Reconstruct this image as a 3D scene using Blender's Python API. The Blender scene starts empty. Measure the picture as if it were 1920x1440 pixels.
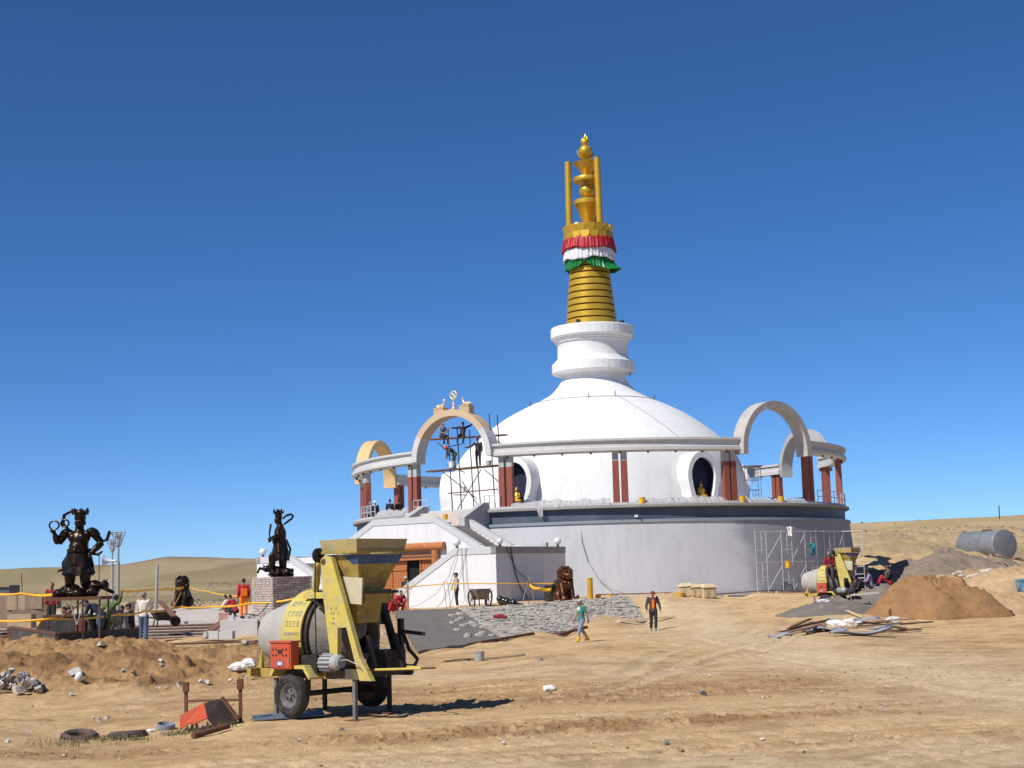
import bpy, math, random
import numpy as np
from mathutils import Vector, Matrix

R = math.radians
SC = bpy.context.scene
COL = SC.collection
random.seed(7)

# ------------------------------------------------------------------ camera, light, exposure
F, CX, CY, HOR, ROLL, EYE = 2800.0, 960.0, 720.0, 1088.0, 0.0295, 2.3
TH = math.atan((HOR - CY) / F)
fwd = Vector((0, math.cos(TH), math.sin(TH)))
u0 = Vector((1, 0, 0)).cross(fwd)
upv = math.cos(ROLL) * u0 + math.sin(ROLL) * Vector((1, 0, 0))
rgt = math.cos(ROLL) * Vector((1, 0, 0)) - math.sin(ROLL) * u0
cam = bpy.data.cameras.new('camera')
cam.sensor_width = 36.0
cam.lens = F / 1920 * 36
cam.clip_start = 0.1
cam.clip_end = 12000
co = bpy.data.objects.new('camera', cam)
COL.objects.link(co)
m4 = Matrix((rgt, upv, -fwd)).transposed().to_4x4()
m4.translation = Vector((0, 0, EYE))
co.matrix_world = m4
SC.camera = co

SUN_AZ, SUN_EL = R(-45), R(47)
SUND = Vector((math.sin(SUN_AZ) * math.cos(SUN_EL), -math.cos(SUN_AZ) * math.cos(SUN_EL), math.sin(SUN_EL)))
W = bpy.data.worlds.new('World')
SC.world = W
W.use_nodes = True
nt = W.node_tree
nt.nodes.clear()
sky = nt.nodes.new('ShaderNodeTexSky')
sky.sky_type = 'NISHITA'
sky.sun_disc = False
sky.sun_elevation = SUN_EL
sky.sun_rotation = math.atan2(SUND.x, SUND.y)
sky.altitude = 1000
sky.air_density = 0.5
sky.dust_density = 0.5
sky.ozone_density = 6.0
bg = nt.nodes.new('ShaderNodeBackground')
bg.inputs[1].default_value = 0.125
wo = nt.nodes.new('ShaderNodeOutputWorld')
hs = nt.nodes.new('ShaderNodeHueSaturation')
hs.inputs['Saturation'].default_value = 1.15
nt.links.new(sky.outputs[0], hs.inputs['Color'])
nt.links.new(hs.outputs[0], bg.inputs[0])
nt.links.new(bg.outputs[0], wo.inputs[0])
sl = bpy.data.lights.new('sun', 'SUN')
sl.energy = 4.8
sl.angle = R(0.53)
sl.color = (1.0, 0.955, 0.89)
so = bpy.data.objects.new('sun', sl)
so.rotation_euler = (-SUND).to_track_quat('-Z', 'Y').to_euler()
so.location = SUND * 200
COL.objects.link(so)
SC.view_settings.view_transform = 'Standard'
SC.view_settings.look = 'None'
SC.view_settings.gamma = 1.0
SC.view_settings.exposure = 0.12
SC.view_settings.use_curve_mapping = False

# ------------------------------------------------------------------ measuring: a pixel of the photograph at a known depth gives a place in the world
E0 = Vector((0, 0, EYE))
def at(px, py, Y):
    d = fwd * F + rgt * (px - CX) + upv * (CY - py)
    return E0 + d * (Y / d.y)

# ------------------------------------------------------------------ materials
MATS = {}
def mat(name, rgb, rough=0.7, metal=0.0, var=0.12, scale=3.0, bump=0.0, bscale=20.0, dirt=None, dscale=1.2, damt=0.5, spec=0.4, coat=0.0, streak=None):
    """principled material: colour broken up by two noises, optional dirt stains and fine relief"""
    if name in MATS:
        return MATS[name]
    m = bpy.data.materials.new(name)
    m.use_nodes = True
    n, l = m.node_tree.nodes, m.node_tree.links
    b = n['Principled BSDF']
    b.inputs['Roughness'].default_value = rough
    b.inputs['Metallic'].default_value = metal
    b.inputs['Specular IOR Level'].default_value = spec
    b.inputs['Coat Weight'].default_value = coat
    tc = n.new('ShaderNodeTexCoord')
    no = n.new('ShaderNodeTexNoise')
    no.inputs['Scale'].default_value = scale
    no.inputs['Detail'].default_value = 8
    no.inputs['Roughness'].default_value = 0.65
    l.new(tc.outputs['Object'], no.inputs['Vector'])
    rp = n.new('ShaderNodeValToRGB')
    rp.color_ramp.elements[0].position = 0.3
    rp.color_ramp.elements[1].position = 0.7
    rp.color_ramp.elements[0].color = (*[max(0, c * (1 - var)) for c in rgb], 1)
    rp.color_ramp.elements[1].color = (*[min(1, c * (1 + var)) for c in rgb], 1)
    l.new(no.outputs['Fac'], rp.inputs['Fac'])
    out = rp.outputs['Color']
    if dirt:
        n2 = n.new('ShaderNodeTexNoise')
        n2.inputs['Scale'].default_value = dscale
        n2.inputs['Detail'].default_value = 10
        n2.inputs['Roughness'].default_value = 0.72
        l.new(tc.outputs['Object'], n2.inputs['Vector'])
        r2 = n.new('ShaderNodeValToRGB')
        r2.color_ramp.elements[0].position = 0.48
        r2.color_ramp.elements[1].position = 0.72
        r2.color_ramp.elements[1].color = (damt, damt, damt, 1)
        l.new(n2.outputs['Fac'], r2.inputs['Fac'])
        mx = n.new('ShaderNodeMix')
        mx.data_type = 'RGBA'
        l.new(r2.outputs['Color'], mx.inputs[0])
        l.new(out, mx.inputs[6])
        mx.inputs[7].default_value = (*dirt, 1)
        out = mx.outputs[2]
    if streak:      # run-off stains, drawn out downwards
        mp = n.new('ShaderNodeMapping')
        mp.inputs['Scale'].default_value = (1.6, 1.6, .13)
        l.new(tc.outputs['Object'], mp.inputs['Vector'])
        n4 = n.new('ShaderNodeTexNoise')
        n4.inputs['Scale'].default_value = 1.3
        n4.inputs['Detail'].default_value = 9
        n4.inputs['Roughness'].default_value = .7
        l.new(mp.outputs['Vector'], n4.inputs['Vector'])
        r4 = n.new('ShaderNodeValToRGB')
        r4.color_ramp.elements[0].position = .5
        r4.color_ramp.elements[1].position = .74
        r4.color_ramp.elements[1].color = (streak[3],) * 3 + (1,)
        l.new(n4.outputs['Fac'], r4.inputs['Fac'])
        m4_ = n.new('ShaderNodeMix')
        m4_.data_type = 'RGBA'
        l.new(r4.outputs['Color'], m4_.inputs[0])
        l.new(out, m4_.inputs[6])
        m4_.inputs[7].default_value = (*streak[:3], 1)
        out = m4_.outputs[2]
    l.new(out, b.inputs['Base Color'])
    if bump:
        n3 = n.new('ShaderNodeTexNoise')
        n3.inputs['Scale'].default_value = bscale
        n3.inputs['Detail'].default_value = 6
        l.new(tc.outputs['Object'], n3.inputs['Vector'])
        bp = n.new('ShaderNodeBump')
        bp.inputs['Strength'].default_value = bump
        bp.inputs['Distance'].default_value = 0.05
        l.new(n3.outputs['Fac'], bp.inputs['Height'])
        l.new(bp.outputs['Normal'], b.inputs['Normal'])
    MATS[name] = m
    return m

PLASTER = mat('white_plaster', (.73, .725, .715), .85, var=.03, scale=.6, bump=.3, bscale=4, dirt=(.60, .59, .575), dscale=.45, damt=.55, streak=(.52, .50, .47, .5))
WALLW = mat('white_wall_paint', (.66, .66, .67), .8, var=.03, scale=.5, bump=.3, bscale=4, dirt=(.55, .545, .54), dscale=.5, damt=.6, streak=(.46, .44, .41, .55))
GREYC = mat('grey_concrete', (.40, .395, .385), .9, var=.10, scale=2, bump=.3, bscale=15, dirt=(.33, .32, .31), dscale=1.5, damt=.5)
LIGHTC = mat('pale_concrete', (.52, .51, .495), .9, var=.08, scale=1.5, bump=.25, bscale=12, dirt=(.46, .45, .43), dscale=.9, damt=.5)
PAVE = mat('pale_paving', (.52, .46, .40), .9, var=.12, scale=1.0, bump=.2, bscale=8, dirt=(.36, .31, .26), dscale=.4, damt=.6)
SLATE = mat('slate_blue_paint', (.065, .085, .115), .6, var=.12, scale=.6, dirt=(.17, .19, .21), dscale=.5, damt=.4)
TERRA = mat('terracotta_paint', (.245, .068, .045), .7, var=.14, scale=2, dirt=(.20, .06, .05), dscale=1.4, damt=.5)
OCHRE = mat('ochre_paint', (.62, .42, .20), .75, var=.06, scale=1.5, dirt=(.62, .40, .16))
BEIGE = mat('beige_primer', (.53, .38, .24), .8, var=.08, scale=1.2, dirt=(.46, .38, .31), dscale=.9, damt=.6)
GOLD = mat('gold_paint', (.60, .36, .035), .38, metal=.45, var=.07, scale=1.4, dirt=(.44, .25, .03), dscale=1.6, damt=.45)
GOLDP = mat('bright_gold', (.66, .53, .32), .4, metal=.4, var=.08, scale=4)
GROOVE = mat('dark_groove', (.10, .045, .015), .8)
BRONZE = mat('bronze', (.030, .019, .012), .34, metal=.75, var=.25, scale=3, bump=.15, bscale=12, dirt=(.09, .055, .03), dscale=2.5, damt=.5)
BRONZE2 = mat('polished_bronze', (.17, .075, .038), .34, metal=.85, var=.3, scale=6, bump=.3, bscale=24, dirt=(.06, .035, .02), dscale=5, damt=.7)
BLACKINT = mat('interior_shade', (.007, .007, .007), .9)
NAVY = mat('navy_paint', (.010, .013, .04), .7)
WOODO = mat('varnished_orange_wood', (.40, .145, .045), .45, var=.16, scale=5, dirt=(.36, .11, .03), dscale=3)
WOOD = mat('weathered_wood', (.30, .21, .14), .85, var=.25, scale=4, dirt=(.20, .14, .10), dscale=2)
WOODD = mat('reddish_scaffold_plank', (.17, .085, .06), .85, var=.25, scale=4)
WOODP = mat('pale_timber', (.60, .46, .28), .8, var=.14, scale=5)
YEL = mat('yellow_machine_paint', (.54, .43, .085), .6, var=.14, scale=4, dirt=(.38, .335, .235), dscale=4.5, damt=1.0, bump=.1)
YELD = mat('dusty_shaded_yellow', (.38, .27, .06), .75, var=.18, scale=4, dirt=(.10, .08, .05), dscale=3.0, damt=1.0)  # dusty yellow; dark blotches also put shade of the hopper side into the colour
BLUEP = mat('blue_paint_band', (.035, .075, .20), .6, var=.15, scale=4, dirt=(.16, .16, .15), dscale=4, damt=.7)
DRUMG = mat('cement_coated_steel', (.17, .15, .125), .85, var=.25, scale=3, dirt=(.30, .27, .23), dscale=3.5, damt=.7, bump=.3)
DRUMW = mat('cement_white_steel', (.37, .35, .315), .85, var=.12, scale=4, dirt=(.33, .30, .27), dscale=3, damt=.6)
STEELD = mat('dark_steel', (.030, .027, .025), .6, metal=.3, var=.3, scale=6, dirt=(.13, .10, .07), dscale=4, damt=.7)
RUST = mat('rusty_steel', (.15, .07, .04), .8, metal=.2, var=.3, scale=6, dirt=(.07, .04, .03), dscale=3, damt=.7)
STEEL = mat('galvanised_steel', (.36, .36, .355), .55, metal=.15, var=.12, scale=5)
TANKM = mat('tank_steel', (.20, .215, .235), .6, metal=.3, var=.2, scale=1.4, dirt=(.25, .20, .18), dscale=1.1, damt=.5)
SCAFW = mat('pale_scaffold_tube', (.50, .50, .50), .55, metal=.2, var=.12, scale=6)
SCAFD = mat('dark_scaffold_pole', (.055, .04, .035), .75, var=.3, scale=6)
REDM = mat('red_orange_enamel', (.50, .085, .035), .5, var=.12, scale=4, dirt=(.30, .09, .05), dscale=4, damt=.6)
RUBBER = mat('tyre_rubber', (.022, .021, .020), .85, var=.2, scale=8, dirt=(.12, .10, .08), dscale=4, damt=.6, bump=.2)
RUBBERB = mat('perished_tyre_rubber', (.075, .052, .045), .9, var=.3, scale=8, dirt=(.18, .13, .10), dscale=5, damt=.7)
WHITEP = mat('white_plastic', (.74, .73, .72), .5, var=.06)
FILM = mat('clear_plastic_sheeting', (.50, .48, .48), .22, var=.12, scale=6, spec=.6)
FILM.node_tree.nodes['Principled BSDF'].inputs['Alpha'].default_value = .62
BAGW = mat('white_woven_sack', (.72, .70, .67), .75, var=.1, scale=10, dirt=(.45, .38, .30), dscale=5, damt=.5)
BLACKP = mat('black_plastic_film', (.012, .012, .013), .22, spec=.7)
YELP = mat('yellow_bucket_plastic', (.72, .40, .02), .4, var=.06, dirt=(.50, .30, .06), dscale=6)
TAPE = mat('yellow_barrier_tape', (.80, .42, .015), .45, var=.08)
STONE = mat('rough_stone', (.43, .39, .33), .9, var=.2, scale=6, bump=.5, bscale=25)
STONEW = mat('white_rubble', (.58, .53, .48), .9, var=.16, scale=6, bump=.4, bscale=25, dirt=(.40, .35, .32), dscale=4)
STONED = mat('dark_rubble', (.20, .18, .17), .9, var=.2, scale=6, bump=.4, bscale=25)
MORTAR = mat('wet_shaded_mortar', (.15, .136, .12), .9, var=.14, scale=1.5, bump=.4, bscale=18, dirt=(.16, .145, .125), dscale=1, damt=.6)  # wet mortar, with shading of the slope put into the dark colour too
MORTARL = mat('dry_mortar', (.37, .34, .29), .9, var=.14, scale=1.5, bump=.4, bscale=18, dirt=(.36, .33, .28), dscale=1, damt=.6)
BRICK = mat('pale_red_brick', (.46, .39, .34), .9, var=.22, scale=3, bump=.4, bscale=40, dirt=(.56, .51, .47), dscale=5, damt=.8)
BRICKD = mat('dark_mortar_core', (.13, .10, .09), .95)
GLASSY = mat('globe_plastic', (.72, .74, .76), .2, spec=.7)
CABLE = mat('black_cable', (.015, .015, .016), .6)
SKIN = mat('tanned_skin', (.30, .155, .095), .6, var=.06)
HAIR = mat('black_hair', (.014, .012, .011), .7)
def cloth(name, rgb):
    return mat(name, rgb, .9, var=.12, scale=9, bump=.35, bscale=14)

# ------------------------------------------------------------------ mesh building
def frame_of(d):
    d = d.normalized()
    a = Vector((0, 0, 1)) if abs(d.z) < .95 else Vector((1, 0, 0))
    x = d.cross(a).normalized()
    return x, d.cross(x).normalized(), d

class MB:
    def __init__(s):
        s.v, s.f = [], []
    def add(s, vs, fs):
        o = len(s.v)
        s.v += [tuple(p) for p in vs]
        s.f += [tuple(i + o for i in f) for f in fs]
        return s
    def box(s, c, d, rot=None):
        """centre, full sizes, rotation (Matrix 3x3 or angle about z)"""
        c = Vector(c)
        if rot is None: rot = Matrix.Identity(3)
        elif not isinstance(rot, Matrix): rot = Matrix.Rotation(rot, 3, 'Z')
        vs = [c + rot @ Vector((sx * d[0] / 2, sy * d[1] / 2, sz * d[2] / 2)) for sx in (-1, 1) for sy in (-1, 1) for sz in (-1, 1)]
        return s.add(vs, [(0, 1, 3, 2), (4, 6, 7, 5), (0, 4, 5, 1), (2, 3, 7, 6), (0, 2, 6, 4), (1, 5, 7, 3)])
    def hexa(s, b, t):
        """four bottom points and four top points, both counter-clockwise from above"""
        return s.add(list(b) + list(t), [(3, 2, 1, 0), (4, 5, 6, 7), (0, 1, 5, 4), (1, 2, 6, 5), (2, 3, 7, 6), (3, 0, 4, 7)])
    def bar(s, p, q, w, h, up=(0, 0, 1)):
        p, q = Vector(p), Vector(q)
        z = (q - p).normalized()
        x = z.cross(Vector(up))
        x = x.normalized() if x.length > 1e-4 else Vector((1, 0, 0))
        y = x.cross(z)
        return s.box((p + q) / 2, (w, h, (q - p).length), Matrix((x, y, z)).transposed())
    def tube(s, pts, r, n=8, cap=True):
        pts = [Vector(p) for p in pts]
        rs = list(r) if isinstance(r, (list, tuple)) else [r] * len(pts)
        o = len(s.v)
        prev = None
        for i, p in enumerate(pts):
            d = pts[min(i + 1, len(pts) - 1)] - pts[max(i - 1, 0)]
            if d.length < 1e-7: d = Vector((0, 0, 1))
            d.normalize()
            if prev is None: x, y, _ = frame_of(d)
            else:
                x = prev - d * prev.dot(d)
                x = x.normalized() if x.length > 1e-5 else frame_of(d)[0]
                y = d.cross(x)
            prev = x
            for k in range(n):
                a = 2 * math.pi * k / n
                s.v.append(tuple(p + (x * math.cos(a) + y * math.sin(a)) * rs[i]))
        for i in range(len(pts) - 1):
            for k in range(n):
                a, b = o + i * n + k, o + i * n + (k + 1) % n
                s.f.append((a, b, b + n, a + n))
        if cap:
            s.f.append(tuple(o + k for k in range(n - 1, -1, -1)))
            e = o + (len(pts) - 1) * n
            s.f.append(tuple(e + k for k in range(n)))
        return s
    def ball(s, c, r, n=10, m=7, rot=None):
        c = Vector(c)
        if not isinstance(r, (list, tuple)): r = (r, r, r)
        vs, fs = [], []
        for i in range(1, m):
            t = math.pi * i / m
            for k in range(n):
                a = 2 * math.pi * k / n
                vs.append(Vector((r[0] * math.sin(t) * math.cos(a), r[1] * math.sin(t) * math.sin(a), r[2] * math.cos(t))))
        vs += [Vector((0, 0, r[2])), Vector((0, 0, -r[2]))]
        T, B = len(vs) - 2, len(vs) - 1
        for i in range(m - 2):
            for k in range(n):
                a, b = i * n + k, i * n + (k + 1) % n
                fs.append((a, a + n, b + n, b))
        for k in range(n):
            fs.append((T, k, (k + 1) % n))
            fs.append((B, (m - 2) * n + (k + 1) % n, (m - 2) * n + k))
        return s.add([c + (rot @ p if rot else p) for p in vs], fs)
    def lathe(s, prof, n=48, c=(0, 0, 0), a0=None, a1=None, closed=False, axis=None):
        """profile of (radius, height) turned about z (or about AXIS = 3x3 whose third column is the axis)"""
        c = Vector(c)
        full = a0 is None
        if full: a0, a1 = 0, 2 * math.pi
        ns = n if full else n + 1
        m = len(prof)
        vs, fs = [], []
        for k in range(ns):
            a = a0 + (a1 - a0) * k / n
            for r, z in prof:
                p = Vector((r * math.sin(a), -r * math.cos(a), z))
                vs.append(c + (axis @ p if axis else p))
        lim = m if closed else m - 1
        for k in range(n):
            k2 = (k + 1) % ns
            for i in range(lim):
                j = (i + 1) % m
                fs.append((k * m + i, k2 * m + i, k2 * m + j, k * m + j))
        if closed and not full:
            fs.append(tuple(range(m - 1, -1, -1)))
            fs.append(tuple(range(n * m, n * m + m)))
        return s.add(vs, fs)
    def prism(s, pts, d):
        """planar polygon pushed along d"""
        pts = [Vector(p) for p in pts]
        d = Vector(d)
        n = len(pts)
        return s.add(pts + [p + d for p in pts], [tuple(range(n - 1, -1, -1)), tuple(range(n, 2 * n))] + [(i, (i + 1) % n, n + (i + 1) % n, n + i) for i in range(n)])
    def ring(s, c, ra, rb, axis, n=20, m=8, a0=0, a1=2 * math.pi):
        """torus (or a piece of it) of radius ra, tube rb about a 3x3 axis frame"""
        c = Vector(c)
        pts = [c + axis @ Vector((ra * math.cos(a0 + (a1 - a0) * k / n), ra * math.sin(a0 + (a1 - a0) * k / n), 0)) for k in range(n + 1)]
        return s.tube(pts, rb, m, cap=abs(a1 - a0) < 6.2)
    def mesh(s, name, smooth=True, ang=38):
        me = bpy.data.meshes.new(name)
        me.from_pydata(s.v, [], s.f)
        import bmesh
        bm = bmesh.new()
        bm.from_mesh(me)
        bmesh.ops.recalc_face_normals(bm, faces=bm.faces)
        bm.to_mesh(me)
        bm.free()
        if smooth:
            me.polygons.foreach_set('use_smooth', [True] * len(me.polygons))
            me.set_sharp_from_angle(angle=R(ang))
        return me
    def build(s, name, m, parent=None, smooth=True, ang=38, loc=None, rot=None):
        o = bpy.data.objects.new(name, s.mesh(name, smooth, ang))
        o.data.materials.append(m)
        COL.objects.link(o)
        if parent: o.parent = parent
        if loc is not None: o.location = loc
        if rot is not None: o.rotation_euler = rot
        return o

def tag(o, label, cat, group=None, kind=None):
    if label: o['label'] = label
    if cat: o['category'] = cat
    if group: o['group'] = group
    if kind: o['kind'] = kind
    return o
def thing(name, label, cat, loc=(0, 0, 0), rz=0.0, group=None):
    o = bpy.data.objects.new(name, None)
    o.empty_display_size = .2
    o.location = loc
    o.rotation_euler = (0, 0, rz)
    COL.objects.link(o)
    return tag(o, label, cat, group)
def kids(o):
    return [c for c in o.children]
def copy_tree(o, parent=None):
    c = o.copy()
    COL.objects.link(c)
    if parent:
        c.parent = parent
    for ch in kids(o):
        copy_tree(ch, c)
    return c
def share(name, me, parent, loc, rot=(0, 0, 0), sc=(1, 1, 1), m=None):
    """one more piece using a mesh already made"""
    o = bpy.data.objects.new(name, me)
    o.location, o.rotation_euler, o.scale = loc, rot, sc
    COL.objects.link(o)
    if parent: o.parent = parent
    return o
def grown(o, voxel, smooth=4):
    """melt overlapping shapes into one continuous skin"""
    r = o.modifiers.new('melt', 'REMESH')
    r.mode = 'VOXEL'
    r.voxel_size = voxel
    r.use_smooth_shade = True
    if smooth:
        q = o.modifiers.new('soften', 'SMOOTH')
        q.factor, q.iterations = .5, smooth
    return o
# ------------------------------------------------------------------ ground: one sheet from the camera to the hills
def hash2(ix, iy, seed):
    h = (ix.astype(np.int64) * 374761393 + iy.astype(np.int64) * 668265263 + seed * 974634777) & 0xffffffff
    h = ((h ^ (h >> 13)) * 1274126177) & 0xffffffff
    return ((h ^ (h >> 16)) & 0xffffff) / float(0xffffff)
def vnoise(x, y, seed=0):
    ix, iy = np.floor(x), np.floor(y)
    fx, fy = x - ix, y - iy
    fx, fy = fx * fx * fx * (fx * (fx * 6 - 15) + 10), fy * fy * fy * (fy * (fy * 6 - 15) + 10)
    a, b = hash2(ix, iy, seed), hash2(ix + 1, iy, seed)
    c, d = hash2(ix, iy + 1, seed), hash2(ix + 1, iy + 1, seed)
    return (a + (b - a) * fx) * (1 - fy) + (c + (d - c) * fx) * fy - .5
def fbm(x, y, octv=4, seed=0, gain=.5):
    t, a = 0, 1.0
    for i in range(octv):
        t = t + a * vnoise(x + 17.3 * i, y - 9.1 * i, seed + i)
        x, y, a = x * 2.03, y * 2.03, a * gain
    return t
def sstep(a, b, x):
    t = np.clip((x - a) / (b - a), 0, 1)
    return t * t * (3 - 2 * t)
def bump2(x, y, cx, cy, sx, sy, ang=0):
    c, s = math.cos(ang), math.sin(ang)
    dx, dy = x - cx, y - cy
    return np.exp(-(((dx * c + dy * s) / sx) ** 2 + ((-dx * s + dy * c) / sy) ** 2))

CTRL = []
def ctl(X, Y, Z): CTRL.append((X, Y, Z))
def cpx(px, py, Y):
    p = at(px, py, Y)
    CTRL.append((p.x, p.y, p.z))
for Y in (3, 8, 14, 20, 26, 31):
    for u in (-.8, -.36, -.18, 0, .18, .36, .8):
        ctl(u * Y, Y, 0.0)
# sand bank in front of the steps and behind it the half level
for px, py in ((-40, 1222), (30, 1205), (90, 1203), (150, 1208), (230, 1202), (280, 1206), (330, 1226), (400, 1230), (480, 1224), (540, 1220)): cpx(px, py, 42)
for px in (-60, 60, 150, 300, 420, 520): cpx(px, 1300 - max(0, px - 300) * .06, 34.5)
for u in (-.8, -.36, -.3, -.24, -.19, -.16):
    ctl(u * 49, 49, .42); ctl(u * 56, 56, .46)
    for Y in (66, 78, 92, 108): ctl(u * Y, Y, .82)
    ctl(u * 125, 125, 1.05); ctl(u * 190, 190, 1.3)
# bed under the stone embankment
for (ax_, ay_, az_), (bx_, by_, bz_) in (((741, 1147, 72), (785, 1226, 61)), ((860, 1142, 73), (860, 1213, 64)), ((930, 1139.5, 74), (940, 1203, 66)), ((1060, 1128.5, 77.5), (1060, 1189, 70)), ((1178, 1119, 81.5), (1213, 1168, 76))):
    a_, b_ = at(ax_, ay_, az_), at(bx_, by_, bz_)
    for f_ in (.25, .5, .75, .92):
        q_ = a_ + (b_ - a_) * f_
        ctl(q_.x, q_.y, q_.z - .22)
# trench and middle foreground
for px, py, Y in ((600, 1240, 46), (700, 1246, 47), (785, 1226, 60), (860, 1216, 62), (940, 1203, 65), (1080, 1186, 70), (1212, 1168, 76), (1117, 1206, 54), (1225, 1184, 68),
                  (640, 1180, 66), (700, 1160, 70), (1000, 1240, 42), (1300, 1230, 46), (1330, 1195, 58), (1500, 1235, 44), (1700, 1225, 44), (1900, 1215, 45), (1600, 1190, 56), (1900, 1175, 58)): cpx(px, py, Y)
# terrace round the drum
for X, Y, Z in ((-7, 74, .93), (-3, 74, .93), (-1, 75, .95), (1, 77, 1.05), (3, 80, 1.12), (5.5, 83, 1.2), (-12, 76, .9), (-12, 88, .9), (-4, 80, .93), (2, 84, 1.15), (6, 87, 1.22), (10, 88, 1.2), (14, 90, 1.2), (5, 100, 1.1), (5, 120, 1.1), (-8, 100, 1), (18, 96, 1.15), (22, 100, 1.15)): ctl(X, Y, Z)
for px, py, Y in ((1250, 1165, 73), (1245, 1124, 82), (1310, 1163, 73), (1320, 1120, 86), (1400, 1160, 72), (1400, 1117, 90), (1480, 1165, 70), (1500, 1114, 88), (1560, 1125, 78), (1640, 1120, 80),
                  (1650, 1172, 66), (1760, 1172, 66), (1880, 1168, 66), (1960, 1160, 68), (1640, 1062, 112), (1680, 1012, 135), (1720, 1075, 100), (1760, 1040, 118), (1700, 1020, 128), (1900, 1078, 95), (1850, 1102, 84), (1840, 1052, 118), (1880, 1050, 119), (1920, 1050, 120),
                  (1960, 1100, 86), (1800, 1010, 150), (1920, 1000, 160), (1640, 1000, 160), (1740, 1120, 82)): cpx(px, py, Y)
# hills
for px, py in ((-60, 1075), (0, 1071), (42, 1066), (85, 1072), (186, 1069), (250, 1061), (330, 1053), (400, 1051), (480, 1051), (560, 1051), (700, 1050), (900, 1030)):
    cpx(px, py, 620)
    cpx(px, py + 30, 360)
for px, py in ((1150, 1010), (1350, 1005), (1500, 992), (1600, 986), (1650, 984), (1700, 979), (1760, 976), (1830, 972), (1880, 971), (1940, 970), (2100, 975)):
    cpx(px, py, 270)
    if px > 1500: cpx(px, py + 18, 200)
for u in (-.8, .8):
    for Y in (60, 120, 260, 620): ctl(u * Y, Y, 1.0 if Y < 200 else 8)
for u in (-.8, -.36, -.18, 0, .18, .36, .8):
    ctl(u * 1400, 1400, 6); ctl(u * 4000, 4000, 6)
CT = np.array(CTRL)
def uv_of(X, Y):
    return np.stack([X / Y * 7.0, np.log(Y) * 1.6], -1)
_P = uv_of(CT[:, 0], CT[:, 1])
_K = np.sqrt(((_P[:, None] - _P[None]) ** 2).sum(-1)) + 1e-9
_A = np.zeros((len(CT) + 1,) * 2)
_A[:-1, :-1] = -_K - 0.004 * np.eye(len(CT))
_A[-1, :-1] = _A[:-1, -1] = 1
_Wt = np.linalg.solve(_A, np.append(CT[:, 2], 0))
def base_z(X, Y):
    X, Y = np.atleast_1d(np.asarray(X, float)), np.atleast_1d(np.asarray(Y, float))
    q = uv_of(X, Y)
    out = np.full(len(X), _Wt[-1])
    for i in range(len(CT)):
        out -= _Wt[i] * np.sqrt(((q - _P[i]) ** 2).sum(-1))
    return out
RUTS = [((2, 17.2), (12, 25), .045), ((3.2, 17.0), (13, 24.2), .045), ((9.5, 22), (5, 60), .045), ((11.2, 23), (6.6, 60), .045), ((-9, 17.5), (9, 22.5), .055), ((-9, 18.6), (9, 23.8), .055), ((-2, 27), (12, 33), .055), ((-1, 28.6), (12, 35), .055), ((2, 36), (10, 66), .055), ((4, 36), (12.5, 68), .055), ((-6, 20), (14, 21), .045), ((-2.5, 24.5), (14, 28), .045), ((1, 30), (10.6, 60), .05), ((-10, 31), (3, 33.5), .05)]
def masks(X, Y):
    berm = sstep(33, 36, Y) * (1 - sstep(43, 45, Y)) * (1 - sstep(-5.8, -4.2, X))
    churn = bump2(X, Y, -.6, 23.4, 3.0, .75, .16) + .8 * bump2(X, Y, 3.2, 24.6, 3.4, .6, .2) + .7 * bump2(X, Y, 1.0, 29.5, 4.5, 1.6, .2) + .5 * bump2(X, Y, -6.5, 22.5, 1.6, .6, .1) + .5 * bump2(X, Y, 5.5, 33, 4, 2.2, .3) + .5 * bump2(X, Y, -2.5, 33, 3, 2, .1) + .6 * bump2(X, Y, 5.5, 21.2, 2.2, .28, .12) + .5 * bump2(X, Y, 6.5, 26.5, 2.6, .4, .15) + .45 * bump2(X, Y, 2.0, 20.3, 2.4, .22, .1) + .5 * bump2(X, Y, 8.5, 37, 3, .5, .25) + .5 * bump2(X, Y, -4.5, 19.6, 2.4, .22, .06) + .4 * bump2(X, Y, 2.5, 41, 4, .9, .2)
    rough = sstep(.205, .235, X / Y) * sstep(84, 100, Y) * (1 - sstep(170, 230, Y))
    return berm, np.clip(churn, 0, 1), rough
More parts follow.
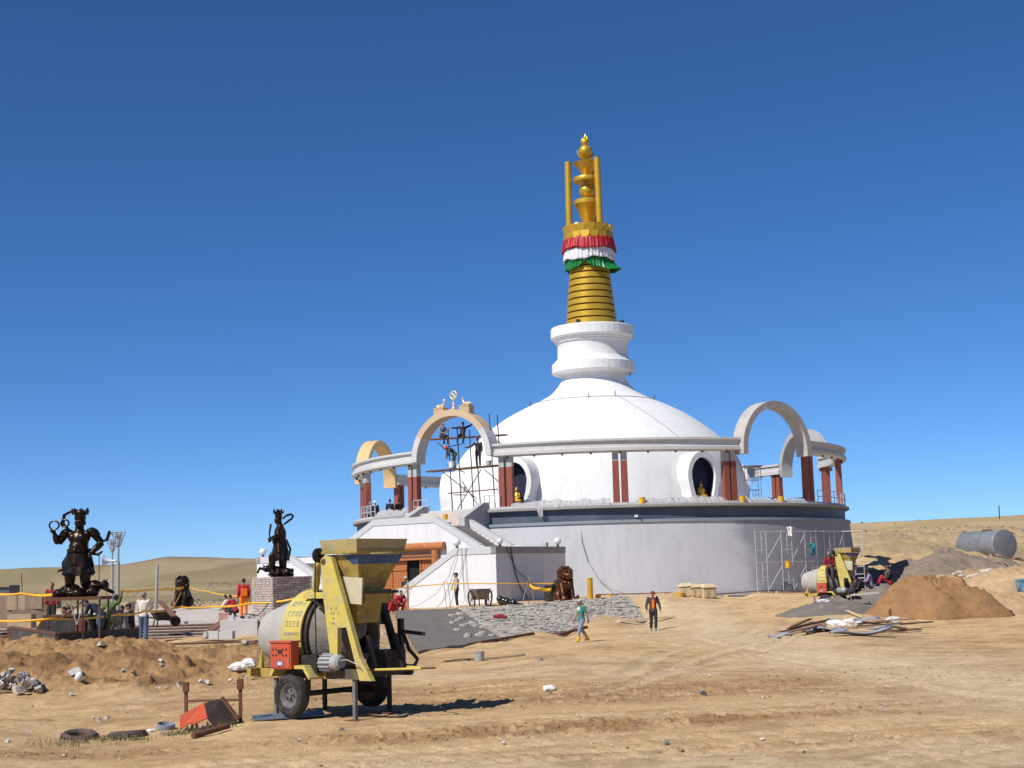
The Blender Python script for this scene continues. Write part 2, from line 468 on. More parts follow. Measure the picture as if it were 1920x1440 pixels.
def detail_z(X, Y):
    berm, churn, rough = masks(X, Y)
    near = 1 - sstep(60, 110, Y)
    z = near * (.035 * fbm(X * .35, Y * .35, 3, 3) + .016 * fbm(X * 1.6, Y * 1.6, 3, 5) + .012 * fbm(X * 6, Y * 5, 2, 8))
    cl = np.maximum(fbm(X * 6.5, Y * 4.2, 3, 21) - .02, 0)
    z = z + churn * (.03 * (.4 + fbm(X * 1.5, Y * 1.5, 2, 31)) + .17 * cl)
    z = z + berm * (.02 + .34 * fbm(X * .7, Y * .7, 3, 41) + .26 * np.maximum(fbm(X * 2.6, Y * 2.2, 3, 43), 0) + .04 * fbm(X * 9, Y * 7, 2, 45))
    z = z + rough * (.7 * fbm(X * .09, Y * .09, 4, 51) + .5 * fbm(X * .33, Y * .3, 4, 53) * .8 + .3 * fbm(X * 1.2, Y * 1.2, 3, 57))
    z = z + sstep(110, 200, Y) * 1.0 * fbm(X * .03, Y * .03, 4, 61) + sstep(190, 420, Y) * 4.5 * fbm(X * .011, Y * .011, 4, 63)
    for (x0, y0), (x1, y1), dep in RUTS:
        L = math.hypot(x1 - x0, y1 - y0)
        tx, ty = (x1 - x0) / L, (y1 - y0) / L
        s = (X - x0) * tx + (Y - y0) * ty
        d = -(X - x0) * ty + (Y - y0) * tx + .5 * np.sin(s * .21 + x0)
        ends = sstep(-1, 1.5, s) * (1 - sstep(L - 2, L, s))
        tread = .55 + .45 * np.sign(np.sin(s * 21 + 6 * np.abs(d) * 3)) * (.5 + fbm(X * .8, Y * .8, 1, 71))
        z = z + ends * dep * (-np.exp(-(d / .2) ** 2) * tread + .55 * np.exp(-((np.abs(d) - .38) / .13) ** 2) * (.6 + 1.4 * fbm(X * 3.5, Y * 3.5, 2, 73)))
    return z
def hz(X, Y):
    """ground height at one place"""
    a, b = np.array([float(X)]), np.array([float(Y)])
    return float(base_z(a, b)[0] + detail_z(a, b)[0])
_ys = np.exp(np.linspace(math.log(9), math.log(300), 1500))
def gp(px, py):
    """the place on the ground that a pixel of the photograph shows"""
    d = fwd * F + rgt * (px - CX) + upv * (CY - py)
    X, Z = d.x / d.y * _ys, EYE + d.z / d.y * _ys
    g = base_z(X, _ys) + detail_z(X, _ys)
    hit = np.nonzero(Z <= g)[0]
    k = hit[0] if len(hit) else len(_ys) - 1
    return Vector((X[k], _ys[k], g[k]))

def build_ground():
    us = np.concatenate([np.linspace(-2.2, -.5, 30)[:-1], np.linspace(-.5, -.375, 24)[:-1], np.linspace(-.375, .375, 860), np.linspace(.375, .5, 24)[1:], np.linspace(.5, 2.2, 30)[1:]])
    yv = np.concatenate([np.exp(np.linspace(math.log(1.5), math.log(13), 60))[:-1], np.exp(np.linspace(math.log(13), math.log(50), 430))[:-1], np.exp(np.linspace(math.log(50), math.log(280), 240))[:-1], np.exp(np.linspace(math.log(280), math.log(6000), 70))])
    U, Yg = np.meshgrid(us, yv)
    Y = Yg.ravel()
    X = (U * Yg).ravel()
    Z = base_z(X, Y) + detail_z(X, Y)
    nu, ny = len(us), len(yv)
    me = bpy.data.meshes.new('ground')
    me.vertices.add(nu * ny)
    me.vertices.foreach_set('co', np.stack([X, Y, Z], -1).astype(np.float32).ravel())
    i = (np.arange(ny - 1)[:, None] * nu + np.arange(nu - 1)[None]).ravel()
    q = np.stack([i, i + 1, i + nu + 1, i + nu], -1).astype(np.int32)
    me.loops.add(q.size)
    me.loops.foreach_set('vertex_index', q.ravel())
    me.polygons.add(len(q))
    me.polygons.foreach_set('loop_start', (np.arange(len(q)) * 4).astype(np.int32))
    me.polygons.foreach_set('use_smooth', np.ones(len(q), bool))
    me.update(calc_edges=True)
    # soil kinds as albedo
    berm, churn, rough = masks(X, Y)
    def lay(c, k, col):
        return c * (1 - k[:, None]) + np.array(col)[None] * k[:, None]
    c = np.tile(np.array([.60, .41, .21]), (len(X), 1))
    pale = sstep(-.05, .35, fbm(X * .16, Y * .1, 4, 81)) * .65
    pale = np.maximum(pale, .9 * (1 - sstep(19.0, 21.5, Y + 1.2 * fbm(X * .4, Y * .4, 3, 83))) * sstep(-5, -1, X))
    pale = np.maximum(pale, .8 * bump2(X, Y, 9.5, 27, 4.5, 3.2, .2))
    c = lay(c, pale, (.60, .445, .275))
    c = lay(c, np.clip(.42 * sstep(.0, .28, fbm(X * .3, Y * .42, 5, 85)) + .45 * sstep(.0, .3, fbm(X * 1.4, Y * 1.1, 4, 86)), 0, 1), (.38, .235, .115))
    c = lay(c, np.clip(churn * (1.15 + 1.3 * fbm(X * 1.3, Y * 1.6, 4, 87)), 0, 1), (.33, .195, .09))
    c = lay(c, np.clip(berm * .9, 0, 1), (.34, .195, .085))
    c = lay(c, np.clip(berm * sstep(0, .3, fbm(X * .7, Y * .7, 3, 89)), 0, 1) * .7, (.20, .11, .05))
    # wheel tracks packed paler by traffic, with darker loose shoulders
    for (x0, y0), (x1, y1), dep in RUTS:
        L_ = math.hypot(x1 - x0, y1 - y0)
        tx, ty = (x1 - x0) / L_, (y1 - y0) / L_
        s = (X - x0) * tx + (Y - y0) * ty
        d = -(X - x0) * ty + (Y - y0) * tx + .5 * np.sin(s * .21 + x0)
        e = sstep(-1, 1.5, s) * (1 - sstep(L_ - 2, L_, s))
        c = lay(c, .55 * e * np.exp(-(d / .22) ** 2), (.60, .45, .285))
        c = lay(c, .55 * e * np.exp(-((np.abs(d) - .40) / .12) ** 2) * np.clip(.5 + fbm(X * 2, Y * 2, 2, 99), 0, 1), (.37, .225, .11))
    trk = np.exp(-((X - (10.5 - .10 * (Y - 20) + .0012 * (Y - 20) ** 2)) / 2.2) ** 2) * sstep(18, 26, Y) * (1 - sstep(82, 90, Y))
    c = lay(c, np.clip(.75 * trk * (1 + .8 * fbm(X * .8, Y * .4, 3, 101)), 0, 1), (.62, .47, .30))
    # far land: dry grass on sand
    far = sstep(105, 150, Y) * (1 - sstep(.1, .2, X / Y))
    c = lay(c, far, (.34, .265, .15))
    c = lay(c, far * sstep(-.05, .25, fbm(X * .035, Y * .016, 5, 91)) * .75, (.22, .185, .095))
    c = lay(c, far * sstep(330, 480, Y) * sstep(0, .25, fbm(X * .008, Y * .006, 3, 93)) * .8, (.20, .135, .10))
    fr = sstep(95, 130, Y) * sstep(.1, .2, X / Y)
    c = lay(c, fr, (.46, .34, .185))
    c = lay(c, fr * sstep(-.02, .2, fbm(X * .05, Y * .04, 4, 95)) * .6, (.35, .26, .13))
    c = lay(c, np.clip(rough * sstep(-.1, .25, fbm(X * .12, Y * .12, 4, 97)), 0, 1) * .8, (.33, .245, .155))
    at_ = me.color_attributes.new('soil', 'FLOAT_COLOR', 'POINT')
    at_.data.foreach_set('color', np.concatenate([c, np.ones((len(c), 1))], 1).astype(np.float32).ravel())
    m = bpy.data.materials.new('sandy_ground')
    m.use_nodes = True
    n, l = m.node_tree.nodes, m.node_tree.links
    b = n['Principled BSDF']
    b.inputs['Roughness'].default_value = .95
    b.inputs['Specular IOR Level'].default_value = .15
    a = n.new('ShaderNodeAttribute'); a.attribute_name = 'soil'
    geo = n.new('ShaderNodeNewGeometry')
    last = a.outputs['Color']
    for sc, lo, hi in ((2.2, .80, 1.17), (11, .84, 1.14), (45, .80, 1.18)):
        t = n.new('ShaderNodeTexNoise'); t.inputs['Scale'].default_value = sc; t.inputs['Detail'].default_value = 5; t.inputs['Roughness'].default_value = .7
        l.new(geo.outputs['Position'], t.inputs['Vector'])
        mr = n.new('ShaderNodeMapRange'); mr.inputs[1].default_value = .3; mr.inputs[2].default_value = .7; mr.inputs[3].default_value = lo; mr.inputs[4].default_value = hi
        l.new(t.outputs['Fac'], mr.inputs[0])
        x = n.new('ShaderNodeMix'); x.data_type = 'RGBA'; x.blend_type = 'MULTIPLY'; x.inputs[0].default_value = 1
        l.new(last, x.inputs[6]); l.new(mr.outputs[0], x.inputs[7])
        last = x.outputs[2]
    l.new(last, b.inputs['Base Color'])
    t = n.new('ShaderNodeTexNoise'); t.inputs['Scale'].default_value = 9; t.inputs['Detail'].default_value = 9; t.inputs['Roughness'].default_value = .75
    l.new(geo.outputs['Position'], t.inputs['Vector'])
    bp = n.new('ShaderNodeBump'); bp.inputs['Strength'].default_value = .8; bp.inputs['Distance'].default_value = .07
    l.new(t.outputs['Fac'], bp.inputs['Height']); l.new(bp.outputs['Normal'], b.inputs['Normal'])
    me.materials.append(m)
    o = bpy.data.objects.new('ground', me)
    COL.objects.link(o)
    o['kind'] = 'structure'
    return m
SOIL = build_ground()
# ------------------------------------------------------------------ the stupa
AX, AY = 5.8, 105.0
def pol(r, deg, z):
    a = R(deg)
    return Vector((r * math.sin(a), -r * math.cos(a), z))
def axframe(deg):
    """columns: tangent, outward, up at that bearing"""
    a = R(deg)
    return Matrix(((math.cos(a), math.sin(a), 0), (math.sin(a), -math.cos(a), 0), (0, 0, 1))).transposed()
ARCHES = [-34.5 + 72 * k for k in range(5)]        # -34.5, 37.5, 109.5, 181.5, 253.5
HALF = 10.3
st = thing('stupa', 'great white domed stupa with gold ringed spire on a grey round base', 'stupa', (AX, AY, 0))
def unpainted_part(m):
    """the far quarter of the wall still waits for its white coat: a grey primer with a ragged painted edge"""
    n, l = m.node_tree.nodes, m.node_tree.links
    b = n['Principled BSDF']
    src = b.inputs['Base Color'].links[0].from_socket
    tc = n.new('ShaderNodeTexCoord'); sx = n.new('ShaderNodeSeparateXYZ'); l.new(tc.outputs['Object'], sx.inputs[0])
    ng = n.new('ShaderNodeMath'); ng.operation = 'MULTIPLY'; ng.inputs[1].default_value = -1; l.new(sx.outputs['Y'], ng.inputs[0])
    an = n.new('ShaderNodeMath'); an.operation = 'ARCTAN2'; l.new(sx.outputs['X'], an.inputs[0]); l.new(ng.outputs[0], an.inputs[1])
    t = n.new('ShaderNodeTexNoise'); t.inputs['Scale'].default_value = .9; t.inputs['Detail'].default_value = 5; l.new(tc.outputs['Object'], t.inputs['Vector'])
    ad = n.new('ShaderNodeMath'); ad.operation = 'MULTIPLY_ADD'; ad.inputs[1].default_value = .16; l.new(t.outputs['Fac'], ad.inputs[0]); l.new(an.outputs[0], ad.inputs[2])
    zz = n.new('ShaderNodeMath'); zz.operation = 'MULTIPLY_ADD'; zz.inputs[1].default_value = .022; l.new(sx.outputs['Z'], zz.inputs[0]); l.new(ad.outputs[0], zz.inputs[2])
    mr = n.new('ShaderNodeMapRange'); mr.inputs[1].default_value = R(34.0); mr.inputs[2].default_value = R(38.5); l.new(zz.outputs[0], mr.inputs[0])
    mx = n.new('ShaderNodeMix'); mx.data_type = 'RGBA'; l.new(mr.outputs[0], mx.inputs[0]); l.new(src, mx.inputs[6]); mx.inputs[7].default_value = (.30, .30, .325, 1)
    l.new(mx.outputs[2], b.inputs['Base Color'])
# drum, frieze, cornice, floor
dr = MB().lathe([(17.62, .3), (17.5, 1.6), (17.3, 3.6), (17.12, 5.48), (17.0, 5.48)], 160).build('drum_wall', mat('drum_render', (.50, .50, .52), .85, var=.05, scale=.4, bump=.3, bscale=3, dirt=(.56, .56, .57), dscale=.3, damt=.6, streak=(.38, .37, .36, .6)), st)
unpainted_part(MATS['drum_render'])
MB().lathe([(16.9, 5.44), (17.2, 5.46), (17.2, 5.62), (16.98, 5.64)], 160, closed=True).build('drum_ledge', mat('blue_grey_trim', (.24, .28, .31), .7, var=.06), st)
MB().lathe([(16.86, 5.6), (16.86, 6.4)], 160).build('frieze', SLATE, st)
MB().lathe([(16.6, 6.33), (17.04, 6.33), (17.15, 6.37), (17.15, 6.51), (17.10, 6.53), (16.3, 6.53)], 160, closed=True).build('cornice', mat('cornice_grey', (.30, .28, .27), .85, var=.1, scale=2, dirt=(.40, .38, .36), dscale=1), st)
MB().lathe([(10.0, 6.50), (16.6, 6.50)], 96).build('platform_floor', LIGHTC, st)
MB().lathe([(15.9, 6.47), (16.95, 6.47), (16.95, 6.66), (15.9, 6.66)], 120, closed=True).build('column_kerb', LIGHTC, st)
# dome
DP = [(10.52, 6.45), (10.52, 7.2), (10.42, 8.1), (10.22, 9.2), (9.9, 10.2), (9.4, 11.05), (8.75, 11.7), (8.0, 12.35), (7.2, 12.95), (6.3, 13.55), (5.3, 14.08), (4.4, 14.5), (3.7, 14.83), (3.15, 15.15), (2.72, 15.55), (2.42, 15.95), (2.28, 16.3), (2.24, 16.6)]
def spline(pts, k=4):
    out = []
    for i in range(len(pts) - 1):
        p0, p1, p2, p3 = pts[max(i - 1, 0)], pts[i], pts[i + 1], pts[min(i + 2, len(pts) - 1)]
        for j in range(k):
            t = j / k
            out.append(tuple(.5 * (2 * b + (c - a) * t + (2 * a - 5 * b + 4 * c - d) * t * t + (3 * b - a - 3 * c + d) * t ** 3) for a, b, c, d in zip(p0, p1, p2, p3)))
    return out + [pts[-1]]
dome = MB().lathe(spline(DP), 144).build('dome', PLASTER, st, ang=60)
# neck mouldings
MB().lathe([(2.24, 16.5), (2.56, 16.62), (2.90, 16.66), (2.94, 16.72), (2.94, 17.32), (2.90, 17.36)], 40).build('neck_ring', PLASTER, st, ang=8)
MB().lathe([(2.90, 17.36), (2.74, 17.46), (2.70, 17.56), (2.58, 17.62), (2.52, 17.74), (2.50, 17.8), (2.50, 18.72), (2.54, 18.8), (2.62, 18.84), (2.62, 18.94), (2.72, 19.0), (2.72, 19.08), (2.86, 19.16)], 72).build('neck', PLASTER, st, ang=30)
MB().lathe([(2.86, 19.16), (2.94, 19.22), (2.94, 19.86), (2.90, 19.92), (2.2, 20.0), (.4, 20.02)], 40).build('neck_ring', PLASTER, st, ang=8)
# thirteen gold rings
def conr(z): return 1.84 - (z - 20.0) * (1.84 - 1.22) / 6.3
z = 20.02
MB().lathe([(1.70, 20.0), (1.12, 26.3)], 48).build('spire_core', GROOVE, st)
for k in range(13):
    z0, z1 = z + .085, z + .455
    MB().lathe([(conr(z0) - .10, z0 - .0), (conr(z0), z0 + .012), (conr(z1) + .012, z1 - .03), (conr(z1) - .02, z1), (conr(z1) - .12, z1)], 64).build('spire_ring', GOLD, st)
    z += .472
# lotus collar
co_ = MB().lathe([(1.0, 26.15), (1.62, 26.15), (1.70, 26.3), (1.72, 26.72), (1.68, 26.76), (1.70, 27.22), (1.66, 27.26), (.2, 27.26)], 64).build('lotus_collar', GOLD, st)
def petal(up):
    b = MB()
    w, h = .31, .52
    pts = [(-w, 0), (w, 0)] + [(w * math.cos(a), h * .55 + h * .45 * math.sin(a)) for a in [math.pi * k / 10 for k in range(11)]]
    vs = [Vector((x, -.035 - .10 * (y / h) ** 1.5 + .16 * x * x, y if up else -y)) for x, y in pts]
    n = len(vs)
    b.add(vs + [v + Vector((0, .05, 0)) for v in vs], [tuple(range(n)), tuple(range(2 * n - 1, n - 1, -1))] + [(i, n + i, n + (i + 1) % n, (i + 1) % n) for i in range(n)])
    return b
pu, pd_ = petal(True).mesh('petal'), petal(False).mesh('petal')
for me in (pu, pd_): me.materials.append(GOLD)
for k in range(17):
    a = 360 / 17 * k
    share('petal', pu, co_, pol(1.72, a, 26.76), (0, 0, R(a)))
    share('petal', pd_, co_, pol(1.73, a + 10, 26.74), (R(4), 0, R(a + 10)))
# crown: three pillars, funnels, discs, balls, crescent, flame
for a in (35, -85, 155):
    MB().tube([pol(1.36, a, 27.2), pol(1.30, a, 32.12)], .235, 24).build('crown_pillar', GOLD, st)
MB().lathe([(.24, 27.2), (.27, 27.4), (.88, 28.92), (.93, 28.95)], 40).build('funnel', GOLD, st)
MB().lathe([(.2, 28.9), (.90, 28.9), (.95, 28.95), (.95, 29.24), (.90, 29.28), (.1, 29.28)], 48).build('disc', GOLD, st)
MB().tube([(0, 0, 29.2), (0, 0, 34.0)], .14, 12).build('crown_rod', GOLD, st)
MB().ball((0, 0, 29.98), .54, 32, 18).build('ball', GOLD, st)
MB().lathe([(.1, 30.62), (.92, 30.62), (.95, 30.66), (.95, 30.90), (.92, 30.94), (.1, 30.94)], 48).build('disc', GOLD, st)
MB().lathe([(.22, 30.95), (.26, 31.1), (.62, 31.7), (.90, 32.0), (.93, 32.04), (.80, 32.02), (.2, 31.8)], 40).build('funnel', GOLD, st)
cr = MB()
for k in range(13):
    a = math.pi * (1.08 + .84 * k / 12)
    cr.v.append((0, 0, 0))
cr = MB().tube([(.62 * math.cos(math.pi * (1.0 + k / 16)), 0, 32.98 + .62 * math.sin(math.pi * (1.0 + k / 16))) for k in range(17)], [.02 + .13 * math.sin(math.pi * k / 16) for k in range(17)], 12)
cr.build('crescent', GOLD, st, rot=(0, 0, R(20)))
MB().ball((0, 0, 32.92), .48, 32, 18).build('ball', GOLD, st)
fl = MB().ball((0, 0, 33.6), (.28, .28, .26), 20, 12)
for (x, y, h, w) in ((0, 0, .62, .10), (-.14, .02, .36, .09), (.12, 0, .46, .09), (.2, .05, .28, .06), (-.22, 0, .22, .06)):
    fl.tube([(x, y, 33.62), (x * 1.25, y, 33.62 + h * .45), (x * 1.0 + .04, y, 33.62 + h * .8), (x * .7 + .03, y, 33.62 + h)], [w, w * 1.1, w * .55, .005], 8)
fl.build('flame_finial', GOLD, st)
# colonnade: five curved beams, pairs of columns, five arches
SEC = [(16.25, 9.67), (17.02, 9.67), (17.15, 9.73), (17.15, 9.92), (17.10, 9.96), (17.0, 9.97), (17.0, 10.26), (17.12, 10.29), (17.15, 10.33), (17.15, 10.45), (16.25, 10.45), (16.25, 10.3), (16.36, 10.28), (16.36, 9.96), (16.25, 9.93)]
colmats = {}
for k, a in enumerate(ARCHES):
    a0, a1 = a + HALF - .35, a + 72 - HALF + .35
    bm_ = MB().lathe(SEC, 44, a0=R(a0), a1=R(a1), closed=True).build('beam', LIGHTC, st, ang=30)
    n_sp = 9
    for j in range(n_sp):
        f = a0 + (a1 - a0) * (j + .5) / n_sp
        MB().lathe([(.0, 0), (.075, 0), (.055, -.10), (0, -.12)], 8, c=pol(16.85, f, 9.665)).build('spotlight', STEELD, bm_)
    for c in (a + HALF + 1.9, a + 36, a + 72 - HALF - 1.9):
        for s in (-1, 1):
            ap = c + s * .86
            fr = axframe(ap)
            cb = MB()
            zc = 9.02 + .12 * math.sin(k * 3 + c) if k in (0, 4) else 9.68
            cb.hexa([pol(16.62, ap, 6.6) + fr @ Vector((x * .19, y * .19, 0)) for x, y in ((-1, -1), (-1, 1), (1, 1), (1, -1))], [pol(16.62, ap, zc) + fr @ Vector((x * .18, y * .18, 0)) for x, y in ((-1, -1), (-1, 1), (1, 1), (1, -1))])
            col = cb.build('column', TERRA, st, smooth=False)
            if k not in (0, 4): continue
            hb = MB()
            hb.hexa([pol(16.62, ap, zc) + fr @ Vector((x * .178, y * .178, 0)) for x, y in ((-1, -1), (-1, 1), (1, 1), (1, -1))], [pol(16.62, ap, 9.68) + fr @ Vector((x * .176, y * .176, 0)) for x, y in ((-1, -1), (-1, 1), (1, 1), (1, -1))])
            hb.build('column_head', GREYC, col, smooth=False)['label'] = 'unpainted grey concrete head of the column'
AM = [BEIGE, mat('beige_grey_concrete', (.42, .395, .36), .9, var=.12, scale=1.5, bump=.3, bscale=10, dirt=(.30, .28, .255), dscale=1.1, damt=.7), GREYC, LIGHTC, OCHRE]
AL = ['half painted beige arch', 'bare pale concrete arch', 'bare grey concrete arch', 'bare concrete arch', 'ochre yellow painted arch']
def arch_piece(a, t0, t1, ro=3.04, ri=2.64, n=30, foot=False):
    fr = axframe(a)
    prof = []
    for k in range(n + 1):
        t = t0 + (t1 - t0) * k / n
        prof.append((math.cos(t), math.sin(t)))
    out, inn = [(ro * c, 9.75 + ro * s) for c, s in prof], [(ri * c, 9.75 + ri * s) for c, s in prof]
    b = MB()
    for r0, r1 in ((16.2, 17.12),):
        vs = []
        for (xo, zo), (xi, zi) in zip(out, inn):
            for x, z_, rr in ((xo, zo, r0), (xo, zo, r1), (xi, zi, r1), (xi, zi, r0)):
                vs.append(fr @ Vector((x, 0, 0)) + fr @ Vector((0, rr, 0)) + Vector((0, 0, z_)))
        fs = []
        for i in range(n):
            for j in range(4):
                fs.append((i * 4 + j, i * 4 + (j + 1) % 4, i * 4 + 4 + (j + 1) % 4, i * 4 + 4 + j))
        fs += [(0, 1, 2, 3), (n * 4 + 3, n * 4 + 2, n * 4 + 1, n * 4)]
        b.add(vs, fs)
    if foot:
        for s in (-1, 1):
            if n == 8 and s > 0: continue
            b.box(pol(16.66, a, 9.6) + fr @ Vector((s * 2.84, 0, 0)), (.41, .92, .3), fr)
    return b
for k, a in enumerate(ARCHES):
    if k == 0:
        o = arch_piece(a, .62, math.pi - .55).build('arch', BEIGE, st, ang=30)
        o['label'] = AL[0]
        arch_piece(a, 0, .62, n=9).build('arch_foot', LIGHTC, o, ang=30)
        arch_piece(a, math.pi - .55, math.pi, n=9).build('arch_foot', LIGHTC, o, ang=30)
    else:
        o = arch_piece(a, 0, math.pi, foot=True).build('arch', AM[k], st, ang=30)
        o['label'] = AL[k]
# horseshoe niches of the dome
def horseshoe(s=1.0, grow=0.0):
    pts = []
    for k in range(25):
        t = R(-52 + 284 * k / 24)
        pts.append(((1.02 * s + grow) * math.cos(t), 8.52 + (1.02 * s + grow) * math.sin(t) * 1.02))
    return pts
for k, a in enumerate((-31.5, 34.0, 109.5, 181.5, 253.5)):
    fr = axframe(a)
    R0, R1 = 9.6, 11.3
    inner = [(.72, 7.10), (.76, 7.45), (.90, 7.9)] + [(1.0 * math.cos(R(t)), 8.6 + 1.18 * math.sin(R(t))) for t in range(-20, 201, 10)] + [(-.90, 7.9), (-.76, 7.45), (-.72, 7.10)]
    outer = [(1.10, 6.75), (1.10, 7.3), (1.22, 7.9)] + [(1.33 * math.cos(R(t)), 8.56 + 1.62 * math.sin(R(t))) for t in range(-20, 201, 10)] + [(-1.22, 7.9), (-1.10, 7.3), (-1.10, 6.75)]
    n = len(inner)
    def P3(x, z_, r): return fr @ Vector((x, r, 0)) + Vector((0, 0, z_))
    RI = R0 + 1.02
    vs = [P3(x, z_, R1) for x, z_ in outer] + [P3(x, z_, R1) for x, z_ in inner] + [P3(x * 1.02, z_ + .02, R0) for x, z_ in outer] + [P3(x, z_, R1 - .22) for x, z_ in inner]
    fs = []
    for i in range(n - 1):
        fs += [(i, i + 1, n + i + 1, n + i), (i, 2 * n + i, 2 * n + i + 1, i + 1), (n + i, n + i + 1, 3 * n + i + 1, 3 * n + i)]
    fs += [(0, n, 2 * n - 1, n - 1), (0, n - 1, 3 * n - 1, 2 * n), (n, 3 * n, 4 * n - 1, 2 * n - 1)]
    nf = MB().add(vs, fs).build('niche_frame', PLASTER, st, ang=35)
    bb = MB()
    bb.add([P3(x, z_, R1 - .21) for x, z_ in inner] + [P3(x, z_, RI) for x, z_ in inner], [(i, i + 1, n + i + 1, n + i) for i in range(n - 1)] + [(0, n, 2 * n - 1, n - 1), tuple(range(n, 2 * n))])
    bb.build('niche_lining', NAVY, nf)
    MB().box(P3(0, 6.72, 11.0), (2.3, 1.1, .2), fr).build('niche_sill', LIGHTC, nf, smooth=False)
# metal hooks and a tie cable on the dome, camera on the frieze
for a, r_, z_ in ((-8, 4.55, 14.42), (16, 4.3, 14.55), (63, 4.5, 14.45), (-80, 4.6, 14.4), (75, 2.6, 16.3)):
    MB().tube([pol(r_, a, z_), pol(r_ + .05, a, z_ + .32)], .03, 6).build('dome_hook', STEELD, st)
MB().tube([pol(4.42 + .02, a, 14.52) for a in range(-95, 100, 5)], .022, 5).build('dome_cable', STEEL, st)
MB().tube([pol(r_, 18 + i * 2.6, z_) for i, (r_, z_) in enumerate(((4.45, 14.53), (5.4, 14.08), (6.4, 13.54), (7.25, 12.97), (8.05, 12.38), (8.8, 11.72), (9.45, 11.08), (9.93, 10.26)))], .018, 5).build('dome_cable', STEEL, st)
cm = MB().box(pol(16.98, 4.3, 5.83), (.16, .24, .14), axframe(4.3)).build('floodlight', WHITEP, st)
MB().box(pol(17.18, 5.0, 5.66), (.07, .25, .05), axframe(5)).build('bracket', STEELD, cm)
for s, a in ((1, -26), (1, 58)):
    MB().box(pol(2.4, a, 20.12), (.22, .3, .2), axframe(a)).build('floodlight', STEELD, st)
MB().box(pol(1.3, -40, 27.36), (.3, .2, .16), axframe(-40)).build('floodlight', WHITEP, st)

# ------------------------------------------------------------------ stairs: part of the stupa
SA = -34.5
SF = axframe(SA)
def sp(t, r, z_): return SF @ Vector((t, r, 0)) + Vector((0, 0, z_))
def sprism(poly, r, d):   # polygon in (t, z) at radius r, thickness d inward
    return MB().prism([sp(t, r, z_) for t, z_ in poly], SF @ Vector((0, -d, 0)))
def rprism(poly, t, d):   # polygon in (r, z) at t, thickness d towards -t
    return MB().prism([sp(t, r, z_) for r, z_ in poly], SF @ Vector((-d, 0, 0)))
ZB = .3
# centre wall with the doorway
cw = MB()
for s in (-1, 1):
    poly = [(s * 2.25, ZB), (s * 2.25, 4.12), (s * 2.25, 6.0), (s * 5.45, 4.30), (s * 6.0, 4.05), (s * 8.6, 4.05), (s * 8.6, ZB)]
    cw.prism([sp(t, 21.8, z_) for t, z_ in poly], SF @ Vector((0, -.3, 0)))
cw.prism([sp(t, 21.8, z_) for t, z_ in ((-2.25, 4.12), (2.25, 4.12), (2.25, 6.0), (-2.25, 6.0))], SF @ Vector((0, -.3, 0)))
stw = cw.build('stair_wall', WALLW, st, smooth=False)
def coping(pts, r, d, parent, h=.34, proud=.04, name='coping', mt=GREYC):
    b = MB()
    for (t0, z0), (t1, z1) in zip(pts, pts[1:]):
        p = [(t0, z0 - h), (t1, z1 - h), (t1, z1 + .03), (t0, z0 + .03)]
        b.prism([sp(t, r + proud, z_) for t, z_ in p], SF @ Vector((0, -d - 2 * proud, 0)))
    return b.build(name, mt, parent, smooth=False)
COP = mat('light_grey_coping', (.50, .51, .51), .85, var=.06, scale=2, dirt=(.40, .40, .39), dscale=1)
coping([(-5.45, 4.30), (-2.25, 6.05), (2.25, 6.05), (5.45, 4.30)], 21.8, .3, stw, mt=COP)
# door
dp = MB()
dw = thing('door_dummy', None, None)
bpy.data.objects.remove(dw)
dd = MB().box(sp(0, 21.35, 2.5), (4.6, .1, 3.3), SF).build('doorway_shade_panel', BLACKINT, st, smooth=False)  # near-black panel: shade of the open doorway put into its colour
lg = MB().tube([sp(-3.0, 21.95, 4.35), sp(3.06, 21.95, 4.35)], .235, 16).build('lintel_log', WOODO, st)
for s in (-1, 1):
    MB().tube([sp(s * 2.42, 21.95, .7), sp(s * 2.42, 21.95, 4.15)], .24, 14).build('door_post', WOODO, st)
MB().box(sp(0, 21.75, 3.92), (4.5, .22, .18), SF).build('door_lintel', WOODO, st, smooth=False)
MB().box(sp(0, 21.72, 3.68), (4.5, .18, .12), SF).build('door_lintel', WOODO, st, smooth=False)
def leaf(t0, t1, nm, handle=False):
    n = max(2, int(round((t1 - t0) / .19)))
    w = (t1 - t0) / n
    o = MB().box(sp((t0 + t1) / 2, 21.50, 2.27), (t1 - t0, .05, 2.7), SF).build(nm, WOODO, st, smooth=False)
    pm = MB().box((0, 0, 0), (w * .93, .07, 2.68)).mesh('plank', False)
    pm.materials.append(WOODO)
    for i in range(n):
        share('plank', pm, o, sp(t0 + (i + .5) * w, 21.55, 2.27), (0, 0, R(SA)))
    MB().box(sp((t0 + t1) / 2, 21.61, 3.1), (t1 - t0 - .04, .05, .11), SF).build('batten', WOODO, o, smooth=False)
    MB().box(sp((t0 + t1) / 2, 21.61, 1.4), (t1 - t0 - .04, .05, .11), SF).build('batten', WOODO, o, smooth=False)
leaf(-2.15, -1.05, 'door_panel'); leaf(-1.0, .03, 'door_panel'); leaf(1.12, 2.15, 'door_panel')
MB().box(sp(1.06, 21.58, 2.3), (.10, .12, 2.8), SF).build('door_jamb', WOODO, st, smooth=False)
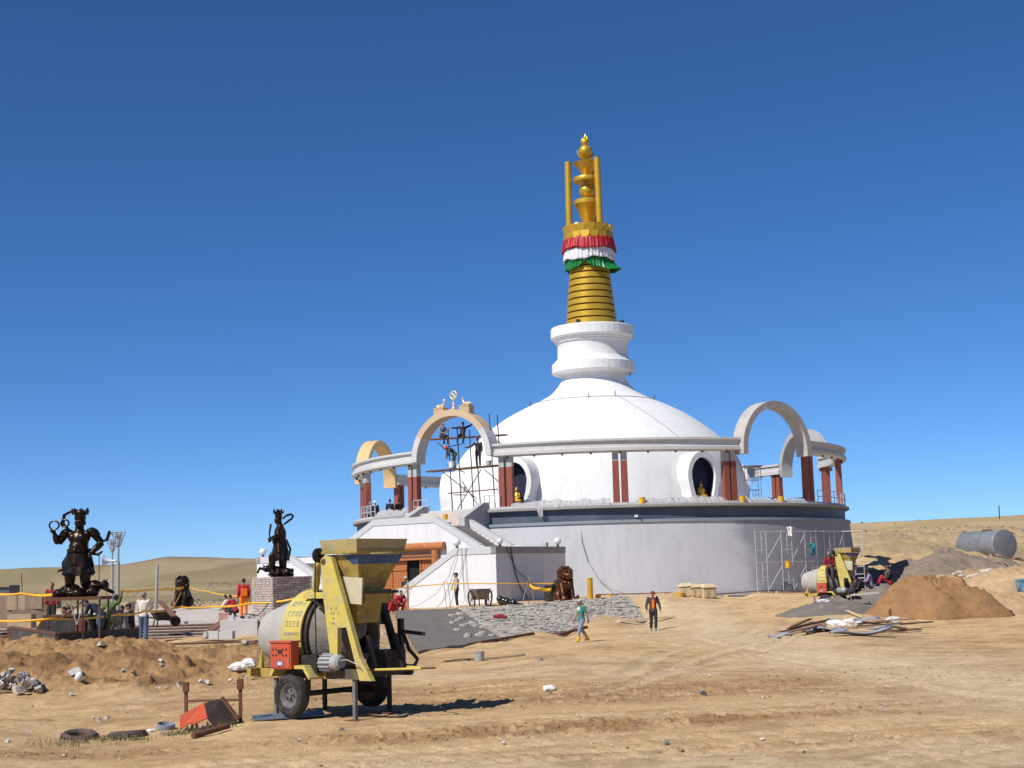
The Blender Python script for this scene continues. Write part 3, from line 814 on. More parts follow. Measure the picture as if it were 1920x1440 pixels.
# forward flights and side landings, one each side
def stair_side(s):
    body = MB()
    poly = [(1.95, ZB), (1.95, 2.02), (2.35, 2.02), (5.97, 4.04), (8.71, 4.04), (8.71, ZB)]
    w = MB().prism([sp(s * t, 24.9, z_) for t, z_ in poly], SF @ Vector((0, -.26, 0))).build('stair_wall', WALLW, st, smooth=False)
    coping([(s * 1.93, 2.06), (s * 2.35, 2.06), (s * 5.97, 4.08), (s * 8.73, 4.08)], 24.9, .26, w, mt=COP)
    nl = MB().prism([sp(s * t, 24.94, z_) for t, z_ in ((1.9, ZB), (1.9, 1.75), (2.28, 1.75), (2.28, ZB))], SF @ Vector((0, -.34, 0))).build('newel', COP, w, smooth=False)
    e = MB().prism([sp(s * 8.71, r, z_) for r, z_ in ((24.62, ZB), (24.62, 4.04), (18.1, 4.04), (18.1, ZB))], SF @ Vector((-s * .26, 0, 0))).build('stair_wall', WALLW, st, smooth=False)
    MB().prism([sp(s * 8.75, r, z_) for r, z_ in ((24.94, 3.74), (24.94, 4.11), (18.1, 4.11), (18.1, 3.74))], SF @ Vector((-s * .34, 0, 0))).build('coping', mat('coping_brown', (.34, .30, .28), .85, var=.08), e, smooth=False)
    MB().box(sp(s * 7.3, 21.4, 2.0), (2.6, 6.3, 3.3), SF).build('landing', LIGHTC, st, smooth=False)
    nst = 14
    for k in range(nst):
        t0, t1 = 1.95 + 4.05 * k / nst, 1.95 + 4.05 * (k + 1) / nst
        top = .95 + (3.65 - .95) * (k + 1) / nst
        MB().box(sp(s * (t0 + t1) / 2, 23.25, (top + ZB) / 2), (abs(t1 - t0) + (.02), 2.72, top - ZB), SF).build('step', PAVE, st, smooth=False)
    nst = 11
    for k in range(nst):
        t0, t1 = 5.5 - 3.3 * k / nst, 5.5 - 3.3 * (k + 1) / nst
        top = 3.65 + (5.55 - 3.65) * (k + 1) / nst
        MB().box(sp(s * (t0 + t1) / 2, 20.1, (top + 1) / 2), (abs(t1 - t0) + .02, 2.5, top - 1), SF).build('step', PAVE, st, smooth=False)
    poly = [(2.25, 1), (2.25, 6.0), (5.45, 4.30), (8.5, 4.0), (8.5, 1)]
    rw = MB().prism([sp(s * t, 18.75, z_) for t, z_ in poly], SF @ Vector((0, -.28, 0))).build('stair_wall', WALLW, st, smooth=False)
    coping([(s * 2.25, 6.05), (s * 5.45, 4.32)], 18.75, .28, rw, mt=COP)
    # cheek of the last flight
    ck = MB().prism([sp(s * 2.5, r, z_) for r, z_ in ((19.2, 5.0), (19.2, 6.05), (17.2, 6.95), (16.6, 6.95), (16.6, 5.0))], SF @ Vector((-s * .42, 0, 0))).build('stair_cheek', GREYC, st, smooth=False)
stair_side(1); stair_side(-1)
MB().box(sp(0, 20.2, 4.6), (4.5, 3.0, 1.9), SF).build('landing', LIGHTC, st, smooth=False)
for k in range(6):
    r1 = 19.3 - .34 * k
    MB().box(sp(0, (r1 + 16.4) / 2, 5.4 + .08 + .085 * (k + 1)), (4.2, r1 - 16.4, .17 * (k + 1)), SF).build('step', PAVE, st, smooth=False)
# ------------------------------------------------------------------ concrete mixers
def build_mixer():
    """local axes: +x along the chassis towards the hopper, -y the side that faces the camera"""
    t = thing('concrete_mixer', 'large yellow concrete mixer with a blue banded hopper standing on bare sand', 'concrete mixer')
    Z0 = .0
    # chassis rails and cross members
    MB().box((.26, -.72, .80), (2.72, .09, .17)).build('chassis_rail', mat('oily_brown_rail', (.075, .06, .04), .75, var=.3, scale=5, dirt=(.20, .16, .08), dscale=4, damt=.8), t, smooth=False)
    for x, w in ((-.86, .52), (.50, .22)):
        MB().box((x, -.768, .80), (w, .012, .165)).build('rail_patch', YELD, t, smooth=False)
    MB().box((.14, .72, .80), (2.3, .09, .17)).build('chassis_rail', STEELD, t, smooth=False)
    for x in (-1.0, -.3, .55, 1.2):
        MB().box((x, 0, .79), (.09, 1.36, .14)).build('cross_member', STEELD, t, smooth=False)
    MB().box((-1.12, -.05, .82), (.10, 1.9, .14)).build('rear_beam', YELD, t, smooth=False)
    # drawbar
    for y in (-.42, .42):
        MB().tube([(1.45, y, .86), (2.20, y * .12, .87)], .022, 8).build('drawbar', YEL, t)
    MB().tube([(2.12, 0, .87), (2.48, 0, .88)], .018, 8).build('tow_eye', RUST, t)
    # jacked legs with foot plates
    for x, y in ((-.72, -.70), (1.25, -.70), (-.92, .70), (.74, .70)):
        lg = MB().box((x, y, .42), (.065, .065, .84)).build('support_leg', mat('dusty_grey_steel', (.16, .15, .14), .7, var=.2) if y < 0 else STEELD, t, smooth=False)
        MB().box((x, y, .012), (.3, .3, .03)).build('foot_plate', RUST, lg, smooth=False)
    MB().tube([(-.92, .70, .36), (.74, .70, .42)], .035, 6).build('brace_bar', STEELD, t)
    # wheels
    for y, s in ((-1.0, -1), (1.0, 1)):
        ax = Matrix(((1, 0, 0), (0, 0, s), (0, 1, 0))).transposed()
        ax = Matrix(((1, 0, 0), (0, 0, 1), (0, s, 0)))     # z of the lathe becomes +-y
        w = MB().lathe([(.20, -.07), (.23, -.10), (.30, -.115), (.345, -.10), (.365, -.06), (.368, 0), (.365, .06), (.345, .10), (.30, .115), (.23, .10), (.20, .07)], 40, closed=False).build('wheel', RUBBER, t, ang=30, loc=(0, y, .44), rot=(R(90) if s < 0 else R(-90), 0, 0))
        rim = MB().lathe([(.0, .055), (.05, .06), (.06, .035), (.13, .02), (.15, .05), (.20, .075), (.225, .09), (.225, -.09), (.0, -.09)], 32).build('rim', mat('dusty_rim', (.11, .105, .10), .7, var=.25, scale=8, dirt=(.22, .2, .17), dscale=6) if s < 0 else RUST, w, ang=30)
        for k in range(5):
            a = 2 * math.pi * k / 5
            MB().tube([(.095 * math.cos(a), .095 * math.sin(a), .02), (.095 * math.cos(a), .095 * math.sin(a), .055)], .014, 6).build('wheel_nut', STEELD, rim)
    MB().tube([(0, -.9, .44), (0, .9, .44)], .05, 10).build('axle', STEELD, t)
    for x in (-.12, .12):
        MB().box((x, -.72, .62), (.05, .08, .36)).build('axle_bracket', STEELD, t, smooth=False)
    # mudguard over the near wheel
    fg = MB()
    for k in range(1):
        fg.prism([(-.50, -1.08, .80), (-.36, -1.08, .96), (.40, -1.08, .96), (.54, -1.08, .76), (.50, -1.08, .72), (.36, -1.08, .90), (-.34, -1.08, .90), (-.45, -1.08, .76)], (0, .38, 0))
    fg.build('mudguard', YEL, t, smooth=False)
    # mixing drum
    ax = Matrix(((0, 0, 1), (1, 0, 0), (0, 1, 0)))
    dz = 1.44
    c = (0, 0, dz)
    MB().lathe([(.0, -1.52), (.40, -1.52), (.47, -1.46), (.60, -1.0), (.69, -.65), (.72, -.48)], 48, c=c, axis=ax).build('drum_discharge_cone', DRUMW, t, ang=30)
    MB().lathe([(.72, -.5), (.72, .08)], 48, c=c, axis=ax).build('drum_shell', DRUMG, t)
    MB().lathe([(.72, .06), (.70, .14), (.42, .80), (.38, .84), (.33, .84), (.33, .6)], 48, c=c, axis=ax).build('drum_feed_cone', DRUMG, t, ang=30)
    for x in (-.52, .06):
        MB().lathe([(.72, x), (.765, x), (.765, x + .07), (.72, x + .07)], 48, c=c, axis=ax, closed=True).build('drum_tyre', STEELD, t, ang=30)
    # yellow guard arched over the drum, from the near side over the top
    gd = MB()
    n = 30
    vs, fs = [], []
    for k in range(n + 1):
        a = R(-28 + 165 * k / n)         # 0 = facing -y, 90 = top
        for rr, x in ((.80, -.47), (.835, -.47), (.835, .05), (.80, .05)):
            vs.append((x, -rr * math.cos(a), dz + rr * math.sin(a)))
    for k in range(n):
        for j in range(4):
            fs.append((k * 4 + j, k * 4 + (j + 1) % 4, k * 4 + 4 + (j + 1) % 4, k * 4 + 4 + j))
    fs += [(0, 1, 2, 3), (n * 4 + 3, n * 4 + 2, n * 4 + 1, n * 4)]
    g = gd.add(vs, fs).build('drum_guard', YEL, t, ang=30)
    # worn stencil lettering on the guard: rows of small character-like marks
    for row, (a, cnt) in enumerate(((44, 3), (29, 4), (16, 4), (4, 7))):
        hgt = (.085, .085, .085, .04)[row]
        for q in range(cnt):
            lt = MB()
            x0 = -.40 + q * (.38 / cnt) + .04
            w = .28 / cnt
            aa = R(a)
            rx = .838
            o_ = Vector((x0, -rx * math.cos(aa), dz + rx * math.sin(aa)))
            up_ = Vector((0, math.sin(aa), math.cos(aa)))
            nn = Vector((0, -math.cos(aa), math.sin(aa)))
            rng = random.Random(row * 31 + q)
            for sg in range(5):
                if rng.random() < .22: continue
                if sg < 3:
                    p = o_ + up_ * hgt * (sg - 1) * .5
                    lt.bar(p, p + Vector((w, 0, 0)), .009, .004, nn)
                else:
                    p = o_ + Vector((w * (.2 if sg == 3 else .75), 0, 0))
                    lt.bar(p - up_ * hgt * .5, p + up_ * hgt * .5, .009, .004, nn)
            if lt.v: lt.build('stencil_letter', mat('faded_blue_print', (.20, .23, .30), .8, var=.2, dirt=(.52, .43, .14), dscale=18, damt=1.0), g, smooth=False)
    # red control box
    bx = MB().box((-.12, -1.05, 1.13), (.52, .19, .46)).build('control_box', REDM, t, smooth=False)
    MB().box((-.12, -1.05, 1.37), (.56, .24, .03)).build('box_lid', REDM, bx, smooth=False)
    MB().box((-.12, -1.152, 1.13), (.47, .012, .41)).build('box_door', REDM, bx, smooth=False)
    lb = MB()
    MB().box((-.12, -1.166, 1.20), (.10, .006, .07)).build('rating_plate', STEELD, bx, smooth=False)
    for k in range(5):
        for r_ in range(2):
            if k == 2: continue
            MB().tube([(-.30 + .085 * k, -1.16, 1.24 - r_ * .10), (-.30 + .085 * k, -1.175, 1.24 - r_ * .10)], .014, 8).build('button', STEELD, bx)
    MB().box((-.12, -1.166, .995), (.16, .006, .085)).build('label_plate', mat('label_blue', (.16, .20, .34), .6), bx, smooth=False)
    MB().box((-.14, -1.171, .995), (.045, .004, .05)).build('label_print', WHITEP, bx, smooth=False)
    MB().box((-.085, -1.171, .995), (.03, .004, .05)).build('label_print', WHITEP, bx, smooth=False)
    MB().box((.10, -1.166, 1.05), (.015, .02, .06)).build('box_latch', STEEL, bx, smooth=False)
    # drive motor with fins
    ax2 = Matrix(((0, 0, 1), (1, 0, 0), (0, 1, 0)))
    mt = MB().lathe([(0, -.02), (.11, -.02), (.13, 0), (.13, .28), (.14, .29), (.14, .42), (.10, .46), (0, .47)], 24, c=(.60, -.82, 1.0), axis=ax2).build('motor', STEEL, t, ang=30)
    for k in range(14):
        a = 2 * math.pi * k / 14
        MB().box((.74, -.82 + .145 * math.cos(a), 1.0 + .145 * math.sin(a)), (.26, .012, .035), Matrix.Rotation(a - math.pi / 2, 3, 'X')).build('cooling_fin', STEEL, mt, smooth=False)
    MB().box((.30, -.76, .98), (.5, .34, .30)).build('gearbox', STEELD, t, smooth=False)
    MB().box((.72, -.72, .885), (.7, .30, .05)).build('motor_mount', STEELD, t, smooth=False)
    # hoist frames
    def plate(y, m, th=.10):
        f = MB()
        top, out = (.80, 2.86), (.58, .80)
        f.bar((.68, y, 1.30), (.74, y, 2.80), .30, th, (0, 1, 0))
        b = MB()
        b.prism([(.58, y, 2.30), (.55, y, 2.78), (.66, y, 2.86), (.82, y, 2.80), (1.46, y, 1.10), (1.74, y, .70), (1.46, y, .70), (1.16, y, 1.60), (.95, y, 1.60), (.93, y, .98), (.78, y, .98)], (0, th, 0))
        return b.build('hoist_frame', m, t, smooth=False)
    hf = plate(-.80, YEL)
    for row in range(4):
        for q in range(4):
            if random.random() < .3: continue
            MB().box((.80 + q * .06, -.803, 1.93 - row * .085), (.04, .006, .035)).build('stencil_letter', mat('faded_grey_print', (.28, .26, .18), .8), hf, smooth=False)
    fp = plate(.60, STEELD)
    fp.location.x = -.42
    MB().tube([(.62, -.80, 2.74), (.62, .72, 2.74)], .06, 12).build('hoist_shaft', STEELD, t)
    pul = MB().lathe([(.03, -.03), (.13, -.03), (.10, 0), (.13, .03), (.03, .03)], 20, c=(.50, -.80, 2.86), axis=Matrix(((0, 0, 1), (1, 0, 0), (0, 1, 0)))).build('pulley', STEELD, t)
    MB().tube([(.50, -.88, 2.82), (.47, -.87, 2.0), (.46, -.84, 1.1)], .012, 6).build('hoist_cable', CABLE, t)
    # arm from drum guard to mast head
    MB().tube([(-.10, -.3, 2.25), (.05, -.42, 2.42), (.28, -.62, 2.66), (.52, -.74, 2.78)], [.06, .07, .06, .05], 8).build('guard_arm', YEL, t)
    MB().box((.32, -.55, 2.16), (.85, .10, .11)).build('guard_rail', YEL, t, smooth=False)
    MB().bar((.15, -.62, 2.10), (.62, -.72, 1.86), .03, .03).build('brace_bar', STEELD, t, smooth=False)
    # feed hopper: flared rim, funnel, throat, outlet box
    x0, x1, y0, y1 = .50, 1.42, -.78, .52
    def loop(x0, x1, y0, y1, z): return [(x0, y0, z), (x1, y0, z), (x1, y1, z), (x0, y1, z)]
    rim = MB()
    L = [loop(x0, x1, y0, y1, 3.12), loop(x0 + .05, x1 - .05, y0 + .05, y1 - .05, 2.88), loop(x0 + .10, x1 - .06, y0 + .08, y1 - .06, 2.86), loop(x0 + .42, x1 - .24, y0 + .30, y1 - .44, 2.22)]
    Li = [[(x + (.02 if x < 1 else -.02), y + (.02 if y < 0 else -.02), z + .0) for x, y, z in l_] for l_ in L]
    def shell(a, b, ai, bi, nm, m, par=t):
        s_ = MB()
        s_.add(a + b + ai + bi, [(i, (i + 1) % 4, 4 + (i + 1) % 4, 4 + i) for i in range(4)] + [(8 + i, 12 + i, 12 + (i + 1) % 4, 8 + (i + 1) % 4) for i in range(4)] + [(i, 8 + i, 8 + (i + 1) % 4, (i + 1) % 4) for i in range(4)])
        return s_.build(nm, m, par, smooth=False)
    hr = shell(L[0], L[1], Li[0], Li[1], 'hopper_rim', mat('cement_dusted_yellow', (.40, .32, .14), .8, var=.2, scale=4, dirt=(.34, .30, .24), dscale=3, damt=1.0))
    fn = shell(L[2], L[3], Li[2], Li[3], 'hopper_funnel', YELD, hr)
    # blue band as a strip proud of the funnel
    def lerp4(a, b, f): return [tuple(p + (q - p) * f for p, q in zip(u, v)) for u, v in zip(a, b)]
    A, B = lerp4(L[2], L[3], .03), lerp4(L[2], L[3], .27)
    def grow(l_, d): return [(x + (d if x > 1 else -d), y + (d if y > 0 else -d), z) for x, y, z in l_]
    A2, B2 = grow(A, .006), grow(B, .006)
    bb = MB()
    xa = A2[0][0] + .52 * (A2[1][0] - A2[0][0]); xb = B2[0][0] + .80 * (B2[1][0] - B2[0][0])
    bb.add([(xa, A2[1][1], A2[1][2]), A2[1], A2[2], B2[2], B2[1], (xb, B2[1][1], B2[1][2])], [(0, 1, 4, 5), (1, 2, 3, 4)])
    bb.build('blue_band', BLUEP, hr, smooth=False)
    MB().bar((x0, y0 + .03, 2.90), (x1, y0 + .03, 2.90), .05, .05).build('rim_flange', YELD, hr, smooth=False)
    MB().bar((x1 - .03, y0, 2.90), (x1 - .03, y1, 2.90), .05, .05).build('rim_flange', YELD, hr, smooth=False)
    for y in (-.55, -.05, .32):
        MB().bar((x1 - .10, y, 2.80), (x1 - .26, y * .6 - .05, 2.25), .04, .03).build('funnel_rib', YELD, hr, smooth=False)
    MB().box((1.0, -.14, 2.12), (.62, .66, .24)).build('hopper_throat', YELD, hr, smooth=False)
    MB().box((1.30, -.14, 2.19), (.20, .86, .05)).build('throat_flange', STEELD, hr, smooth=False)
    ob = MB().hexa([(.66, -.46, 1.66), (1.12, -.46, 1.66), (1.12, .06, 1.66), (.66, .06, 1.66)], [(.64, -.50, 2.06), (1.16, -.50, 2.06), (1.16, .12, 2.06), (.64, .12, 2.06)])
    ob.build('outlet_chute', YELD, hr, smooth=False)
    MB().box((.98, -.60, 2.24), (.78, .03, .46), Matrix.Rotation(R(4), 3, 'Y')).build('side_flap', mat('dusty_cream_paint', (.50, .44, .30), .8, var=.12, dirt=(.34, .28, .18), dscale=4), hr, smooth=False)
    # rear dark ladder frame under the hopper
    for y in (-.35, .35):
        MB().bar((1.22, y, 1.45), (1.42, y, .86), .06, .06).build('hopper_strut', STEELD, t, smooth=False)
    MB().bar((1.05, .70, 1.7), (1.05, .70, .84), .09, .09).build('hopper_strut', STEELD, t, smooth=False)
    MB().bar((1.02, .68, 1.48), (1.60, .72, 1.42), .06, .06).build('brace_bar', STEELD, t, smooth=False)
    MB().tube([(1.2, .60, 1.45), (1.32, .62, 1.15), (1.5, .64, .98), (1.42, .64, .86)], .035, 7).build('hose', RUBBER, t)
    MB().box((1.0, .35, 1.0), (.5, .5, .32)).build('hoist_winch', STEELD, t, smooth=False)
    MB().tube([(.75, -.15, 1.6), (.35, -.05, 1.5)], [.24, .30], 16).build('feed_spout', DRUMG, t)
    MB().tube([(.95, -.55, 2.28), (.95, -.40, 2.28)], .06, 12).build('vibrator', STEEL, t)
    MB().tube([(.90, -.82, 1.02), (1.25, -.90, 1.06), (1.50, -.88, .98), (1.55, -.80, .86)], .010, 5).build('power_cable', STEEL, t)
    MB().tube([(-1.1, -.72, .86), (-.98, -.80, 1.20)], [.06, .015], 8).build('cone_marker', YEL, t)
    return t
MIX = build_mixer()
MIX.location = (-3.40, 27.45, hz(-3.4, 27.4) - .02)
MIX.rotation_euler = (0, 0, R(-38.3))
MIX['group'] = 'yellow concrete mixers'
p2 = at(1563, 1137, 77)
MX2 = copy_tree(MIX)
MX2.location = (p2.x, p2.y, p2.z - .18)
MX2.rotation_euler = (0, 0, R(-34))
MX2['label'] = 'far yellow mixer on the gravel rise, a man in red sitting on its drum'
for o in (MIX,):
    pass
# steel sheet lying under the near mixer
g = gp(530, 1346)
sh = tag(MB().box((0, 0, 0), (1.25, .8, .015)).build('steel_sheet', mat('grey_blue_sheet', (.16, .18, .21), .5, metal=.3, var=.15), None, smooth=False, loc=(g.x + .1, g.y, g.z + .04), rot=(R(2), R(-1.5), R(12))), 'flat grey steel sheet lying on the sand below the near mixer wheel', 'steel sheet')
# ------------------------------------------------------------------ people
STAND = dict(pelvis=(0, 0, .93), chest=(0, .0, 1.25), neck=(0, -.01, 1.46), head=(0, .02, 1.60),
             sl=(-.19, 0, 1.41), sr=(.19, 0, 1.41), el=(-.24, -.02, 1.13), er=(.24, -.02, 1.13), hl=(-.25, .06, .87), hr=(.25, .06, .87),
             pl=(-.095, 0, .91), pr=(.095, 0, .91), kl=(-.10, .02, .49), kr=(.10, .02, .49), al=(-.10, -.02, .09), ar=(.10, -.02, .09), look=(0, 1, 0))
def pose(**k):
    d = dict(STAND)
    d.update(k)
    return d
def person(label, loc, rz, ps, shirt, trousers, shoes=None, hat=None, hatmat=None, sleeves=1.0, group=None, fine=False, extra=None, legs_bare=False, sc=1.0, coat=False, hair=True):
    t = thing('person', label, 'person', loc, rz, group)
    t.scale = (sc, sc, sc)
    V_ = {k: Vector(v) for k, v in ps.items()}
    vx = .0095 if fine else .015
    lk = V_['look'].normalized()
    hd = V_['head']
    side = lk.cross(Vector((0, 0, 1))).normalized()
    hup = side.cross(lk).normalized()
    HR = Matrix((side, lk, hup)).transposed()
    b = MB()
    b.ball(hd + hup * .02, (.076, .096, .112), 14, 10, HR)          # skull
    b.ball(hd + lk * .025 - hup * .055, (.055, .068, .062), 12, 8, HR)   # jaw
    b.tube([hd + lk * .085 + hup * .025, hd + lk * .112 - hup * .012], [.012, .019], 8)   # nose
    b.ball(hd + lk * .085 - hup * .055, (.026, .014, .013), 8, 6, HR)    # lips
    b.ball(hd + lk * .078 + hup * .045, (.05, .02, .012), 8, 6, HR)      # brow
    for s in (-1, 1): b.ball(hd + side * s * .078 + hup * .0, (.014, .024, .034), 8, 6, HR)
    b.tube([V_['neck'] - Vector((0, 0, .06)), hd - hup * .05], [.066, .055], 10)
    b.tube([V_['pelvis'], V_['chest'], V_['neck'] - Vector((0, 0, .04))], [.12, .13, .07], 12)
    for s, e, h in (('sl', 'el', 'hl'), ('sr', 'er', 'hr')):
        b.tube([V_['chest'] * .35 + V_[s] * .65, V_[s], V_[e]], [.06, .056, .042], 10)
        b.ball(V_[e], .043, 8, 6)
        b.tube([V_[e], V_[e] * .6 + V_[h] * .4, V_[h]], [.043, .042, .028], 10)
    for p, k, a in (('pl', 'kl', 'al'), ('pr', 'kr', 'ar')):
        b.tube([V_['pelvis'] * .5 + V_[p] * .5, V_[p], V_[k]], [.09, .085, .055], 10)
        b.ball(V_[k], .057, 8, 6)
        b.tube([V_[k], V_[k] * .62 + V_[a] * .38, V_[a]], [.055, .056, .038], 10)
        f = Vector((0, 1, 0)) if ps.get('feet') is None else Vector(ps['feet'])
        b.tube([V_[a] - f * .03 - Vector((0, 0, .035)), V_[a] + f * .12 - Vector((0, 0, .055))], [.038, .03], 8)
    # palms, and five fingers each bent round a soft grip
    for s, e, h, sd in (('sl', 'el', 'hl', -1), ('sr', 'er', 'hr', 1)):
        d = (V_[h] - V_[e]).normalized()
        inw = Vector((-sd, 0, 0)) - d * d.dot(Vector((-sd, 0, 0)))
        inw = inw.normalized() if inw.length > .1 else Vector((0, 0, -1))
        fwdv = inw.cross(d) * (-sd)
        w = V_[h]
        b.add(*_slab(w + d * .045, d, fwdv, inw, .10, .075, .028))
        for q in range(4):
            o_ = w + d * .088 + fwdv * (.030 - .020 * q)
            ln = (.068, .078, .072, .056)[q]
            p1 = o_ + d * ln * .5 + inw * .008
            p2_ = p1 + d * ln * .35 + inw * ln * .30
            b.tube([o_ - d * .02, p1, p2_], [.0095, .009, .0075], 6)
        o_ = w + d * .028 + fwdv * .034
        b.tube([o_ - fwdv * .01, o_ + fwdv * .026 + d * .022, o_ + fwdv * .034 + d * .052 + inw * .012], [.012, .0105, .008], 6)
    body = grown(b.build('body', SKIN, t), vx, 2)
    # shirt or jacket
    s_ = MB()
    pv, ch, nk = V_['pelvis'], V_['chest'], V_['neck']
    up_ = (nk - pv).normalized()
    sd_ = (V_['sr'] - V_['sl']).normalized()
    fr_ = up_.cross(sd_)
    TR = Matrix((sd_, -fr_, up_)).transposed()
    def oval(c, rx, ry, n=12): return c, rx, ry
    secs = [(pv - up_ * (.12 if coat else .05), .175, .135), (pv + up_ * .06, .168, .13), (pv * .5 + ch * .5, .158, .122), (ch, .185, .132), (ch * .35 + nk * .65, .185, .115), (nk - up_ * .035, .10, .085), (nk + up_ * .005, .07, .07)]
    n = 14
    vs, fs = [], []
    for c, rx, ry in secs:
        for q in range(n):
            a = 2 * math.pi * q / n
            vs.append(c + TR @ Vector((rx * math.cos(a), ry * math.sin(a), 0)))
    for i in range(len(secs) - 1):
        for q in range(n): fs.append((i * n + q, i * n + (q + 1) % n, i * n + n + (q + 1) % n, i * n + n + q))
    fs += [tuple(range(n - 1, -1, -1)), tuple(range((len(secs) - 1) * n, len(secs) * n))]
    s_.add(vs, fs)
    for s, e, h in (('sl', 'el', 'hl'), ('sr', 'er', 'hr')):
        s_.ball(V_[s], .078, 10, 8)
        if sleeves > .9:
            s_.tube([V_[s], V_[e]], [.076, .062], 10)
            s_.ball(V_[e], .062, 8, 6)
            s_.tube([V_[e], V_[h] * .92 + V_[e] * .08], [.062, .047], 10)
        elif sleeves > .2:
            s_.tube([V_[s], V_[s] * .3 + V_[e] * .7], [.076, .066], 10)
    grown(s_.build('coat' if coat else 'shirt', shirt, t), vx * 1.25, 2)
    # trousers
    q_ = MB()
    q_.ball(pv - up_ * .02, (.165, .13, .12), 12, 8, TR)
    for p, k, a in (('pl', 'kl', 'al'), ('pr', 'kr', 'ar')):
        q_.tube([pv * .45 + V_[p] * .55, V_[p], V_[k]], [.105, .105, .076], 10)
        q_.ball(V_[k], .077, 8, 6)
        e = V_[k] * .35 + V_[a] * .65 if legs_bare else V_[a] * .96 + V_[k] * .04
        q_.tube([V_[k], e], [.076, .062], 10)
    grown(q_.build('trousers', trousers, t), vx * 1.25, 2)
    f = Vector((0, 1, 0)) if ps.get('feet') is None else Vector(ps['feet']).normalized()
    for p, k, a in (('pl', 'kl', 'al'), ('pr', 'kr', 'ar')):
        w = MB()
        an = V_[a]
        ff = f
        w.tube([an - ff * .07 - Vector((0, 0, .045)), an + ff * .04 - Vector((0, 0, .045)), an + ff * .15 - Vector((0, 0, .062))], [.05, .05, .032], 10)
        w.tube([an + (V_[k] - an) * (.78 if legs_bare else .12), an - Vector((0, 0, .05))], [.068 if legs_bare else .052, .05], 10)
        grown(w.build('boot' if legs_bare else 'shoe', shoes or STEELD, t), .014, 1)
    if hair:
        hb = MB().ball(hd + hup * .045 - lk * .022, (.083, .094, .10), 12, 8, HR)
        hb.build('hair', HAIR, t)
    if hat:
        hm = hatmat
        hb = MB()
        if hat == 'cap':
            hb.ball(hd + hup * .075, (.092, .108, .075), 14, 8, HR)
            hb.add(*_slab(hd + hup * .075 + lk * .13, lk, side, hup, .11, .13, .014))
        elif hat == 'helmet':
            hb.ball(hd + hup * .075, (.108, .125, .095), 16, 10, HR)
            hb.ball(hd + hup * .05, (.128, .15, .014), 16, 6, HR)
        elif hat == 'brim':
            hb.ball(hd + hup * .075, (.095, .108, .09), 14, 8, HR)
            hb.ball(hd + hup * .055, (.175, .19, .014), 16, 6, HR)
        elif hat == 'beanie':
            hb.ball(hd + hup * .05 - lk * .01, (.092, .108, .105), 14, 8, HR)
        elif hat == 'hood':
            hb.ball(hd + hup * .02 - lk * .03, (.105, .115, .14), 14, 8, HR)
            hb.tube([hd - hup * .08 - lk * .03, V_['neck'] - Vector((0, 0, .03))], [.09, .12], 10)
        hb.build({'cap': 'cap', 'helmet': 'helmet', 'brim': 'sun_hat', 'beanie': 'beanie', 'hood': 'hood'}[hat], hm, t)
    if extra: extra(t, V_)
    return t
def _slab(c, a, b, n, la, lb, ln):
    """box about c along unit vectors a, b, n with full sizes"""
    vs = [c + a * (i * la / 2) + b * (j * lb / 2) + n * (k * ln / 2) for i in (-1, 1) for j in (-1, 1) for k in (-1, 1)]
    return vs, [(0, 1, 3, 2), (4, 6, 7, 5), (0, 4, 5, 1), (2, 3, 7, 6), (0, 2, 6, 4), (1, 5, 7, 3)]
C_TEAL = cloth('teal_cotton', (.045, .20, .17)); C_JEAN = cloth('blue_denim', (.07, .11, .19)); C_GJEAN = cloth('pale_denim', (.22, .25, .32))
C_DARK = cloth('charcoal_cloth', (.028, .027, .03)); C_NAVY = cloth('navy_cloth', (.02, .025, .05)); C_WHITE = cloth('off_white_cotton', (.62, .60, .55))
C_ORANGE = cloth('orange_workwear', (.85, .17, .01)); C_RED = cloth('red_cotton', (.42, .022, .03)); C_MAROON = cloth('maroon_cotton', (.20, .015, .022))
C_GREY = cloth('grey_cloth', (.20, .20, .21)); C_LILAC = cloth('lilac_cotton', (.26, .20, .34)); C_GREEN = cloth('field_green_cloth', (.07, .13, .03)); C_BROWN = cloth('brown_leather', (.075, .05, .045))
C_YBOOT = mat('yellow_rubber', (.70, .42, .02), .5); C_BEIGE = cloth('beige_cloth', (.42, .36, .28)); C_DGREEN = cloth('dark_green_grey_cloth', (.06, .075, .07))
P_WALK = pose(pelvis=(0, 0, .91), kl=(-.09, .16, .50), al=(-.09, .24, .12), kr=(.09, -.05, .50), ar=(.09, -.30, .16), el=(-.25, -.12, 1.15), hl=(-.25, -.16, .90), er=(.25, .06, 1.14), hr=(.25, .20, .93), chest=(0, .03, 1.25), neck=(0, .04, 1.45), head=(0, .08, 1.59))
P_WALKF = pose(kl=(-.09, .10, .50), al=(-.08, .05, .10), kr=(.09, .0, .49), ar=(.09, -.12, .10), el=(-.29, -.02, 1.14), hl=(-.32, .06, .89), er=(.29, .02, 1.14), hr=(.31, .1, .90), head=(0, .05, 1.58), look=(-.3, 1, -.35))
P_CROUCH = pose(pelvis=(0, -.05, .28), chest=(0, .14, .58), neck=(0, .24, .76), head=(0, .30, .88), sl=(-.19, .20, .72), sr=(.19, .20, .72), el=(-.24, .36, .50), er=(.24, .36, .50), hl=(-.14, .50, .36), hr=(.14, .50, .36), pl=(-.1, -.02, .28), pr=(.1, -.02, .28), kl=(-.16, .36, .46), kr=(.16, .36, .46), al=(-.13, .12, .09), ar=(.13, .12, .09), look=(0, 1, -.5))
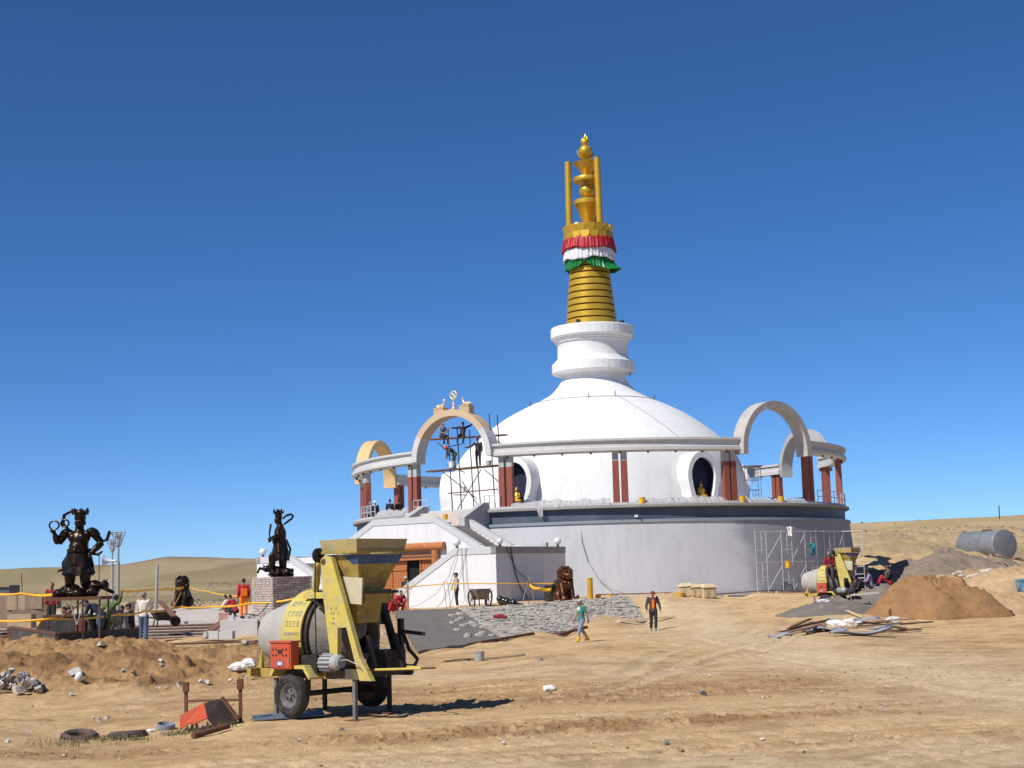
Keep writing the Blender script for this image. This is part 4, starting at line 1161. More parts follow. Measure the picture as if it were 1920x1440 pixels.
P_SIT = pose(pelvis=(0, 0, .10), chest=(0, .03, .42), neck=(0, .07, .63), head=(0, .12, .77), sl=(-.19, .05, .58), sr=(.19, .05, .58), el=(-.25, .16, .34), er=(.25, .16, .34), hl=(-.13, .36, .30), hr=(.13, .36, .30), pl=(-.1, .04, .10), pr=(.1, .04, .10), kl=(-.15, .42, .40), kr=(.15, .42, .40), al=(-.14, .60, .05), ar=(.14, .60, .05), look=(0, 1, -.3))
P_CHAIR = pose(pelvis=(0, 0, .10), chest=(0, .08, .42), neck=(0, .14, .62), head=(0, .20, .76), sl=(-.19, .11, .58), sr=(.19, .11, .58), el=(-.24, .2, .32), er=(.24, .2, .32), hl=(-.08, .38, .22), hr=(.08, .38, .22), pl=(-.1, .04, .08), pr=(.1, .04, .08), kl=(-.13, .44, .06), kr=(.13, .44, .06), al=(-.13, .50, -.36), ar=(.13, .46, -.36), look=(0, 1, -.35))
P_BEND = pose(pelvis=(0, -.08, .90), chest=(0, .16, 1.14), neck=(0, .34, 1.22), head=(0, .46, 1.26), sl=(-.19, .29, 1.20), sr=(.19, .29, 1.20), el=(-.2, .38, .94), er=(.2, .38, .94), hl=(-.14, .46, .72), hr=(.14, .46, .72), pl=(-.095, -.06, .88), pr=(.095, -.06, .88), look=(0, .7, -.7))
P_ARMS = pose(el=(-.48, .04, 1.40), hl=(-.74, .08, 1.46), er=(.47, .04, 1.46), hr=(.70, .06, 1.62), chest=(0, 0, 1.26))
# ------------------------------------------------------------------ bronze guardians and lions
def guardian(label, loc, rz, H, j, variant, wide=1.0):
    t = thing('guardian_statue', label, 'statue', loc, rz, 'bronze guardian statues')
    t.scale = (H * wide, H * wide, H)
    J = {k: Vector(v) for k, v in j.items() if k not in ('sash', 'held', 'demon')}
    b = MB()
    hd = J['head']
    b.ball(hd, (.115, .125, .145), 14, 10)
    b.ball(hd + Vector((0, .06, -.08)), (.09, .09, .08), 10, 8)
    b.tube([hd + Vector((0, .12, .02)), hd + Vector((0, .155, -.03))], [.02, .035], 8)
    for s in (-1, 1):
        b.ball(hd + Vector((s * .12, 0, -.02)), (.025, .04, .075), 8, 6)
        b.ball(hd + Vector((s * .05, .10, .04)), (.04, .03, .018), 8, 6)
    b.tube([J['neck'], hd], [.11, .09], 10)
    b.ball(J['chest'], (.27, .20, .22), 14, 10)
    b.ball(J['belly'], (.235, .205, .20), 14, 10)
    b.ball(J['pelvis'], (.25, .20, .17), 14, 10)
    b.tube([J['pelvis'], J['chest'], J['neck']], [.21, .22, .10], 12)
    for s, e, h in (('sl', 'el', 'hl'), ('sr', 'er', 'hr')):
        b.ball(J[s], .125, 10, 8)
        b.tube([J['chest'] * .4 + J[s] * .6, J[s], J[e]], [.11, .105, .085], 10)
        b.tube([J[e], J[e] * .5 + J[h] * .5, J[h]], [.088, .092, .05], 10)
        d = (J[h] - J[e]).normalized()
        b.ball(J[h] + d * .05, (.06, .05, .06), 8, 6)
        x, y, _ = frame_of(d)
        for q in range(4):
            o_ = J[h] + d * .08 + x * (.04 - .026 * q)
            b.tube([o_, o_ + d * .05 + y * .02, o_ + d * .05 + y * .06], .017, 6)
        b.tube([J[h] + d * .04 + x * .05, J[h] + d * .09 + x * .07 + y * .04], .018, 6)
    for p, k, a in (('pl', 'kl', 'al'), ('pr', 'kr', 'ar')):
        b.tube([J[p], J[k]], [.15, .105], 10)
        b.ball(J[k], .115, 10, 8)
        b.tube([J[k], J[k] * .6 + J[a] * .4, J[a]], [.10, .115, .075], 10)
        b.tube([J[a] + Vector((0, -.05, -.06)), J[a] + Vector((0, .20, -.07))], [.085, .06], 10)
        b.ball(J[a] + Vector((0, .24, -.04)), .05, 8, 6)
    grown(b.build('figure', BRONZE, t), .018, 3)
    # armour: shoulder guards, belt with boss, layered skirts
    for s in ('sl', 'sr'):
        sg = MB()
        for q in range(3):
            sg.ball(J[s] * (1 - .16 * q) + J['e' + s[1]] * .16 * q + Vector((0, 0, .02)), (.15 - .01 * q, .14, .085), 12, 8)
        grown(sg.build('shoulder_guard', BRONZE, t), .018, 1)
    bp = MB()
    for s in (-1, 1): bp.ball(J['chest'] + Vector((s * .11, .15, -.01)), (.11, .07, .12), 10, 8)
    bp.ball(J['belly'] + Vector((0, .19, .0)), (.11, .05, .10), 10, 8)
    grown(bp.build('breastplate', BRONZE, t), .016, 1)
    bl = MB().lathe([(.25, -.05), (.285, -.04), (.285, .04), (.25, .05)], 24, c=J['pelvis'] + Vector((0, 0, .13)), closed=True)
    bl.ball(J['pelvis'] + Vector((0, .26, .13)), (.07, .04, .07), 10, 8)
    bl.build('belt', BRONZE, t)
    sk = MB()
    n = 40
    for lay, (z0, z1, r0, r1) in enumerate(((.10, -.30, .28, .36), (.02, -.52, .25, .38))):
        vs = []
        for i in range(5):
            f = i / 4
            for q in range(n):
                a = 2 * math.pi * q / n
                r = (r0 + (r1 - r0) * f) * (1 + .06 * f * math.sin(a * (9 + lay * 4)) + .05 * f * math.sin(3 * a + lay))
                vs.append(J['pelvis'] + Vector((r * math.cos(a), r * .86 * math.sin(a), z0 + (z1 - z0) * f + .05 * f * math.sin(5 * a + lay * 2))))
        sk.add(vs, [(i * n + q, i * n + (q + 1) % n, i * n + n + (q + 1) % n, i * n + n + q) for i in range(4) for q in range(n)])
    sk.build('skirt', BRONZE, t)
    for s in (-1, 1):
        kl = J['kl'] if s < 0 else J['kr']
        gv = MB().lathe([(.10, .16), (.14, .12), (.135, 0), (.11, -.20), (.13, -.22)], 16, c=kl + Vector((0, 0, -.16)))
        gv.build('greave', BRONZE, t)
    # crown with leaf points
    cr_ = MB().lathe([(.125, 0), (.135, .04), (.13, .16), (.16, .20)], 20, c=hd + Vector((0, 0, .06)))
    for q in range(7):
        a = 2 * math.pi * q / 7 + .3
        p = hd + Vector((.14 * math.cos(a), .14 * math.sin(a), .22))
        cr_.tube([p, p * 1 + Vector((.035 * math.cos(a), .035 * math.sin(a), .08)), p + Vector((.05 * math.cos(a), .05 * math.sin(a), .17))], [.055, .042, .006], 6)
    cr_.ball(hd + Vector((0, 0, .24)), (.10, .10, .12), 10, 8)
    cr_.build('crown', BRONZE, t)
    # flying sash
    for path in j['sash']:
        MB().tube(path, [.034] + [.042] * (len(path) - 2) + [.026], 8).build('sash', BRONZE, t)
    for nm, pts, rr in j['held']:
        MB().tube(pts, rr, 8).build(nm, BRONZE, t)
    # craggy base with a crushed demon
    rk = MB()
    rng = random.Random(variant)
    for q in range(26):
        a = rng.random() * 6.28
        r_ = rng.random() ** .5
        rk.ball((r_ * .52 * math.cos(a), r_ * .40 * math.sin(a), rng.uniform(.02, .16)), (rng.uniform(.10, .22), rng.uniform(.10, .2), rng.uniform(.08, .17)), 8, 6, Matrix.Rotation(rng.random() * 3, 3, 'X'))
    grown(rk.build('rock_base', BRONZE, t), .026, 1)
    dm = MB()
    dx, dy = j['demon']
    dm.tube([(dx * .3, dy * .3, .22), (dx * .75, dy * .75, .26), (dx, dy, .22)], [.15, .17, .12], 10)
    dm.ball((dx * 1.15, dy * 1.15, .27), (.12, .12, .12), 10, 8)
    dm.tube([(dx * .9, dy * .9 - .1, .25), (dx * 1.2, dy * 1.2 - .22, .12), (dx * 1.45, dy * 1.45 - .2, .05)], [.065, .055, .045], 8)
    dm.tube([(dx * .9, dy * .9 + .12, .25), (dx * 1.25, dy * 1.25 + .2, .3), (dx * 1.42, dy * 1.42 + .2, .12)], [.065, .055, .045], 8)
    for s in (-1, 1): dm.tube([(dx * 1.18, dy * 1.18 + s * .06, .36), (dx * 1.24, dy * 1.24 + s * .10, .46)], [.035, .008], 6)
    grown(dm.build('crushed_demon', BRONZE, t), .02, 2)
    return t
Z = .36
JA = dict(pelvis=(0, 0, 1.10), belly=(0, .05, 1.32), chest=(0, .0, 1.58), neck=(0, 0, 1.82), head=(.03, .03, 2.0),
          sl=(-.31, 0, 1.73), el=(-.50, .05, 1.44), hl=(-.54, .18, 1.70), sr=(.31, 0, 1.73), er=(.52, -.08, 1.42), hr=(.36, .16, 1.14),
          pl=(-.14, 0, 1.02), pr=(.14, 0, 1.02), kl=(-.19, .08, .70), kr=(.17, .04, .70), al=(-.20, .0, .36), ar=(.20, .02, .36),
          sash=[[(-.28, -.05, 1.80), (-.45, -.08, 1.98), (-.42, -.08, 2.22), (-.20, -.05, 2.33), (-.02, -.04, 2.28)], [(.30, -.05, 1.70), (.52, -.12, 1.46), (.64, -.10, 1.50), (.72, -.06, 1.70), (.71, -.05, 1.74)], [(-.26, 0, 1.15), (-.42, -.05, .9), (-.40, -.02, .72), (-.52, .02, .68)], [(.24, .05, 1.15), (.52, .1, 1.10), (.62, .12, 1.18)]],
          held=[('ring', [(-.53 + .12 * math.cos(a), .22, 1.93 + .12 * math.sin(a)) for a in [6.2832 * k / 20 for k in range(21)]], .022), ('ring', [(-.32 + .10 * math.cos(a), .10, 1.98 + .10 * math.sin(a)) for a in [6.2832 * k / 20 for k in range(21)]], .022)],
          demon=(.52, -.05))
JB = dict(pelvis=(0, 0, 1.10), belly=(0, .05, 1.32), chest=(0, .0, 1.58), neck=(0, .02, 1.82), head=(0, .06, 2.0),
          sl=(-.31, 0, 1.73), el=(-.40, .10, 1.42), hl=(-.12, .34, 1.30), sr=(.31, 0, 1.73), er=(.40, -.02, 1.42), hr=(.14, .34, 1.36),
          pl=(-.14, .04, 1.02), pr=(.14, -.02, 1.02), kl=(-.16, .30, .74), kr=(.16, -.06, .70), al=(-.16, .30, .36), ar=(.18, -.16, .36),
          sash=[[(-.05, -.08, 2.02), (-.05, -.24, 2.14), (-.04, -.40, 2.18), (-.02, -.48, 2.12), (0, -.42, 2.02), (.04, -.24, 1.90), (.08, -.12, 1.82)], [(.2, -.22, 1.3), (.2, -.36, .95), (.2, -.30, .65), (.18, -.18, .5)], [(-.2, .25, 1.2), (-.22, .10, .8), (-.2, .3, .5), (-.2, .5, .36)]],
          held=[('sceptre', [(.0, .36, 1.25), (.02, .40, 1.5), (.05, .34, 1.85)], [.02, .03, .04])],
          demon=(-.1, .45))
pa = at(148, 1117, 46.5)
def mirror(j):
    sw = {'sl': 'sr', 'sr': 'sl', 'el': 'er', 'er': 'el', 'hl': 'hr', 'hr': 'hl', 'pl': 'pr', 'pr': 'pl', 'kl': 'kr', 'kr': 'kl', 'al': 'ar', 'ar': 'al'}
    m = lambda p: (-p[0],) + tuple(p[1:])
    d = {sw.get(k, k): m(v) for k, v in j.items() if k not in ('sash', 'held')}
    d['sash'] = [[m(p) for p in path] for path in j['sash']]
    d['held'] = [(n_, [m(p) for p in pts], r_) for n_, pts, r_ in j['held']]
    return d
guardian('dark bronze guardian statue with raised ring, standing on the rusty frame by the lamp posts', pa, R(172), 1.13, mirror(JA), 3, 1.16)
pb = at(522, 1079, 58)
guardian('dark bronze guardian statue in profile, standing on the square brick plinth', (pb.x, pb.y + .55, pb.z - .03), R(98), 1.10, JB, 5, .96)

def lion(label, loc, rz, s, m1, m2):
    t = thing('guardian_lion', label, 'lion statue', loc, rz, 'bronze guardian lions')
    t.scale = (s, s, s)
    b = MB()
    b.ball((0, -.38, .42), (.40, .42, .42), 14, 10)
    b.tube([(0, -.38, .5), (0, -.05, .80), (0, .12, 1.12)], [.40, .38, .30], 14)
    b.ball((0, .15, .92), (.34, .26, .34), 14, 10)
    for sx in (-1, 1):
        b.tube([(sx * .25, .16, .95), (sx * .27, .34, .50), (sx * .27, .38, .20)], [.15, .105, .10], 10)
        b.ball((sx * .28, .38, .12), (.15, .20, .12), 10, 8)
        for q in (-1, 0, 1): b.ball((sx * .28 + q * .075, .54, .09), (.05, .07, .075), 8, 6)
        b.ball((sx * .34, -.22, .34), (.20, .36, .30), 12, 8)
        b.ball((sx * .38, .06, .12), (.13, .22, .11), 10, 8)
        b.ball((sx * .17, .22, 1.04), (.12, .10, .10), 8, 6)
    b.ball((0, .20, 1.42), (.30, .30, .28), 14, 10)
    b.ball((0, .46, 1.36), (.20, .16, .13), 12, 8)     # muzzle
    b.ball((0, .42, 1.22), (.17, .15, .07), 12, 8)     # jaw
    b.ball((0, .60, 1.42), (.07, .05, .05), 8, 6)      # nose
    for sx in (-1, 1):
        b.ball((sx * .12, .44, 1.50), (.07, .06, .06), 8, 6)
        b.tube([(sx * .05, .46, 1.56), (sx * .17, .44, 1.60), (sx * .23, .38, 1.55)], [.035, .045, .02], 8)
        b.ball((sx * .27, .22, 1.60), (.06, .04, .09), 8, 6)
    b.tube([(0, -.75, .3), (0, -.88, .6), (0, -.80, .95)], [.10, .13, .05], 8)
    grown(b.build('body', m1, t), .022, 2)
    mn = MB()
    rng = random.Random(4)
    for k in range(170):
        a = rng.uniform(-2.5, 2.5) + math.pi * 1.5
        zz = rng.uniform(.95, 1.78)
        rr = .34 if zz < 1.6 else .34 - (zz - 1.6) * 1.1
        p = (rr * math.cos(a) * (1 + .1 * (1.4 - zz)), .08 + rr * math.sin(a), zz)
        mn.ball(p, rng.uniform(.055, .085), 7, 5)
    o = mn.build('mane', m1, t)
    o['label'] = 'tight round curls of the mane'
    MB().tube([(.29 * math.cos(a), .16 + .30 * math.sin(a), 1.08 - .06 * math.sin(a)) for a in [6.2832 * k / 20 for k in range(21)]], .03, 6).build('collar', m2, t)
    MB().ball((0, .50, .98), .07, 10, 8).build('bell', m2, t)
    MB().ball((.28, .50, .20), .19, 14, 10).build('ball', m2, t)
    cb = MB()
    cb.ball((-.36, .55, .20), (.12, .16, .12), 10, 8); cb.ball((-.36, .70, .32), .09, 10, 8); cb.tube([(-.36, .65, .2), (-.36, .74, .05)], .04, 8)
    grown(cb.build('cub', m1, t), .02, 1)
    return t
g = gp(1060, 1131)
lion('reddish bronze guardian lion sitting by the white stair block with yellow tape tied round it', (g.x, g.y + .4, g.z), R(205), 1.06, BRONZE2, BRONZE2)
pl_ = at(343, 1139, 103)
lion('dark bronze guardian lion seated far out on the plaza before the grassy hills', pl_, R(165), 1.18, BRONZE, BRONZE2)
# ------------------------------------------------------------------ plaza, steps, embankment
def vec2(px, py, Y): return at(px, py, Y)
PZ = 1.0
pzb = MB()
xl, xr = -44.0, -9.2
pzb.box(((xl + xr) / 2, 87, PZ - .25), (xr - xl, 48, .5))
o = pzb.build('plaza', PAVE, None, smooth=False); o['kind'] = 'structure'
so_ = MB().box((-13.0, 60, .2), (.1, .1, .1))
stp = bpy.data.objects.new('plaza_steps', None); COL.objects.link(stp); stp['kind'] = 'structure'
for k in range(5):
    y0 = 57.2 + 1.16 * k
    top = .56 + .088 * k
    x1 = -11.2 + .25 * k
    MB().box(((-34 + x1) / 2, (y0 + 63.1) / 2, top - .2), (x1 + 34, 63.1 - y0, .4)).build('step', mat('dusty_step', (.36, .31, .26), .9, var=.15, scale=2, dirt=(.28, .22, .16), dscale=1) if k % 2 else mat('dusty_step_pale', (.42, .37, .32), .9, var=.15, scale=2, dirt=(.30, .24, .18), dscale=1), stp, smooth=False)
    MB().bar((-30, y0 - .02, top - .03), (x1 - .2, y0 - .05, top - .03), .05, .05).build('edge_board', WOODD, stp, smooth=False)
# brick plinth of the profile statue
pl0 = at(512, 1150, 57.2)
PLr = R(-38)
plc = Vector((pl0.x, pl0.y, 0))
pt = thing('brick_plinth', 'square plinth of pale bricks under the profile guardian statue', 'plinth', (0, 0, 0))
c_, s_ = math.cos(PLr), math.sin(PLr)
def PL(a, b, z_):   # a along the right (shaded) face, b along the left (sunlit) face; corner at 0,0
    ra, rb = Vector((math.cos(R(42)), math.sin(R(42)), 0)), Vector((-math.cos(R(48)), math.sin(R(48)), 0))
    return plc + ra * a + rb * b + Vector((0, 0, z_))
WA, WB = 1.78, 1.45
bz0, bz1 = 1.13, 2.70
ra, rb = Vector((math.cos(R(42)), math.sin(R(42)), 0)), Vector((-math.cos(R(48)), math.sin(R(48)), 0))
MB().hexa([PL(.05, .05, bz0), PL(WA - .05, .05, bz0), PL(WA - .05, WB - .05, bz0), PL(.05, WB - .05, bz0)], [PL(.05, .05, bz1 - .02), PL(WA - .05, .05, bz1 - .02), PL(WA - .05, WB - .05, bz1 - .02), PL(.05, WB - .05, bz1 - .02)]).build('brick_core', BRICKD, pt, smooth=False)
bme = []
for q in range(5):
    bme.append(MB().box((0, 0, 0), (1, 1, 1)).mesh('brick', False))
    bme[-1].materials.append((BRICK, mat('reddish_brick', (.40, .27, .22), .9, var=.2, scale=3, dirt=(.50, .45, .41), dscale=6, damt=.8), BRICK, mat('grey_brick', (.38, .34, .32), .9, var=.15, scale=3), BRICK)[q])
rng = random.Random(11)
NC = 17
for k in range(NC):
    zz = bz0 + (bz1 - bz0) * (k + .5) / NC
    hh = (bz1 - bz0) / NC * .86
    for face, Wd, dirv, nrm in (('a', WA, ra, -rb), ('b', WB, rb, -ra)):
        x = -.125 * (k % 2) - .02
        while x < Wd - .02:
            w = .25 if rng.random() < .9 else .13
            x0, x1 = max(x, .0), min(x + w - .014, Wd)
            if x1 - x0 > .04:
                o = share('brick', bme[rng.randrange(5)], pt, plc + dirv * ((x0 + x1) / 2) + nrm * (.02 + rng.uniform(-.008, .010)) - nrm * .06 + Vector((0, 0, zz)), (0, 0, math.atan2(dirv.y, dirv.x) + rng.uniform(-.02, .02)), (x1 - x0, .12, hh))
            x += w
for k in range(2):      # stub course stepping out at the foot
    for q in range(7):
        share('brick', bme[rng.randrange(5)], pt, plc + rb * (WB + .05 + .25 * (q % 3)) + ra * (-.02) + Vector((0, 0, bz0 + .05 + .09 * (k if q < 4 else 0))) - rb * .1 * k, (0, 0, math.atan2(rb.y, rb.x)), (.24, .12, .08))
MB().hexa([PL(-.15, -.1, .2), PL(WA + 1.2, -.1, .2), PL(WA + 1.2, WB + .6, .2), PL(-.15, WB + .6, .2)], [PL(-.15, -.1, bz0), PL(WA + 1.2, -.1, bz0), PL(WA + 1.2, WB + .6, bz0), PL(-.15, WB + .6, bz0)]).build('concrete_footing', GREYC, pt, smooth=False)
g = at(448, 1176, 57.5)
MB().box((g.x, g.y + .3, .75), (1.4, 1.2, .72), R(4)).build('concrete_footing', LIGHTC, pt, smooth=False)

# stone embankment
emb = bpy.data.objects.new('stone_embankment', None); COL.objects.link(emb)
tag(emb, 'sloping stone faced embankment below the white stairs, its near end freshly mortared and bare', 'embankment')
A = [at(741, 1147, 72), at(860, 1142, 73), at(930, 1139.5, 74), at(1060, 1128.5, 77.5), at(1178, 1119, 81.5)]     # top edge
B = [at(785, 1223, 62), at(940, 1200, 66.5), at(1000, 1192, 68.5), at(1120, 1178, 72.5), at(1213, 1166, 76.5)]    # foot
def along(P, f):
    f = max(0, min(.99999, f)) * (len(P) - 1)
    i = int(f)
    return P[i] + (P[i + 1] - P[i]) * (f - i)
# explicit split: smooth part spans the first quarter
def patch(f0, f1, n, m, nm, mt, lift, amp):
    vs, fs = [], []
    for i in range(n + 1):
        f = f0 + (f1 - f0) * i / n
        for j in range(m + 1):
            v_ = j / m
            p = along(A, f) * (1 - v_) + along(B, f) * v_
            p = p + Vector((0, 0, lift + amp * float(fbm(np.array([p.x * 2.5]), np.array([p.y * 2.5]), 3, 5)[0])))
            vs.append(p)
    k = len(vs)
    vs += [p - Vector((0, 0, .5)) for p in vs]
    w = m + 1
    for i in range(n):
        for j in range(m):
            a = i * w + j
            fs.append((a, a + w, a + w + 1, a + 1))
    ed = [i * w for i in range(n + 1)] + [n * w + j for j in range(1, w)] + [i * w + m for i in range(n - 1, -1, -1)] + [j for j in range(m - 1, 0, -1)]
    for q in range(len(ed)):
        a, b = ed[q], ed[(q + 1) % len(ed)]
        fs.append((a, b, b + k, a + k))
    return MB().add(vs, fs).build(nm, mt, emb, ang=50)
patch(0, .25, 20, 16, 'bare_mortar', MORTAR, .06, .05)
patch(.25, 1, 60, 16, 'mortar_bed', MORTARL, .05, .05)
stm = []
for q in range(8):
    b = MB()
    rr = random.Random(q)
    n = 7
    lo = [(math.cos(6.283 * k / n) * rr.uniform(.7, 1.1), math.sin(6.283 * k / n) * rr.uniform(.7, 1.1), -.5) for k in range(n)]
    hi = [(x * .75, y * .75, .5 + rr.uniform(-.15, .15)) for x, y, _ in lo]
    b.add(lo + hi, [tuple(range(n - 1, -1, -1)), tuple(range(n, 2 * n))] + [(i, (i + 1) % n, n + (i + 1) % n, n + i) for i in range(n)])
    me = b.mesh('stone', False)
    me.materials.append((STONE, mat('grey_flagstone', (.31, .27, .235), .9, var=.2, scale=5, bump=.4), STONED)[q % 3 if q < 6 else 0])
    stm.append(me)
def emb_n(f, v_):
    e = .01
    a = along(A, f) * (1 - v_) + along(B, f) * v_
    d1 = (along(A, min(f + e, 1)) - along(A, f - e if f > e else 0)).normalized()
    d2 = (along(B, f) - along(A, f)).normalized()
    n_ = d2.cross(d1)
    if n_.z < 0: n_ = -n_
    return a, d1, n_.normalized()
rng = random.Random(21)
rows = 15
cnt = 0
for r_ in range(rows):
    f = .265 + rng.random() * .02
    while f < .985 and cnt < 278:
        v_ = (r_ + .5 + rng.uniform(-.25, .25)) / rows
        a, d1, n_ = emb_n(f, v_)
        sk = rng.uniform(.24, .46)
        if rng.random() < .9:
            o = share('stone', stm[rng.randrange(8)], emb, a + n_ * (.035 + .02 * rng.random()), (0, 0, 0), (sk, rng.uniform(.10, .17), rng.uniform(.06, .11)))
            x = d1
            y = n_.cross(x)
            o.rotation_euler = (Matrix((x, y, n_)).transposed() @ Matrix.Rotation(rng.uniform(-.7, .3), 3, 'Z') @ Matrix.Rotation(rng.uniform(-.45, .25), 3, 'X')).to_euler()
            cnt += 1
        f += sk * 2.75 / 26
sm_ = MB()
for q in range(620):
    a, d1, n_ = emb_n(.26 + .73 * rng.random(), rng.random())
    w_, h_ = rng.uniform(.07, .17), rng.uniform(.05, .10)
    x = (d1 + n_.cross(d1) * rng.uniform(-.7, .2)).normalized()
    sm_.add(*_slab(a + n_ * (.05 + .02 * rng.random()), x, n_.cross(x), (n_ + x * rng.uniform(-.3, .3)).normalized(), w_ * 2, h_ * 2, .07))
o = sm_.build('small_stones', STONE, emb, smooth=False); o['kind'] = 'stuff'
for (px, py) in ((848, 1157), (862, 1153), (888, 1153), (848, 1169), (857, 1166), (864, 1162), (868, 1177), (879, 1176), (884, 1169), (895, 1165), (893, 1176), (859, 1185), (903, 1188), (880, 1193), (896, 1193), (874, 1197), (921, 1193), (905, 1178)):
    g_ = None
    best = 1e9
    for fi in range(0, 40):
        for vi in range(1, 20):
            a, d1, n_ = emb_n(fi / 40 * .36, vi / 20)
            d = a - E0
            zz = d.dot(fwd)
            ex = (CX + F * d.dot(rgt) / zz - px) ** 2 + (CY - F * d.dot(upv) / zz - py) ** 2
            if ex < best: best, g_ = ex, (a, d1, n_)
    a, d1, n_ = g_
    o = share('stone', stm[rng.randrange(2) * 6], emb, a + n_ * .085, (0, 0, 0), (rng.uniform(.18, .3), rng.uniform(.10, .15), .10))
    o.rotation_euler = (Matrix((d1, n_.cross(d1), n_)).transposed() @ Matrix.Rotation(rng.uniform(-.7, .2), 3, 'Z')).to_euler()
# kerb planks at the foot of the embankment
for i, ((x0, y0, Y0), (x1, y1, Y1)) in enumerate((((900, 1207, 65), (1000, 1194, 68)), ((1048, 1190, 69), (1100, 1183, 71)), ((1160, 1174, 73.5), (1262, 1163, 74.5)))):
    p, q = at(x0, y0, Y0), at(x1, y1, Y1)
    p.z = max(p.z, hz(p.x, p.y) + .06); q.z = max(q.z, hz(q.x, q.y) + .06)
    tag(MB().bar(p, q, .16 if i < 2 else .5, .10).build('plank', (WOODD, RUST, WOODP)[i], None, smooth=False), ('dark plank along the foot of the embankment near the bare mortar end', 'short dark plank at the embankment foot just beside the walker in boots', 'long pale timber baulk lying at the embankment corner behind the jacketed walker')[i], 'plank', 'planks at the embankment foot')

# ------------------------------------------------------------------ heaps on the ramp side
def heap(name, label, cx, cy, rx, ry, h, mt, seed, z0, ang=0, rough=.10, pw=1.25):
    b = MB()
    n, m = 64, 26
    vs, fs = [], []
    for i in range(m + 1):
        r = i / m
        for k in range(n):
            a = 2 * math.pi * k / n
            wob = 1 + .16 * math.sin(2 * a + seed) + .10 * math.sin(5 * a + seed * 2)
            x, y = rx * r * wob * math.cos(a), ry * r * wob * math.sin(a)
            X, Y = x * math.cos(ang) - y * math.sin(ang) + cx, x * math.sin(ang) + y * math.cos(ang) + cy
            vs.append([X, Y, r])
    X, Y, rr = np.array(vs).T
    zz = h * np.clip(1 - rr ** pw, 0, 1) ** .9 * (1 + .35 * fbm(X * .5, Y * .5, 3, seed)) + rough * fbm(X * 1.6, Y * 1.6, 4, seed + 3) * (1 - rr) + rough * .35 * fbm(X * 7, Y * 7, 2, seed + 5)
    gz = base_z(X, Y) if z0 is None else np.full(len(X), z0)
    Zs = np.where(rr > .97, gz - .25, gz + zz)
    b.add(list(zip(X, Y, Zs)), [(i * n + k, (i + 1) * n + k, (i + 1) * n + (k + 1) % n, i * n + (k + 1) % n) for i in range(m) for k in range(n)])
    return tag(b.build(name, mt, None, ang=60), label, 'heap')
SANDO = mat('orange_sand', (.275, .148, .062), .95, var=.28, scale=2.2, bump=1.0, bscale=7, dirt=(.20, .125, .07), dscale=1.1, damt=.9)
GRAV = mat('grey_gravel', (.16, .14, .12), .95, var=.3, scale=14, bump=.8, bscale=22, dirt=(.31, .25, .18), dscale=.8, damt=.7)
EARTH = mat('brown_earth', (.21, .165, .125), .95, var=.25, scale=3, bump=.8, bscale=9, dirt=(.34, .26, .17), dscale=.7, damt=.7)
c1 = at(1752, 1150, 70.5)
heap('sand_heap', 'big orange brown sand heap beside the grey gravel heap', c1.x + .15, c1.y + .3, 3.0, 2.7, 1.9, SANDO, 2, -.15, rough=.6, pw=1.8)
c2 = at(1560, 1150, 73.5)
heap('gravel_heap', 'dark grey gravel heap in front of the far mixer', c2.x, c2.y, 3.9, 3.4, 1.0, GRAV, 5, -.05, rough=.35)
c3 = at(1665, 1105, 76)
heap('gravel_heap', 'upper gravel mound that the squatting men sit on', c3.x, c3.y, 3.2, 2.2, 1.35, GRAV, 9, .2)
c4 = at(1780, 1060, 105)
heap('earth_mound', 'large grey brown earth mound with rubble behind the orange sand heap', c4.x, c4.y, 9.5, 5.5, 2.9, EARTH, 12, .5, rough=.5, pw=1.5)
c5 = at(1925, 1110, 84)
heap('earth_mound', 'sandy earth bank at the photo edge below the metal tank', c5.x, c5.y, 5.5, 5, 2.6, mat('orange_tan_earth', (.42, .29, .155), .95, var=.25, scale=2, bump=.8, bscale=8, dirt=(.28, .20, .13), dscale=.6, damt=.8), 15, -.1, rough=.4)
c6 = at(1690, 1050, 120)
heap('earth_mound', 'gullied tan earth mound behind the far mixer hopper', c6.x, c6.y, 6.5, 6, 2.0, mat('tan_earth', (.42, .31, .18), .95, var=.25, scale=2, bump=.8, bscale=8, dirt=(.24, .17, .10), dscale=.6, damt=.7), 18, .8, rough=.45, pw=1.3)
c7 = at(1895, 1156, 73)
heap('sand_heap', 'low trampled sand spread out between the orange heap and the photo edge', c7.x, c7.y, 3.2, 2.6, .95, MATS['orange_tan_earth'], 24, -.15, rough=.5, pw=1.3)
c8 = at(1870, 1052, 113)
heap('earth_mound', 'low brown bank heaped against the foot of the metal tank', c8.x, c8.y, 3.6, 2.2, .9, MATS['tan_earth'], 31, 2.0, rough=.4, pw=1.3)

# ------------------------------------------------------------------ tank on the hill
tk = at(1884, 1021, 119)
t = thing('metal_tank', 'big cylindrical metal tank lying on its side on the sandy rise', 'tank', (0, 0, 0))
axd = Vector((-.37, .93, .0)).normalized()
tx, ty, tz = frame_of(axd)
AXM = Matrix((tx, ty, axd)).transposed()
MB().lathe([(0, -.12), (.6, -.10), (1.05, -.03), (1.17, .0), (1.18, .02), (1.18, 4.6), (1.0, 4.65), (0, 4.7)], 48, c=tk, axis=AXM).build('shell', TANKM, t, ang=30)
MB().lathe([(1.18, .0), (1.205, .0), (1.205, .10), (1.18, .10)], 48, c=tk, axis=AXM, closed=True).build('end_ring', STEEL, t, ang=30)
for d in (1.7, 3.4):
    MB().lathe([(1.18, d), (1.19, d), (1.19, d + .08), (1.18, d + .08)], 48, c=tk, axis=AXM, closed=True).build('weld_seam', TANKM, t, ang=30)
